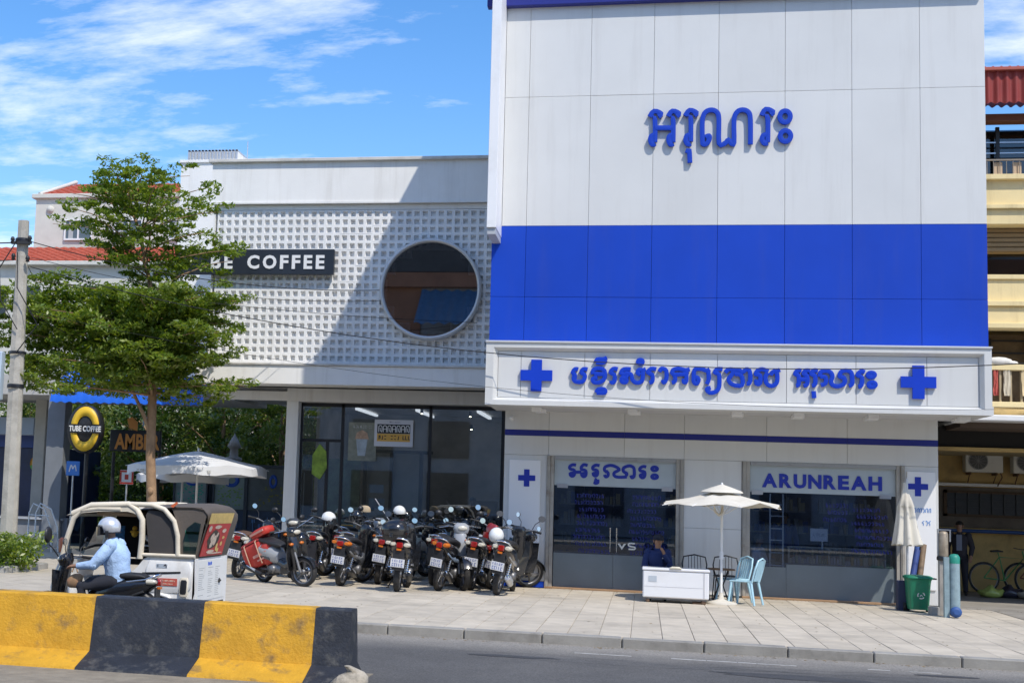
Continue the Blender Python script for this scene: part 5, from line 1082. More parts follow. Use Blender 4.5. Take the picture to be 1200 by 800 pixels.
# white tubular frames
for y in (-.012, Wd+.004):
    b = B()
    b.tube([(-1.72, y, .80), (-1.66, y, 1.10), (-1.58, y, 1.37), (-1.48, y, 1.47), (-1.25, y, 1.50), (-.95, y, 1.50)], .036, 8)
    b.tube([(-1.60, y, 1.42), (-1.35, y, 1.535), (-.85, y, 1.565), (-.74, y, 1.50), (-.665, y, 1.38), (-.655, y, 1.15), (-.67, y, .90)], .040, 8)
    b.tube([(-.85, y, 1.568), (-.55, y, 1.57), (-.38, y, 1.52), (-.245, y, 1.38), (-.19, y, 1.2), (-.175, y, .96)], .032, 8)
    b.tube([(-.67, y, .95), (.05, y, .955)], .026, 6)
    TK('hood_frame', b, frt)
b = B(); b.grid([[(-1.62+.02*k, y, 1.38+.02*k*(6-k)*.4) for k in range(6)] for y in (0, Wd*.25, Wd*.5, Wd*.75, Wd)]); TK('windscreen_header', b, frt, fix=False)
for y in (-.034, Wd+.004): TK('roof_side_band', B().prism([(-1.62, 1.40), (-1.50, 1.43), (-1.25, 1.46), (-.86, 1.475), (-.78, 1.46), (-.70, 1.42), (-.72, 1.50), (-.84, 1.575), (-1.06, 1.57), (-1.38, 1.545), (-1.58, 1.47)], y, y+.03), frt)
TK('orange_flash', B().prism([(-.30, 1.565), (-.26, 1.545), (-.20, 1.60), (-.22, 1.62)], -.03, -.022), mat('orange decal', (.65, .14, .05), .5))
# red poster on the back of the hood
RB = [(.075, .955), (.105, 1.08), (.145, 1.22), (.187, 1.36), (.213, 1.46)]
b = B(); b.grid([[(x+.012, y, z) for y in (.05, .5, .98)] for x, z in RB[:4]]); b.grid([[(x+.004, y, z) for y in (.05, .5, .98)] for x, z in RB[:4]]); po = TK('back_poster', b, mat('poster red', (.55, .035, .035), .55, var=.08, vs=6), fix=False)
b = B(); b.grid([[(x+.013, y, z) for y in (.0, .5, .98)] for x, z in ((.187, 1.362), (.205, 1.42), (.222, 1.495))]); TK('poster_header', b, mat('poster yellow', (.72, .50, .16), .55, var=.15, vs=12), po, fix=False)
def onback(y, z): 
    for (x0, z0), (x1, z1) in zip(RB, RB[1:]):
        if z <= z1: return x0+(x1-x0)*(z-z0)/(z1-z0)+.016
    return RB[-1][0]+.016
b = B(); c = B(); d = B(); rg = random.Random(5)
def blob(B_, cy, cz, ry, rz, k=10, dx=0): B_.add([(onback(cy, cz)+dx, cy, cz)]+[(onback(cy, cz+rz*sin(2*pi*i/k))+dx, cy+ry*cos(2*pi*i/k)*rg.uniform(.8, 1.15), cz+rz*sin(2*pi*i/k)*rg.uniform(.85, 1.1)) for i in range(k)], [(0, 1+i, 1+(i+1) % k) for i in range(k)])
blob(b, .40, 1.15, .24, .12, 14); blob(b, .38, 1.23, .12, .05, 10, .001)
for cy, cz, r in ((.34, 1.19, .07), (.46, 1.15, .08), (.36, 1.10, .06), (.52, 1.22, .04)): blob(c, cy, cz, r, r*.8, 9, .003)
for cy, cz, ry, rz in ((.78, 1.10, .05, .03), (.80, 1.18, .05, .02), (.62, 1.06, .05, .05), (.70, 1.02, .04, .03)): blob(d, cy, cz, ry, rz, 8, .002)
for cy, cz, ry, rz in ((.14, 1.30, .06, .04), (.45, 1.32, .15, .025), (.76, 1.27, .09, .03), (.40, 1.01, .16, .022), (.60, .985, .3, .01)): blob(c, cy, cz, ry, rz, 9, .002)
TK('dark_figure', b, mat('poster dark', (.05, .04, .03), .6), po, fix=False); TK('pale_shapes', c, mat('poster cream', (.70, .55, .42), .6, var=.2, vs=20), po, fix=False); TK('yellow_shapes', d, mat('poster yellow', (.7, .5, .15)), po, fix=False)
# side details
for y in (-.012, Wd+.012): TK('wheel_arch', B().tube([(-.60, y, .18), (-.585, y, .27), (-.52, y, .41), (-.40, y, .48), (-.28, y, .45), (-.20, y, .35), (-.17, y, .20)], .024, 8), tw)
TK('side_bulge', B().loft([(.50, -.32, .0, .26, .012), (.56, -.30, -.012, .31, .02), (.80, -.28, -.012, .30, .02), (.88, -.28, 0, .27, .012)], 20, ax='Z', e=5), tw)
v = TK('air_vent', B().loft([(.46, -.075, -.03, .045, .012), (.49, -.075, -.035, .058, .014), (.66, -.07, -.035, .058, .014), (.69, -.07, -.03, .045, .012)], 14, ax='Z', e=3), frt); TK('vent_core', B().loft([(.49, -.075, -.045, .035, .006), (.51, -.075, -.047, .042, .007), (.645, -.07, -.047, .042, .007), (.665, -.07, -.045, .03, .006)], 12, ax='Z', e=3), bpl, v)
TK('side_stripe', B().prism([(-.62, .735), (-.12, .765), (-.12, .745), (-.62, .705)], -.038, -.03), bpl); TK('red_nameplate', B().box(-.60, -.16, -.040, -.028, .585, .675), mat('red plate', (.52, .10, .07), .5, var=.1, vs=9))
b = B(); scribble(b, -.56, .635, .36, .02, -.041, 5, .006, random.Random(2)); scribble(b, -.5, .60, .28, .015, -.041, 5, .005, random.Random(7)); TK('nameplate_lettering', b, mat('faded print', (.75, .55, .42), .6))
TK('number_sticker', B().box(-.44, -.30, -.036, -.028, .80, .85), mat('pale sticker', (.6, .62, .62))); TK('side_mark', B().ribbon([(-.34, .825), (-.32, .845), (-.31, .81)], .012, -.039, .003, .001).ribbon([(-.42, .815), (-.42, .84)], .01, -.039, .003, .001), mat('black print', (.03, .03, .04)))
for y in (.14, Wd-.14): 
    wh = TK('wheel', B().lathe([(.0, -.05), (.13, -.05), (.13, .05), (0, .05)], (-.38, y, .235), 'Y', 20), frt); TK('tyre', B().lathe([(.13, -.055), (.20, -.06), (.232, -.03), (.232, .03), (.20, .06), (.13, .055)], (-.38, y, .235), 'Y', 26), rub, wh)
wh = TK('wheel', B().lathe([(.0, -.05), (.13, -.05), (.13, .05), (0, .05)], (-1.88, Wd/2, .235), 'Y', 20), frt); TK('tyre', B().lathe([(.13, -.055), (.20, -.06), (.232, -.03), (.232, .03), (.20, .06), (.13, .055)], (-1.88, Wd/2, .235), 'Y', 26), rub, wh)
b = B(); b.loft([(.30, -1.88, Wd/2, .22, .16), (.46, -1.86, Wd/2, .22, .30), (.70, -1.80, Wd/2, .15, .48), (.84, -1.74, Wd/2, .10, .56)], 18, ax='Z', e=2.8); b.loft([(.14, -1.62, Wd/2, .06, .50), (.6, -1.66, Wd/2, .05, .55)], 10, ax='Z'); TK('nose', b, tw)
TK('headlight', B().lathe([(.001, -2.02), (.08, -2.01), (.095, -1.97), (.095, -1.9)], (0, Wd/2, .66), 'X', 18), clear_l)
TK('windscreen', B().grid([[(-1.72+.13*k/3, y, .84+.56*k/3) for y in (.06, Wd/2, Wd-.06)] for k in range(4)]), glass('windscreen glass', (.6, .65, .65), .10, .6), fix=False)
b = B(); b.loft([(.38, -.32, Wd/2, .25, .5), (.55, -.32, Wd/2, .26, .52), (.57, -.32, Wd/2, .22, .48)], 12, ax='Z', e=6); b.loft([(-.14, Wd/2, .80, .5, .25), (-.04, Wd/2, .85, .5, .27)], 12, ax='X', e=6); b.loft([(.40, -1.15, Wd/2, .17, .24), (.56, -1.15, Wd/2, .18, .25)], 12, ax='Z', e=5); TK('seat', b, mat('dark red seat', (.06, .03, .025), .6))
b = B(); b.tube([(-1.5, .2, .98), (-1.42, .35, 1.02), (-1.42, Wd-.35, 1.02), (-1.5, Wd-.2, .98)], .016, 8); b.tube([(-1.6, Wd/2, .7), (-1.44, Wd/2, 1.0)], .03, 8); TK('handlebar', b, bpl)
TK('crossbar', B().tube([(-.68, -.0, 1.0), (-.68, Wd, 1.0)], .014, 6).tube([(-1.6, .02, .90), (-.68, .02, .90)], .0001 if 0 else .010, 6), frt)
TK('roof_lining', B().loft([(-1.30, .35, 1.435, .30, .03), (-1.15, .4, 1.45, .34, .045), (-.85, .4, 1.45, .34, .045), (-.74, .35, 1.44, .28, .03)], 12, e=3), mat('peach lining', (.55, .38, .24), .8, var=.1))
TK('wall_behind_driver', B().box(-.70, -.68, .10, Wd-.1, .3, .98), mat('dark trim', (.03, .025, .022), .8))
o = part('plush_toy', B().ell((-.95, .5, 1.19), (.045, .04, .05)).ell((-.95, .5, 1.255), (.035, .03, .03)).ell((-.99, .5, 1.21), (.025, .02, .015)).ell((-.91, .5, 1.21), (.025, .02, .015)), mat('yellow plush', (.75, .45, .05), .9), None, w=False); o.location = (-6.24, -11.25, -.12); tag(o, 'small yellow plush toy hanging inside the tuk-tuk', 'toy')
o = part('paper_bundle', B().ell((-.76, .55, 1.12), (.10, .06, .035), M=Matrix.Rotation(.5, 4, 'Y')).ell((-.72, .55, 1.16), (.06, .05, .03)).box(-.82, -.66, .5, .6, 1.03, 1.05), mat('white plastic', (.7, .7, .68), .5), None, w=False); o.location = (-6.24, -11.25, -.12); tag(o, 'crumpled white bag hanging at the back of the tuk-tuk cabin', 'bag')
o = part('blue_card', B().box(-1.40, -1.24, .9, .91, 1.05, 1.27, c=.003), mat('blue green card', (.04, .22, .5), .5, var=.5, vs=25), None, w=False); o.location = (-6.24, -11.25, -.12); tag(o, 'blue and green card hung behind the tuk-tuk windscreen', 'card')
for y in (-.16,):
    mi = TK('side_mirror', B().tube([(-1.70, .0, .80), (-1.80, -.10, .98), (-1.83, y, 1.03)], .009, 6).lathe([(.001, .03), (.07, .025), (.095, .005), (.095, -.005)], (-1.84, y-.02, 1.15), 'X', 20, sy=1.1), bpl)
    TK('mirror_glass', B().lathe([(.001, 0), (.09, 0)], (-1.846+.0, y-.02, 1.15), 'X', 20, smooth=False), mirm, mi)
TK('wiper_bottle', B().loft([(.92, -1.80, .2, .05, .04), (1.08, -1.80, .2, .06, .045), (1.11, -1.8, .2, .03, .03)], 10, ax='Z'), mat('brown bottle', (.16, .06, .035), .25))
# ================================================================ scooter and rider in front of the tuk-tuk
place(rs, -7.20, -12.05, 178, 0, -.12, .88); tag(rs, 'black scooter ridden past the tuk-tuk by a man in a pale blue shirt', 'motorcycle')
RZ = pi
rd = thing('person', 'man in pale blue shirt, dark trousers and silver helmet riding a black scooter', 'person', (-6.92, -12.05, -.14)); rd.scale = (.875,)*3
J = dict(pelvis=(.06, 0, .80), chest=(.0, 0, 1.13), neck=(-.07, 0, 1.34), head=(-.11, 0, 1.50), face=(-1, -.12, -.1),
         shl=(-.02, -.17, 1.26), ell=(-.20, -.30, 1.00), hal=(-.48, -.25, .97), shr=(-.02, .17, 1.26), elr=(-.24, .27, 1.04), har=(-.45, .24, .99),
         hipl=(.02, -.10, .78), knl=(-.40, -.19, .70), anl=(-.34, -.20, .30), toel=(-.50, -.20, .24), hipr=(.02, .10, .78), knr=(-.40, .19, .70), anr=(-.34, .20, .30), toer=(-.50, .20, .24))
person(rd, J, dict(shirt=mat('pale blue shirt cloth', (.42, .58, .82), .85, var=.06, vs=12, bump=1.0, bs=13), trousers=mat('dark navy trousers', (.02, .022, .032), .85, bump=.4, bs=10), shoe=bpl, hair=mat('black hair', (.015, .012, .01), .8)), bulk=1.3)
helmet((-7.015, -12.06, 1.085), pi+.15, hsv, 'silver helmet worn by the scooter rider', (0, .05), scale=.98, vis=True, group=None)
gb = thing('cloth_bag', 'tan and pink patterned cloth bag hanging on the ridden scooter', 'bag', (-7.38, -12.18, .45)); gb.scale = (.8, .8, .75)
part('bag_body', B().loft([(.0, 0, 0, .06, .04), (.03, 0, 0, .10, .07), (.12, .01, 0, .115, .075), (.19, .04, 0, .10, .06), (.22, .05, 0, .04, .03)], 16, ax='Z', e=3), mat('tan patterned cloth', (.36, .22, .12), .85, var=.2, vs=9, dirt=(.5, .12, .10), dirts=9, dirta=.6), gb, w=False); part('bag_handle', B().tube([(-.04, 0, .24), (0, .02, .36), (.05, 0, .24)], .010, 6), mat('tan patterned cloth', (.5, .33, .2)), gb, w=False)
# ================================================================ street stall
fz = thing('chest_freezer', 'low white chest freezer on castors in front of the left shop doors', 'freezer', (-.76, -2.72, 0)); 
FZ = lambda n, b, m, p=fz, **k: part(n, b, m, p, w=False, **k)
fzm = mat('freezer white', (.76, .77, .79), .35, coat=.3, var=.02, dirt=(.45, .42, .36), dirts=3, dirta=.2)
FZ('cabinet', B().box(0, 1.13, 0, .52, .085, .55, c=.018), fzm); FZ('lid', B().box(-.012, 1.145, -.015, .535, .553, .60, c=.014), fzm); FZ('lid_handle', B().loft([(.46, -.01, .60, .02, .012), (.50, -.012, .612, .03, .022), (.62, -.012, .612, .03, .022), (.66, -.01, .60, .02, .012)], 10), mat('handle yellowed', (.66, .62, .50), .5))
FZ('edge_trim', B().box(1.04, 1.055, -.006, 0, .10, .54), mat('trim grey', (.5, .5, .52), .4)); FZ('base_rail', B().box(.03, 1.10, .03, .5, .06, .084), grim)
for x in (.09, 1.04):
    for y in (.06, .46): c = FZ('castor', B().lathe([(.001, -.015), (.034, -.015), (.034, .015), (.001, .015)], (x, y, .034), 'Y', 14).box(x-.02, x+.02, y-.02, y+.02, .045, .066), mat('castor brown', (.25, .16, .10), .7, var=.2, vs=20))
FZ('caster_block', B().box(.86, 1.08, .06, .3, .0, .03), wood)
FZ('price_sticker', B().box(.10, .24, -.006, -.0005, .36, .46), mat('pale sticker', (.6, .62, .62)))
FZ('front_seam', B().box(.02, 1.03, -.003, 0, .275, .281), mat('trim grey', (.5, .5, .52)))
sk = part('sack', B().loft([(0, 0, 0, .15, .12), (.04, 0, 0, .18, .13), (.11, .04, 0, .14, .09), (.15, .06, .02, .08, .05), (.20, -.02, 0, .03, .05)], 18, ax='Z', e=2.1), mat('dirty sack', (.42, .37, .29), .9, var=.3, vs=14, bump=1.0, bs=16), None, w=False); sk.location = (-3.42, -14.95, -.12); tag(sk, 'crumpled pale sack at the right end of the striped barrier', 'sack')
# parasol: two tier canopy
def parasol(name, label, loc, R, H, hr, n, m, sag=.05, tip=.06, seed=1, top=True, pole=.022, rot=.3, valance=0.0):
    t = thing(name, label, 'umbrella', loc); rg = random.Random(seed); Q = lambda nm, b, mm, p=t, **k: part(nm, b, mm, p, w=False, **k)
    b = B(); P = []; K = n*4
    for i in range(7):
        u = .05+.95*i/6; row = []
        for k in range(K+1):
            a = 2*pi*k/K+rot; f = abs((k % 4)-2)/2; f = f*f*(3-2*f)
            r = R*u*(1-(1-f)*.06*u); z = H-hr*u**1.25+(1-f)*(.035*sin(a*2+seed))*u-sag*(1-f)*sin(pi*u)*.5+(1-f)*.06*u*u
            row.append((r*cos(a), r*sin(a), z))
        P.append(row)
    b.grid(P); b.grid([[(x, y, z-.006) for x, y, z in r] for r in P])
    if valance: b.grid([P[-1], [(x*1.003, y*1.003, z-valance*(1+.12*sin(q*1.3))) for q, (x, y, z) in enumerate(P[-1])]])
    cn = Q('canopy', b, m, fix=False)
    if top:
        b = B(); P2 = [[(r*cos(2*pi*k/K+rot), r*sin(2*pi*k/K+rot), H+z) for k in range(K+1)] for r, z in ((R*.03, .115), (R*.16, .07), (R*.33, .005), (R*.355, -.025))]
        b.grid(P2); b.grid([[(x, y, z-.006) for x, y, z in r] for r in P2]); Q('top_tier', b, m, fix=False)
    Q('finial', B().lathe([(.02, H+.08 if top else H), (.022, H+.13 if top else H+.05), (.001, H+.16 if top else H+.08)], n=8), white)
    for k in range(n):
        a = 2*pi*k/n+rot; Q('rib', B().tube([(.02*cos(a), .02*sin(a), H-.05), (R*.5*cos(a), R*.5*sin(a), H-hr*.42-.02), (R*1.03*cos(a), R*1.03*sin(a), H-hr-.005)], .007, 5).tube([(.03*cos(a), .03*sin(a), H-.42), (R*.5*cos(a), R*.5*sin(a), H-hr*.42-.025)], .006, 5), white)
    Q('pole', B().cyl((0, 0, 0), (0, 0, H+.06), pole, n=12).lathe([(pole*1.6, .78), (pole*1.6, .90), (pole, .92)], n=12), white)
    return t
u1 = parasol('parasol', 'open cream parasol with two tiers standing between freezer and chairs', (.60, -2.25, 0), 1.04, 1.98, .28, 8, cream, sag=.05, seed=3, rot=.25)
part('base', B().lathe([(.27, 0), (.27, .03), (.12, .06), (.05, .09), (.03, .2)], n=20), mat('stone base', (.62, .58, .50), .85, var=.1), u1, w=False)
b = B(); b.tube([(-.14, -.05, 1.74), (-.12, -.06, 1.62), (-.05, -.07, 1.55), (.0, -.05, 1.60), (.02, -.04, 1.72)], [.02, .045, .05, .035, .015], 8, flat=.5); part('tied_cloth', b, cream, u1, w=False)
# closed parasol against the right pier
cp = thing('parasol', 'closed cream parasol leaning by the right window and the green bin', 'umbrella', (3.87, -1.15, 0))
b = B(); P = []
for i, (z, r) in enumerate([(2.26, .025), (2.12, .05), (1.98, .09), (1.84, .14), (1.825, .12), (1.6, .14), (1.35, .175), (1.14, .215)]):
    row = []
    for k in range(49):
        a = 2*pi*k/48; f = 1+.34*sin(a*7)*(.25 if i < 4 else .9)+.06*sin(a*3+i); row.append((.03*(2.2-z)+r*f*cos(a), r*f*.7*sin(a), z+.02*sin(a*8+1)*(1 if i == 7 else 0)))
    P.append(row)
b.grid(P); part('folded_canopy', b, cream, cp, w=False, fix=False); part('pole', B().tube([(.03, 0, .0), (.03, 0, 2.34)], .02, 8), alu, cp, w=False); part('foot', B().lathe([(.16, 0), (.16, .05), (.03, .07)], n=16), concm, cp, w=False)
# plastic chairs
pcm = mat('pale blue plastic', (.42, .66, .78), .4, var=.03, coat=.2)
def chair(x, y, deg, label):
    t = thing('plastic_chair', label, 'chair', (x, y, 0), radians(deg), group='pale blue plastic chairs'); Q = lambda n, b: part(n, b, pcm, t, w=False)
    b = B(); P = [[(.20-.40*i/5, (.19-.02*i/5)*v, .42-.015*sin(pi*i/5)+(.012*abs(v)**2)) for v in (-1, -.6, 0, .6, 1)] for i in range(6)]
    b.grid(P); b.grid([[(p[0], p[1], p[2]-.022) for p in r] for r in P]); b.tube([(.20, -.2, .41), (.21, 0, .40), (.20, .2, .41)], .014, 6); b.tube([(.2, -.195, .41), (-.2, -.18, .41)], .014, 6); b.tube([(.2, .195, .41), (-.2, .18, .41)], .014, 6); Q('seat', b)
    for s in (-1, 1):
        Q('leg', B().tube([(.18, s*.18, .41), (.225, s*.215, 0)], [.026, .019], 6)); Q('leg', B().tube([(-.17, s*.17, .41), (-.25, s*.21, 0)], [.026, .019], 6))
    fr = B(); fr.tube([(-.19, -.18, .40), (-.25, -.19, .62), (-.30, -.16, .78), (-.315, 0, .82), (-.30, .16, .78), (-.25, .19, .62), (-.19, .18, .40)], .017, 8); bk = Q('backrest', fr)
    for y in (-.11, -.055, 0, .055, .11): part('back_slat', B().box(-.006, .006, y-.017, y+.017, -.19, .19, M=Matrix.Translation((-.255, 0, .60)) @ Matrix.Rotation(radians(-15.5), 4, 'Y')), pcm, bk, w=False)
    fr = None
    return t
chair(1.02, -2.05, 155, 'pale blue plastic chair on the right, its slatted back to the glass'); chair(.86, -1.45, 215, 'pale blue plastic chair on the left, half hidden behind the other')
tb = thing('round_table', 'small dark table with a brown top behind the parasol pole', 'table', (.62, -1.75, 0)); TB = lambda n, b, m: part(n, b, m, tb, w=False)
TB('tabletop', B().lathe([(.001, .60), (.24, .60), (.25, .59), (.25, .575), (.001, .57)], n=24), wood)
for k in range(4): a = pi/4+k*pi/2; TB('leg', B().tube([(.18*cos(a), .18*sin(a), .57), (.05*cos(a), .05*sin(a), .3), (.2*cos(a), .2*sin(a), 0)], .010, 6), blkm)
def mchair(x, y, deg, label):
    t = thing('metal_chair', label, 'chair', (x, y, 0), radians(deg), group='dark metal chairs'); Q = lambda n, b, m: part(n, b, m, t, w=False)
    Q('seat', B().loft([(.42, 0, 0, .19, .19), (.44, 0, 0, .2, .2), (.45, 0, 0, .18, .18)], 16, ax='Z', e=3), blkm); bk = Q('back_frame', B().tube([(-.18, -.2, .43), (-.22, -.23, .62), (-.22, -.2, .76), (-.23, 0, .80), (-.22, .2, .76), (-.22, .23, .62), (-.18, .2, .43)], .013, 8), blkm)
    for y in (-.12, -.06, 0, .06, .12): Q('back_rod', B().tube([(-.18, y, .44), (-.225, y*.9, .78)], .006, 5), blkm)
    for s in (-1, 1): Q('leg', B().tube([(.16, s*.16, .42), (.19, s*.19, 0)], .011, 6), blkm); Q('leg', B().tube([(-.16, s*.16, .42), (-.2, s*.2, 0)], .011, 6), blkm)
mchair(.22, -1.15, -80, 'dark metal chair left of the parasol pole'); mchair(.72, -.95, -100, 'dark metal chair right behind the parasol pole')
# people at the shop
shoe = bpl
g1 = thing('person', 'seated guard in dark blue uniform and cap behind the white freezer, hand at his face', 'person', (-.50, -1.75, 0)); g1.scale = (.95,)*3
JG = dict(pelvis=(0, 0, .42), chest=(0, -.03, .78), neck=(0, -.03, .95), head=(.01, -.07, 1.10), face=(.25, -1, -.12), shl=(.18, -.02, .88), ell=(.22, -.16, .66), hal=(.10, -.24, .90), shr=(-.18, -.02, .88), elr=(-.24, -.08, .62), har=(-.12, -.26, .52),
          hipl=(.09, 0, .42), knl=(.14, -.40, .46), anl=(.14, -.42, .08), toel=(.14, -.54, .03), hipr=(-.09, 0, .42), knr=(-.14, -.40, .46), anr=(-.14, -.42, .08), toer=(-.14, -.54, .03))
navyc = mat('dark blue uniform', (.015, .03, .11), .85, bump=.4, bs=9)
person(g1, JG, dict(shirt=navyc, trousers=mat('dark trousers', (.02, .02, .03), .9), shoe=shoe, hair=mat('black hair', (.015, .012, .01))), cap=mat('black cap', (.015, .018, .03), .8))
part('badge', B().box(.085, .135, -.172, -.165, .77, .79), white, g1, w=False)
part('stool_top', B().lathe([(.001, .30), (.17, .30), (.17, .33), (.001, .33)], (0, 0, 0), n=16), wood, None, w=False).location = (-.50, -1.75, 0)
st = [o for o in COL.objects if o.name == 'stool_top'][0]; st.name = 'wooden_stool'; tag(st, 'wooden stool under the seated guard', 'stool')
bm = st.data; bmm = bmesh.new(); bmm.from_mesh(bm)
for x, y in ((.1, .1), (-.1, .1), (.1, -.1), (-.1, -.1)): bmesh.ops.create_cone(bmm, segments=6, radius1=.018, radius2=.018, depth=.3, cap_ends=True, matrix=Matrix.Translation((x, y, .149)))
bmm.to_mesh(bm); bmm.free()
g2 = thing('person', 'person in a pale shirt sitting just inside the right shop glass behind the plastic chairs', 'person', (1.40, .48, 0.05)); g2.scale = (.95,)*3; g2.rotation_euler = (0, 0, radians(60))
J2 = dict(JG); J2['hal'] = (.12, -.30, .55); J2['ell'] = (.24, -.1, .62); J2['face'] = (-.1, -1, -.25)
person(g2, J2, dict(shirt=mat('pale grey blue shirt', (.55, .60, .68), .85), trousers=mat('grey trousers', (.16, .17, .19), .9), shoe=shoe, hair=mat('grey hair', (.16, .15, .14), .8)))
part('stool', B().lathe([(.001, .28), (.16, .28), (.16, .31), (.001, .31)], n=14).tube([(.1, .1, 0), (.1, .1, .28)], .014, 6).tube([(-.1, .1, 0), (-.1, .1, .28)], .014, 6).tube([(.1, -.1, 0), (.1, -.1, .28)], .014, 6).tube([(-.1, -.1, 0), (-.1, -.1, .28)], .014, 6), blkm, None, w=False)
st = [o for o in COL.objects if o.name == 'stool'][0]; st.location = (1.40, .48, 0.02); tag(st, 'low stool under the person in the pale shirt', 'stool')
def stand(loc, deg, sc, shirt, tr, label, hair='black hair'):
    t = thing('person', label, 'person', loc, radians(deg)); t.scale = (sc,)*3
    Js = dict(pelvis=(0, 0, .95), chest=(0, 0, 1.28), neck=(0, 0, 1.47), head=(.0, -.015, 1.62), face=(0, -1, -.1), shl=(.19, 0, 1.40), ell=(.27, .02, 1.12), hal=(.24, -.12, .90), shr=(-.19, 0, 1.40), elr=(-.26, .02, 1.13), har=(-.25, -.06, .88),
              hipl=(.09, 0, .92), knl=(.11, -.03, .50), anl=(.12, .02, .09), toel=(.13, -.12, .03), hipr=(-.09, 0, .92), knr=(-.10, .0, .50), anr=(-.11, .04, .09), toer=(-.12, -.10, .03))
    person(t, Js, dict(shirt=shirt, trousers=tr, shoe=shoe, hair=mat(hair, (.015, .012, .01)))); return t
gp = stand((5.98, 4.6, 0), -15, .92, mat('dark jacket', (.035, .032, .04), .9), mat('dark trousers', (.02, .02, .03)), 'man in dark jacket standing in the shade of the garage under the blue pipe')
part('shirt_front', B().box(-.06, .06, -.155, -.148, 1.05, 1.42), mat('grey blue shirt', (.22, .25, .33), .9), gp, w=False)
stand((-4.95, 6.9, .14), 20, .92, mat('black shirt', (.02, .02, .025), .9), mat('dark trousers', (.02, .02, .03)), 'dark figure standing inside the cafe behind the right pane')
stand((2.05, 1.9, .01), 10, .95, mat('blue work shirt', (.06, .10, .32), .9), mat('dark trousers', (.02, .02, .03)), 'shop worker in blue behind the right shop window')
# ================================================================ things by the right pier
bn = thing('wheelie_bin', 'green wheelie bin with a white emblem below the closed parasol', 'bin', (3.96, -1.75, 0)); BN = lambda n, b, m, p=bn: part(n, b, m, p, w=False)
gm = mat('bin green', (.008, .19, .10), .45, var=.08, vs=5, dirt=(.08, .10, .07), dirts=4, dirta=.4)
BN('bin_body', B().loft([(.05, 0, 0, .155, .17), (.10, 0, 0, .165, .185), (.50, 0, -.01, .19, .215), (.56, 0, -.01, .20, .225), (.58, 0, -.01, .215, .235)], 20, ax='Z', e=7), gm)
BN('bin_lid', B().loft([(.585, 0, -.01, .225, .245), (.61, 0, -.01, .23, .25), (.635, 0, 0, .19, .20), (.645, 0, 0, .08, .08)], 20, ax='Z', e=6), gm); BN('lid_hinge', B().cyl((-.2, .25, .60), (.2, .25, .60), .018, n=8), gm); BN('lid_bag', B().box(.13, .30, -.1, .1, .575, .60, c=.006), bpl)
for s in (-1, 1): BN('bin_wheel', B().lathe([(.001, -.02), (.075, -.02), (.075, .02), (.001, .02)], (0, .17, .075), 'Y', 16) if 0 else B().lathe([(.001, s*.19-.02), (.075, s*.19-.02), (.075, s*.19+.02), (.001, s*.19+.02)], (0, .17, .075), 'X', 16), rub)
b = B()
for k in range(3):
    a0 = k*2*pi/3; b.ribbon([(.055*cos(a0+t*.25)+.02, .30+.055*sin(a0+t*.25)) for t in range(7)], .018, -.208, .004, .001)
b.ribbon([(.0, .28), (.02, .31), (.04, .28)], .012, -.209, .003, .001); BN('emblem', b, mat('pale print', (.6, .6, .58)))
b = B(); rg = random.Random(4)
for _ in range(9): x, z = rg.uniform(-.12, .1), rg.uniform(.38, .52); b.ell((x, -.204-.01*(z-.3), z), (.008, .002, .006), 6)
BN('specks', b, mat('pale print', (.6, .6, .58)))
t = thing('box_stack', 'dark box standing left behind the green bin', 'box', (3.76, -1.45, 0)); part('carton', B().box(-.09, .10, -.12, .12, 0, .52, c=.006), mat('dark blue carton', (.03, .04, .09), .7), t, w=False)
for i, (dx, c, l) in enumerate(((0, (.05, .11, .32), 'blue rolled banner leaning behind the green bin'), (.09, (.22, .15, .09), 'brown roll leaning right of the blue banner'), (-.07, (.03, .06, .22), 'dark blue roll leaning behind the closed parasol'))):
    o = part('rolled_banner', B().tube([(4.0+dx, -.75-.1*i, .0), (4.22+dx*.8, -.45-.08*i, 1.25-.1*i)], .055, 10), mat('banner %d' % i, c, .6, var=.2, vs=9), None); tag(o, l, 'banner roll')
o = part('leaning_board', B().prism([(3.72, 0), (3.88, 0), (3.86, .52)], -.95, -.93), mat('grey board', (.42, .42, .40), .7), None); tag(o, 'pale triangular board leaning at the foot of the right pier', 'board')
t = thing('cable_post', 'rusty steel post with a junction box beside the green bin', 'post', (4.62, -1.6, 0)) if 0 else thing('utility_cabinet', 'worn steel tank on a grey post right of the green bin', 'post', (4.30, -2.30, 0))
part('post', B().box(-.10, .06, -.06, .06, 0, .95, c=.01), mat('dirty grey post', (.33, .31, .28), .8, var=.2, vs=5), t, w=False); part('tank', B().lathe([(.001, .95), (.07, .96), (.08, 1.0), (.08, 1.38), (.06, 1.42), (.001, 1.43)], (-.02, 0, 0), n=16), mat('rusty steel', (.33, .27, .20), .5, .4, var=.25, vs=9), t, w=False)
part('tank_frame', B().box(-.12, .10, -.02, -.0, 1.44, 1.46).box(-.12, -.1, -.02, 0, .95, 1.44).box(.08, .1, -.02, 0, 1.25, 1.44), steel, t, w=False); part('band', B().lathe([(.105, .93), (.11, .95), (.11, .98), (.10, 1.0)], (-.02, 0, 0), n=16), blkm, t, w=False)
t = thing('standing_pipe', 'upright blue and grey plastic pipe with a green cap at the kerbside post', 'pipe', (4.36, -2.78, 0)); bp = mat('dusty blue pipe', (.24, .33, .36), .6, var=.2, vs=8)
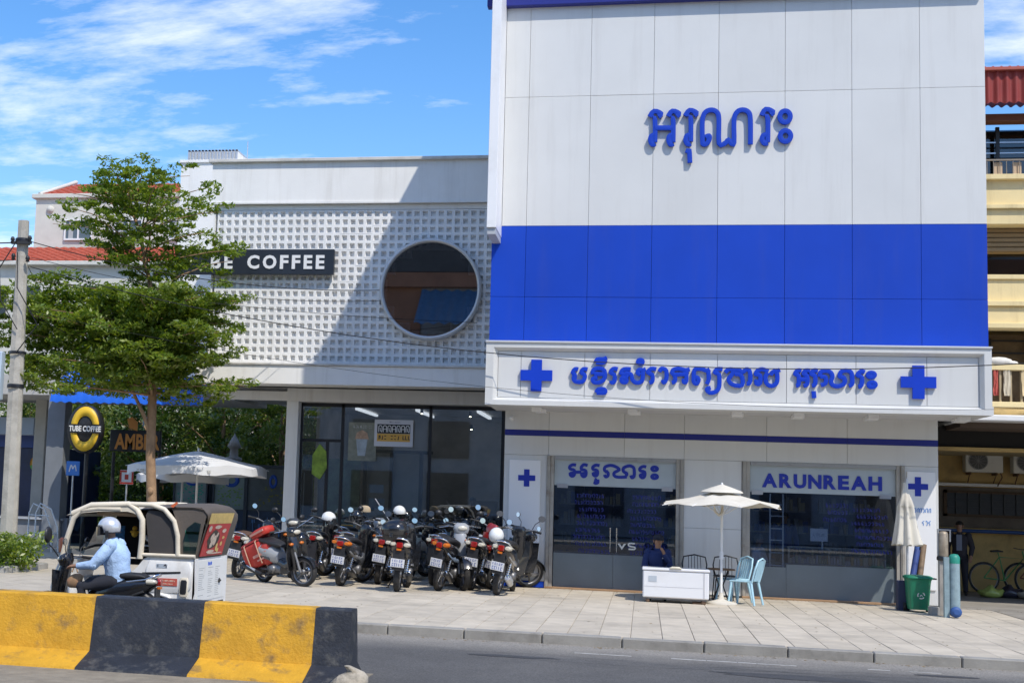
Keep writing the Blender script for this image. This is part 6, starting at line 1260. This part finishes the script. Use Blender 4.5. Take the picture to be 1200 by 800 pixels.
part('pipe_body', B().cyl((0, 0, .12), (.0, .02, .95), .085, .085, 16).box(-.17, -.09, -.04, .06, 0, 1.0), bp, t, w=False); part('pipe_cap', B().lathe([(.088, .90), (.09, 1.0), (.06, 1.05), (.001, 1.06)], (0, .02, 0), n=14), mat('cap green', (.02, .25, .18), .5), t, w=False); part('pipe_foot', B().lathe([(.001, -.13), (.08, -.13), (.09, -.1), (.09, .05)], (0, 0, .10), 'Y', 16).lathe([(.001, -.14), (.045, -.14)], (0, 0, .1), 'Y', 12), mat('pipe blue', (.03, .09, .28)), t, w=False)
o = part('paver_block', B().box(4.05, 4.20, -2.4, -2.15, 0, .14, c=.01), concm, None); tag(o, 'grey concrete block at the foot of the post', 'block')
# garage clutter: bicycle frames and rubbish bags
def bike(x, y, deg, c, label):
    t = thing('bicycle', label, 'bicycle', (x, y, .05), radians(deg)); m = mat('bike paint '+label[:9], c, .4); Q = lambda n, b, mm, p=t: part(n, b, mm, p, w=False)
    for xx in (-.5, .5): w = Q('wheel', B().lathe([(.30, -.015), (.335, -.018), (.345, 0), (.335, .018), (.30, .015)], (xx, 0, .345), 'Y', 28), rub); Q('rim', B().lathe([(.30, -.012), (.285, 0), (.30, .012)], (xx, 0, .345), 'Y', 24), alu, w); 
    b = B(); b.tube([(-.5, 0, .345), (-.05, 0, .30), (.36, 0, .78), (-.16, 0, .80), (-.05, 0, .30)], .017, 6); b.tube([(-.5, 0, .345), (-.16, 0, .80), (-.19, 0, .90)], .014, 6); b.tube([(.5, 0, .345), (.34, 0, .95)], .015, 6); Q('frame', b, m)
    Q('saddle', B().loft([(-.34, 0, .92, .07, .02), (-.2, 0, .93, .06, .025), (-.08, 0, .92, .02, .015)], 10), bpl); Q('handlebar', B().tube([(.28, -.26, 1.0), (.36, -.1, .98), (.36, .1, .98), (.28, .26, 1.0)], .012, 6), grim)
bike(7.0, 4.9, 12, (.05, .22, .06), 'green bicycle standing in the dark garage under the blue pipe'); bike(7.9, 5.4, -8, (.25, .06, .04), 'red brown bicycle at the right edge of the dark garage')
rg = random.Random(9)
for i, (x, y, r, c, l) in enumerate(((6.55, 4.35, .20, (.40, .48, .12), 'yellow green plastic bag on the garage floor'), (6.95, 4.5, .22, (.03, .03, .05), 'black rubbish bag beside the yellow green bag'), (7.3, 4.3, .18, (.45, .43, .36), 'pale plastic bag between dark bags on the garage floor'), (7.65, 4.6, .25, (.05, .08, .18), 'dark blue rubbish bag right of the pale bag'), (8.05, 4.4, .24, (.10, .12, .16), 'grey rubbish bag at the right edge of the garage'))):
    b = B(); b.ell((0, 0, r*.5), (r*1.2, r, r*.62), 18); b.v = [(vx*(1+.18*sin(7*vy/r+3*vz/r)), vy, vz*(1+.2*sin(5*vx/r+2)) if vz > .02 else max(0, vz)) for vx, vy, vz in b.v]
    b.lathe([(.02, r*1.0), (.05, r*1.25), (.03, r*1.3)], n=8); o = part('rubbish_bag', b, mat('bag %d' % i, c, .35, coat=.3, var=.2, vs=15), None, w=False); o.location = (x, y, 0); tag(o, l, 'bag')
# ================================================================ utility pole and cables
up_ = thing('utility_pole', 'weathered concrete utility pole at the far left of the pavement', 'pole', (-13.38, -1.5, 0))
part('pole_shaft', B().loft([(0, 0, 0, .17, .14), (3.5, -.05, 0, .145, .125), (7.1, -.11, 0, .105, .095)], 8, ax='Z', e=3.5, smooth=False), mat('pole concrete', (.46, .43, .37), .9, var=.14, vs=3, bump=.5, bs=22, dirt=(.16, .14, .11), dirts=2.2, dirta=.55), up_, w=False)
part('pole_band', B().lathe([(.17, 3.6), (.175, 3.64), (.17, 3.68)], (-.06, 0, 0), n=16).lathe([(.17, 4.3), (.175, 4.33), (.17, 4.36)], (-.06, 0, 0), n=16).lathe([(.15, 6.6), (.16, 6.66), (.15, 6.72)], (-.1, 0, 0), n=16), blkm, up_, w=False)
part('crossarm', B().box(-.28, .16, -.18, -.12, 6.58, 6.64), mat('dark steel', (.05, .05, .05), .6, .4), up_, w=False)
for x, z in ((-.26, 6.6), (-.22, 6.25), (.12, 6.62), (.10, 6.2)): part('insulator', B().lathe([(.001, z), (.045, z+.01), (.03, z+.05), (.05, z+.07), (.03, z+.13), (.001, z+.14)], (x, -.15, 0), n=12), bpl, up_, w=False)
cbm = mat('black cable', (.012, .012, .013), .6)
def cable(p, q, sag, r, label, n=26, grp='overhead cables'):
    p, q = Vector(p), Vector(q); pts = [p.lerp(q, i/n)-Vector((0, 0, sag*4*(i/n)*(1-i/n))) for i in range(n+1)]
    o = part('overhead_cable', B().tube(pts, r, 5, smooth=True), cbm, None, fix=False); tag(o, label, 'cable', grp)
PT = (-13.5, -1.65, 6.6)
cable((-13.2, -1.66, 6.10), (16.4, -3.5, 6.1), 1.95, .009, 'long black cable sagging from the pole across the top of the sign box')
cable((-13.2, -1.66, 6.62), (-6.9, 3.86, 6.50), .3, .010, 'thick cable from the pole top to the left rim of the round window'); cable((-13.2, -1.66, 6.3), (-6.9, 3.86, 6.25), .3, .006, 'thin cable ending just below the thick one beside the round window')
cable((-13.2, -1.65, 5.2), (18, -3.4, 5.0), 1.62, .004, 'faint thin cable across the foot of the sign box'); cable((-13.6, -1.6, 6.62), (-40, -4, 8.5), .8, .014, 'thick cable running off the left edge from the pole top'); cable((-13.6, -1.6, 6.25), (-40, -3, 7.6), .7, .010, 'thin cable running off the left edge from the pole')
cable((-13.3, -1.4, 5.9), (-4.6, 3.86, 5.75), .15, .006, 'drop cable from the pole to the cafe screen below the round window'); cable((-13.3, -1.4, 5.2), (-10.9, 3.5, 4.6), .35, .009, 'drop cable from the pole to the canopy corner of the cafe')
cable((-13.6, -1.6, 6.7), (-17, 9, 6.4), .3, .009, 'cable from the pole toward the dark kiosk', grp='overhead cables')
for i, (z0, x1, z1, s) in enumerate(((6.7, -13.9, 5.4, .05), (6.4, -13.05, 4.9, -.2))):
    o = part('hanging_cable', B().tube([(-13.5, -1.68, z0), ((-13.5+x1)/2-.15, -1.75, (z0+z1)/2), (x1+.1, -1.7, z1), (-13.4, -1.68, z1-.6)], .012, 6), cbm, up_); tag(o)
b = B(); b.box(-14.25, -13.75, -1.6, -1.4, 3.35, 4.35, c=.02); o = part('meter_box', b, mat('pale blue metal', (.45, .55, .66), .5, var=.1), None); tag(o, 'pale blue metal meter cabinet left of the utility pole', 'cabinet')
# ================================================================ vegetation
def leafcloud(b, c, r, n, size, rg, flat=.4, up=.5):
    for _ in range(n):
        while True:
            v = Vector((rg.uniform(-1, 1), rg.uniform(-1, 1), rg.uniform(-1, 1)))
            if v.length < 1: break
        p = Vector(c)+Vector((v.x*r, v.y*r, v.z*r*flat))
        nr = Vector((rg.gauss(0, .6), rg.gauss(0, .6), up+abs(rg.gauss(0, .5)))).normalized(); a = nr.cross(Vector((rg.uniform(-1, 1), rg.uniform(-1, 1), .1))).normalized(); q = nr.cross(a)
        s = size*rg.uniform(.6, 1.3); l = a*s; w = q*s*.42; o = len(b.v)
        b.v += [tuple(p-l), tuple(p+w-nr*s*.1), tuple(p+l-nr*s*.22), tuple(p-w-nr*s*.1)]; b.f.append((o, o+1, o+2, o+3)); b.m.append(0); b.sm.append(False)
barkm = mat('pale brown bark', (.34, .215, .125), .9, var=.22, vs=5, bump=.6, bs=26, dirt=(.13, .09, .06), dirts=4, dirta=.6)
lf1 = leafmat('bright leaf', (.075, .155, .016), (.27, .33, .045), trans=.45); lf2 = leafmat('deep leaf', (.030, .075, .014), (.085, .15, .025), trans=.35); lf3 = leafmat('olive leaf', (.09, .15, .028), (.26, .30, .08), trans=.5)
st_ = thing('street_tree', 'slim street tree with tiered bright green crown between the pole and the cafe', 'tree', (-11.3, 1.0, 0)); rg = random.Random(31)
tr = B(); tpts = [(-11.28, 1.0, -.05), (-11.26, 1.0, 1.2), (-11.36, 1.0, 2.4), (-11.38, 1.0, 3.5), (-11.45, 1.02, 4.8), (-11.6, 1.05, 6.2), (-11.9, 1.0, 7.4), (-12.2, 1.0, 8.0), (-12.5, 1.0, 8.65)]
tr.tube(tpts, [.13, .115, .105, .10, .075, .05, .035, .022, .010], 12); tr.tube([(-11.30, .98, 2.5), (-11.5, .9, 3.2), (-11.85, .8, 3.9), (-12.6, .6, 4.7)], [.02, .045, .035, .015], 8); tr.ell((-11.28, .9, 1.6), (.07, .08, .09)); 
lb = B(); limbs = B()
def trunkat(z):
    for a, b_ in zip(tpts, tpts[1:]):
        if z <= b_[2]: t = (z-a[2])/(b_[2]-a[2]); return Vector(a).lerp(Vector(b_), t)
    return Vector(tpts[-1])
# (height on trunk, reach left, reach right, density)
tiers = [(4.15, 3.6, 1.6, 1.0), (4.55, 4.0, 1.9, 1.0), (4.95, 4.1, 2.1, 1.0), (5.35, 3.7, 2.0, .95), (5.75, 3.2, 2.1, .9), (6.15, 2.4, 2.1, .75), (6.65, 1.5, 1.9, .5), (7.15, 1.3, 1.9, .45), (7.6, 2.0, 1.8, .4), (7.95, 1.1, 2.0, .4), (8.25, 1.3, 1.5, .33), (8.5, .6, .6, .2)]
for z, rl, rr, de in tiers:
    nb = 8 if z < 6.3 else 6; a0 = rg.uniform(0, 1)
    for k in range(nb):
        a = a0+2*pi*k/nb+rg.uniform(-.3, .3); R = (rr if cos(a) > 0 else rl)*(abs(cos(a))+.0)+2.0*min(1, max(rl, rr)/2.4)*abs(sin(a)); R *= rg.uniform(.72, 1.05)/(abs(cos(a))+abs(sin(a)))*1.08
        p0 = trunkat(z-.25); z_ = rg.uniform(-.22, .22); p0 = trunkat(z-.35+z_); rise = rg.uniform(.25, .85) if z > 6.3 else rg.uniform(-.1, .75); d = Vector((cos(a), sin(a), 0)); pts = [p0, p0+d*R*.35+Vector((0, 0, rise*.6)), p0+d*R*.7+Vector((0, 0, rise*.9)), p0+d*R+Vector((0, 0, rise))]
        limbs.tube(pts, [.035 if z < 6.3 else .022, .024 if z < 6.3 else .015, .012, .005], 5)
        m = max(4, int(R*3.4))
        for i in range(m):
            u = .22+.80*i/(m-1); q = pts[0].lerp(pts[3], u)+Vector((0, 0, rise*sin(pi*min(u, 1)*.5)*.25)); sw = .42*(1-.5*u)+.16
            for s in ((-1, 1) if u < .9 else (0,)):
                side_ = d.cross(Vector((0, 0, 1)))*s*sw*rg.uniform(.5, 1.1); c = q+side_+Vector((0, 0, rg.uniform(-.16, .14)))
                if rg.random() < .84: leafcloud(lb, c, rg.uniform(.15, .34), int(68*(.6+.5*de)), rg.uniform(.052, .075), rg, .34, .6)
# inner fill for the dark heart of the lower crown
for _ in range(520):
    a = rg.uniform(0, 2*pi); r = sqrt(rg.random()); X = cos(a)*r; zz = rg.uniform(4.0, 5.9); c = (-11.75+(2.75 if X < 0 else (1.45 if zz > 4.7 else .8))*X, 1.0+sin(a)*r*1.6, zz); leafcloud(lb, c, .34, 40, .07, rg, .4, .5)
for z, x, rad in ((4.6, -15.2, .7), (4.9, -14.9, .8), (5.2, -15.3, .6), (5.5, -14.4, .7), (4.4, -14.5, .6), (4.9, -13.9, .8), (5.6, -13.7, .7), (5.9, -14.6, .5), (4.3, -13.8, .6), (6.1, -13.4, .5)):
    for _ in range(14): leafcloud(lb, (x+rg.uniform(-rad, rad), rg.uniform(-.2, 1.4), z+rg.uniform(-.22, .22)), .28, 46, .065, rg, .28, .8)
part('trunk', tr, barkm, st_); part('limbs', limbs, barkm, st_, fix=False); part('crown', lb, lf1, st_, fix=False)
def bushtree(name, label, x, y, h, R, n, m, seed, z0=.6, cat='tree', ls=.085, grp=None, th=.12):
    rg = random.Random(seed); t = thing(name, label, cat, (x, y, 0), group=grp); b = B(); k = max(12, n//60)
    cl = []
    for _ in range(k):
        a = rg.uniform(0, 2*pi); r = sqrt(rg.random())*R; z = z0+(h-z0)*rg.random(); f = 1-((z-z0)/(h-z0)-.45)**2*1.6; cl.append((x+r*cos(a)*f, y+r*sin(a)*f, z))
    for c in cl: leafcloud(b, c, R*rg.uniform(.13, .24), n//k, ls, rg, .6, .35)
    part('crown', b, m, t, fix=False)
    tr = B(); tr.tube([(x, y, -.05), (x+.1, y, h*.3), (x-.05, y+.1, h*.6), (x, y, h*.85)], [th, th*.8, th*.5, th*.2], 8)
    for q in range(7): a = rg.uniform(0, 2*pi); zz = h*rg.uniform(.25, .6); tr.tube([(x, y, zz), (x+R*.35*cos(a), y+R*.35*sin(a), zz+h*.15), (x+R*.7*cos(a), y+R*.7*sin(a), zz+h*.25)], [th*.4, th*.25, .01], 5)
    part('trunk', tr, barkm, t); return t
G_ = 'trees behind the parasol and booths'
bushtree('garden_tree', 'bright leafy tree behind the round yellow sign', -18.6, 12.5, 4.9, 2.1, 9000, lf3, 1, grp=G_, z0=.4); bushtree('garden_tree', 'dense green tree behind the street tree trunk', -16.2, 15.0, 5.4, 2.3, 9000, lf2, 2, grp=G_, z0=.4)
bushtree('garden_tree', 'leafy tree behind the white parasol peak', -14.2, 15.5, 5.6, 2.2, 10000, lf3, 3, grp=G_, z0=.4); bushtree('garden_tree', 'large leafed tree between the parasol and the white cafe column', -12.0, 14.5, 5.5, 2.1, 11000, lf3, 4, grp=G_, z0=.4)
bushtree('garden_tree', 'tall dark tree rising behind the cafe canopy corner', -13.0, 18.5, 6.6, 2.8, 8000, lf2, 5, grp=G_, z0=1.0, ls=.11); bushtree('garden_tree', 'dark tree behind the dark blue kiosk', -21.5, 16.5, 5.4, 2.6, 7000, lf2, 6, grp=G_, z0=.4, ls=.1); bushtree('garden_tree', 'dark tree filling the gap beside the cafe column', -9.8, 16.5, 5.6, 2.2, 7000, lf2, 7, grp=G_, z0=.4, ls=.1)
b = B(); rg = random.Random(77)
for _ in range(260): leafcloud(b, (rg.uniform(-16.5, -12.15), rg.uniform(-3.7, -2.0), rg.uniform(.08, .62)), .2, 40, .055, rg, .8, .4)
hg = part('hedge', b, lf1, None, fix=False); tag(hg, 'bright green hedge at the foot of the utility pole', 'hedge'); 
b = B(); b.box(-17.5, -12.3, -3.8, -1.9, -.05, .12, c=.02); part('planting_bed', b, concm, None, kind='structure')
b = B(); rg = random.Random(5)
for _ in range(1100): leafcloud(b, (rg.uniform(-24, -9.5), rg.uniform(19.3, 20.9), rg.uniform(.1, 5.2)), .5, 24, .17, rg, .9, .3)
o = part('background_hedge', b, lf2, None, fix=False, kind='stuff'); tag(o, 'dark mass of foliage closing the view behind the garden trees', 'foliage')
# ================================================================ left background
cbd = thing('canopy_shelter', 'dark roadside shelter with concrete columns and a bright blue roof edge', 'building', (-15, 7.5, 0))
dcc = mat('dark grey column', (.20, .215, .235), .7, var=.08); ltc = mat('pale column', (.42, .41, .37), .85, var=.1)
part('column', B().box(-16.55, -16.05, 7.0, 7.45, -.02, 4.05, c=.01), dcc, cbd, label='wide dark grey column'); part('column', B().box(-17.85, -17.5, 9.0, 9.35, -.02, 4.2, c=.02), ltc, cbd, label='slimmer pale column')
part('beam', B().box(-21, -11.4, 7.0, 10.5, 4.06, 4.62, c=.01), mat('pale beam', (.46, .45, .42), .85, var=.1), cbd)
b = B(); P = []
for i in range(78): x = -16.2+i*.055; z = .02*sin(i*1.4); P.append([(x, 6.30, 3.84+z+.0), (x, 6.40, 4.22+z), (x, 7.6, 4.95+z)])
b.grid(P); part('blue_roof_edge', b, mat('bright blue sheet', (.012, .12, .62), .4, var=.1), cbd, fix=False)
part('low_wall', B().box(-20, -15.9, 7.2, 7.5, -.02, .78, c=.01), mat('grey low wall', (.22, .23, .25), .8, var=.1), cbd); part('wall_rail', B().box(-20, -16, 7.1, 7.2, .72, .76), alu, cbd)
kk = thing('kiosk', 'dark navy kiosk with a round orange and yellow emblem behind the utility pole', 'kiosk', (-18.2, 9.6, 0)); kn = mat('kiosk navy', (.008, .018, .07), .4, var=.3, vs=2)
part('wall', B().box(-20.2, -17.0, 9.6, 12, .0, 2.7, c=.01), kn, kk); part('awning', B().box(-20.2, -17.86, 9.0, 9.6, 3.05, 3.55, c=.02), mat('pale blue awning', (.30, .38, .48), .6), kk); part('header', B().box(-20.2, -17.0, 9.5, 9.6, 2.7, 3.05), mat('header blue', (.02, .05, .2), .5), kk)
part('emblem', B().lathe([(.13, 9.58), (.13, 9.59), (.24, 9.59), (.24, 9.58)], (-17.95, 0, 2.25), 'Y', 24), mat('emblem orange', (.65, .32, .04), .5), kk); part('emblem_green', B().lathe([(.13, 9.575), (.24, 9.575)], (-17.95, 0, 2.25), 'Y', 16, a0=3.4, a1=5.2), mat('emblem green', (.1, .3, .05), .5), kk)
part('panel', B().box(-17.65, -17.35, 9.55, 9.59, .9, 2.4), mat('panel blue', (.02, .06, .22), .3), kk); part('sign_box', B().box(-17.75, -17.1, 9.3, 9.55, 2.55, 2.85, c=.02), mat('pale white box', (.4, .45, .5), .5), kk); part('lamp', B().ell((-17.6, 9.2, 2.95), (.12, .08, .06)), mat('dull blue glass', (.1, .3, .6), .3), kk)
# round yellow sign
tc_ = thing('round_sign', 'black round sign with yellow ring reading TUBE COFFEE on a dark pole', 'sign', (-14.97, 6.0, 0)); yel = mat('sign yellow', (.82, .52, .03), .45)
part('pole', B().cyl((-14.97, 6.05, 0), (-14.97, 6.05, 2.55), .055, n=10), blkm, tc_); part('drum', B().lathe([(.001, 5.9), (.60, 5.9), (.63, 5.93), (.63, 6.2), (.001, 6.2)], (-15.03, 0, 3.13), 'Y', 40, sx=.73), bpl, tc_)
part('ring', B().lathe([(.34, 5.885), (.34, 5.87), (.58, 5.87), (.58, 5.885)], (-14.99, 0, 3.13), 'Y', 40, sx=.68), yel, tc_); part('word_plate', B().box(-15.43, -14.50, 5.84, 5.862, 3.02, 3.25), blkm, tc_)
part('lettering', text_b('TUBE COFFEE', .88, .15, off=.03, ext=.004, M=T(-15.41, 5.835, 3.06)), white, tc_)
am = thing('board_sign', 'dark board reading AMBER in orange script, partly behind the street tree', 'sign', (-14.1, 7.4, 0)); orr = mat('amber orange', (.62, .25, .05), .5)
part('board', B().box(-14.90, -13.45, 7.4, 7.5, 2.62, 3.20, c=.02), blkm, am); part('lettering', text_b('AMBER', 1.28, .42, off=.03, ext=.004, M=Matrix.Translation((-14.75, 7.39, 2.68)) @ Matrix.Shear('XZ', 4, (0, 0)) if 0 else T(-14.75, 7.39, 2.68)), orr, am)
part('leaf_emblem', B().prism([(-14.35, 3.25), (-14.12, 3.18), (-14.12, 3.42), (-14.28, 3.55), (-14.42, 3.5)], 7.37, 7.4), orr, am); part('post', B().cyl((-14.8, 7.5, 0), (-14.8, 7.5, 2.6), .05, n=8).cyl((-13.5, 7.5, 0), (-13.5, 7.5, 2.6), .05, n=8), blkm, am)
part('cup_outline', B().tube([(-13.95, 7.38, 3.31), (-13.95, 7.38, 3.45), (-13.85, 7.38, 3.55), (-13.75, 7.38, 3.52)], .02, 6), mat('pale blue line', (.4, .5, .6)), am)
for x, y, z, m, mm, l in ((-15.55, 6.6, 2.10, (.05, .22, .65), None, 'small square blue sign on a thin post left of the round sign pole'), (-14.15, 6.9, 1.92, (.75, .75, .75), 1, 'small white sign with a red border on a thin post near the tree trunk')):
    t = thing('post_sign', l, 'sign', (x, y, 0)); part('post', B().cyl((0, 0, 0), (0, 0, z), .025, n=8), alu, t, w=False); part('sign_plate', B().box(-.19, .19, -.04, -.025, z-.18, z+.2, c=.01), mat('plate '+l[:12], m, .4), t, w=False)
    if mm: part('border', B().box(-.19, .19, -.046, -.041, z+.14, z+.19).box(-.19, .19, -.046, -.041, z-.17, z-.12).box(-.19, -.14, -.046, -.041, z-.115, z+.135).box(.14, .19, -.046, -.041, z-.115, z+.135).box(-.05, .05, -.046, -.041, z-.05, z+.08), mat('sign red', (.5, .05, .03)), t, w=False)
    else: part('symbol', B().ribbon([(-.1, z-.08), (-.05, z+.1), (.0, z), (.06, z+.1), (.1, z-.06)], .03, -.046, .004, .001), white, t, w=False)
# white ad parasols and booths
wc = mat('white parasol cloth', (.74, .75, .77), .8, var=.04)
u2 = parasol('large_parasol', 'large white parasol with printed valance beside the cafe canopy', (-11.58, 5.0, 0), 1.72, 2.62, .42, 8, wc, sag=.06, seed=2, top=False, pole=.03, rot=.39, valance=.20)
part('valance_lettering', text_b('TUBE  COFFEE', .62, .07, off=.02, ext=.002, M=T(-1.05, -1.46, 2.045, -.25)), mat('grey print', (.42, .42, .40)), u2, w=False); part('valance_lettering', text_b('TUBE  COFFEE', .62, .07, off=.02, ext=.002, M=T(.22, -1.60, 2.06, .12)), mat('grey print', (.42, .42, .40)), u2, w=False)
u3 = parasol('large_parasol', 'second white parasol half hidden behind the street tree trunk', (-12.75, 7.3, 0), 1.25, 2.35, .35, 8, wc, sag=.06, seed=5, top=False, pole=.03, rot=.1, valance=.18)
bx_m = mat('pale teal booth sheet', (.26, .36, .38), .5, var=.15, vs=3); bfr = mat('booth frame', (.05, .07, .10), .5)
for i, (x0, x1, l) in enumerate(((-14.15, -13.2, 'pale teal booth panel left under the white parasol'), (-12.95, -12.05, 'pale teal booth panel in the middle under the white parasol'), (-11.95, -10.55, 'darker booth panel nearest the white cafe column'))):
    t = thing('market_booth', l, 'booth', ((x0+x1)/2, 10.8, 0), group='booths under the white parasol'); part('panel', B().box(x0, x1, 10.8, 10.85, 1.15, 2.35), bx_m if i < 2 else mat('grey booth sheet', (.12, .15, .17), .5, var=.2, vs=3), t)
    part('lower_panel', B().box(x0, x1, 10.8, 10.84, .0, 1.12), mat('dark booth sheet', (.03, .06, .13), .5, var=.4, vs=5), t)
    part('frame', B().box(x0-.05, x0, 10.75, 10.9, 0, 2.45).box(x1, x1+.05, 10.75, 10.9, 0, 2.45).box(x0, x1, 10.75, 10.9, 2.36, 2.45).box(x0, x1, 10.78, 10.88, 1.12, 1.15).box(x0, x1, 10.9, 13, 2.36, 2.42).box(x0, x1, 12.9, 13, 0, 2.4), bfr, t)
    cx = (x0+x1)/2; part('blue_emblem', B().lathe([(.10, 10.79), (.10, 10.78), (.2, 10.78), (.2, 10.79)], (cx+.05, 0, 1.98), 'Y', 20, sx=1.2 if i < 2 else .6), mat('emblem blue', (.03, .12, .6)), t)
    b = B(); rg = random.Random(i)
    for _ in range(40): x = rg.uniform(x0+.08, x1-.1); z = rg.uniform(1.25, 1.8); b.box(x, x+.05, 10.785, 10.795, z, z+.035)
    part('spots', b, mat(('teal spot', 'lime spot', 'olive spot')[i], ((.05, .45, .32), (.22, .42, .1), (.22, .24, .05))[i], .5), t, kind='stuff')
    b = B()
    for _ in range(22): x = rg.uniform(x0+.05, x1-.1); z = rg.uniform(.4, .8); b.box(x, x+.02, 10.785, 10.795, z, z+rg.uniform(.1, .3))
    part('print_marks', b, mat('pale blue print', (.2, .32, .5)), t)
    b = B(); b.box(x0, x1, 11.8, 11.9, 0, 2.3); part('back_panel', b, bfr, t)
t = thing('stone_lantern', 'pale stone lantern top rising behind the white parasol', 'lantern', (-12.75, 11.9, 0)); t.scale = (.5, .5, .90); part('column', B().lathe([(.25, 0), (.22, 2.3), (.5, 2.42), (.55, 2.55), (.3, 2.6), (.28, 2.8), (.52, 2.88), (.5, 2.95), (.26, 3.0), (.25, 3.25), (.42, 3.32), (.22, 3.55), (.05, 3.7), (.001, 3.8)], n=16), mat('pale stone', (.42, .41, .40), .85, var=.2, vs=4), t, w=False)
t = thing('back_building', 'pale building with dark windows glimpsed between the garden trees', 'building', (-18, 22, 0)); part('wall', B().box(-24, -13, 22, 28, 0, 3.2), plast, t)
for x in range(7): part('window', B().box(-23.4+x*1.5, -22.5+x*1.5, 21.95, 22, 1.2, 2.8), mat('dark glass', (.03, .035, .04), .15), t)
# parked car behind the tuk-tuk hood seen as white roof rails
t = thing('metal_lawn_chair', 'white tubular chair frame standing beside the dark column', 'chair', (-15.5, 4.6, 0)); part('frame', B().tube([(-.3, 0, 0), (-.3, 0, .95), (-.2, 0, 1.18), (.1, 0, 1.05), (.3, 0, .6), (.35, 0, 0)], .018, 6).tube([(-.3, .4, 0), (-.3, .4, .95), (-.2, .4, 1.18), (.1, .4, 1.05), (.3, .4, .6), (.35, .4, 0)], .018, 6).tube([(-.3, 0, .9), (.25, 0, .88)], .014, 6), white, t, w=False); part('seat', B().box(-.3, .3, 0, .4, .43, .46), white, t, w=False)
# ================================================================ white house with red tiled roof
wh = thing('house', 'cream house with red tiled roofs behind the street tree', 'building', (-20, 24, 0)); hm = mat('cream render', (.62, .60, .54), .88, var=.05, dirt=(.35, .32, .27), dirts=1, dirta=.25); tile = mat('red roof tile', (.42, .085, .045), .75, var=.2, vs=6)
part('wall', B().box(-25.35, -9.5, 24, 34, 0, 13.3), hm, wh); part('cornice', B().box(-25.5, -9.4, 23.85, 34, 13.3, 13.48, c=.02), hm, wh); part('plinth_wall', B().box(-27.5, -9.5, 22.2, 24, 0, 10.2), hm, wh); part('eave', B().box(-27.6, -9.4, 21.9, 24, 10.2, 10.36, c=.02), hm, wh)
def tiles(x0, x1, y0, z0, y1, z1, n, rows, nm='roof'):
    base = B(); base.grid([[(x0, y0, z0), (x1, y0, z0)], [(x0+.5, y1, z1), (x1, y1, z1)]]); r = part(nm, base, tile, wh, fix=False)
    for j in range(rows):
        u = j/rows; b = B(); xa = x0+.5*u; y = y0+(y1-y0)*u; z = z0+(z1-z0)*u; k = 0; P = [[], []]
        for i in range(int((x1-xa)/.11)):
            x = xa+i*.11; w = .025*sin(i*1.9); P[0].append((x, y-.03, z+.05+w)); P[1].append((x, y+(y1-y0)/rows, z+(z1-z0)/rows+.02+w))
        b.grid(P); b.grid([P[0], [(x, y_, z_-.06) for x, y_, z_ in P[0]]]); part('tile_course', b, tile, r, fix=False)
tiles(-25.1, -9.5, 24.1, 13.5, 26.5, 14.45, 1, 7); tiles(-27.4, -9.5, 22.0, 10.38, 23.95, 11.25, 1, 8)
part('roof_edge', B().tube([(-25.25, 24.05, 13.5), (-24.7, 26.4, 14.55)], .09, 6), hm, wh); part('roof_edge', B().tube([(-27.5, 21.95, 10.38), (-27.0, 23.9, 11.3)], .09, 6), hm, wh)
for i, x in enumerate((-23.95, -21.8, -19.5, -17.0)):
    w = part('window', B().box(x-.06, x+1.16, 23.90, 23.97, 11.56, 11.63).box(x-.06, x+1.16, 23.90, 23.97, 12.36, 12.43).box(x-.06, x, 23.90, 23.97, 11.63, 12.36).box(x+1.10, x+1.16, 23.90, 23.97, 11.63, 12.36).box(x+.52, x+.58, 23.90, 23.97, 11.63, 12.36), white, wh)
    part('pane', B().box(x, x+.52, 23.955, 23.965, 11.63, 12.36).box(x+.58, x+1.1, 23.955, 23.965, 11.63, 12.36), mat('house pane', (.10, .13, .15), .1), w); part('curtain', B().box(x+.12, x+.32, 23.945, 23.95, 11.64, 12.35), mat('pale curtain', (.4, .42, .42), .8), w)
part('vent', B().lathe([(.001, 23.9), (.14, 23.92), (.16, 24)], (-24.7, 0, 12.85), 'Y', 16), hm, wh)
for x in (-26.4, -25.0, -22.0, -19.0): part('window', B().box(x, x+.9, 22.15, 22.2, 8.2, 9.4), mat('dark glass', (.03, .035, .04)), wh)
# ================================================================ opposite side of the street (seen only in the glass)
op = thing('opposite_building', 'row of shophouses across the street reflected in the glass', 'building', (-6, -48, 0)); tcw = mat('terracotta wall', (.30, .15, .095), .85, var=.2, vs=.8); gwl = mat('grey wall', (.34, .35, .37), .9, var=.2, vs=.6)
part('wall', B().box(-40, 30, -60, -48, 0, 17.5), gwl, op)
part('band', B().box(-40, 30, -47.98, -47.5, 14.6, 15.5).box(-40, 30, -47.98, -47.3, 10.8, 11.6).box(-17.0, -14.4, -47.98, -47.9, 11.6, 14.6), tcw, op)
part('upper_facade', B().box(-26, -4, -47.97, -47.6, 15.55, 17.4).box(-26, -4, -47.97, -47.8, 9.2, 10.75), mat('charcoal cladding', (.06, .06, .065), .6, var=.3, vs=1), op)
P = []
for i in range(80): x = -14.3+i*.14; P.append([(x, -44.8, 12.0+.07*sin(i*1.3)), (x, -47.6, 14.4+.07*sin(i*1.3))])
part('blue_roof', B().grid(P), mat('blue roof sheet', (.07, .15, .26), .5, var=.15), op, fix=False)
for x in range(14):
    for z in (1, 4.2, 7.6, 15.7): part('window', B().box(-38+x*4.8, -35.4+x*4.8, -47.99, -47.9, z, z+1.7 if z > 12 else z+2.3), mat('dark glass', (.03, .035, .04)), op)
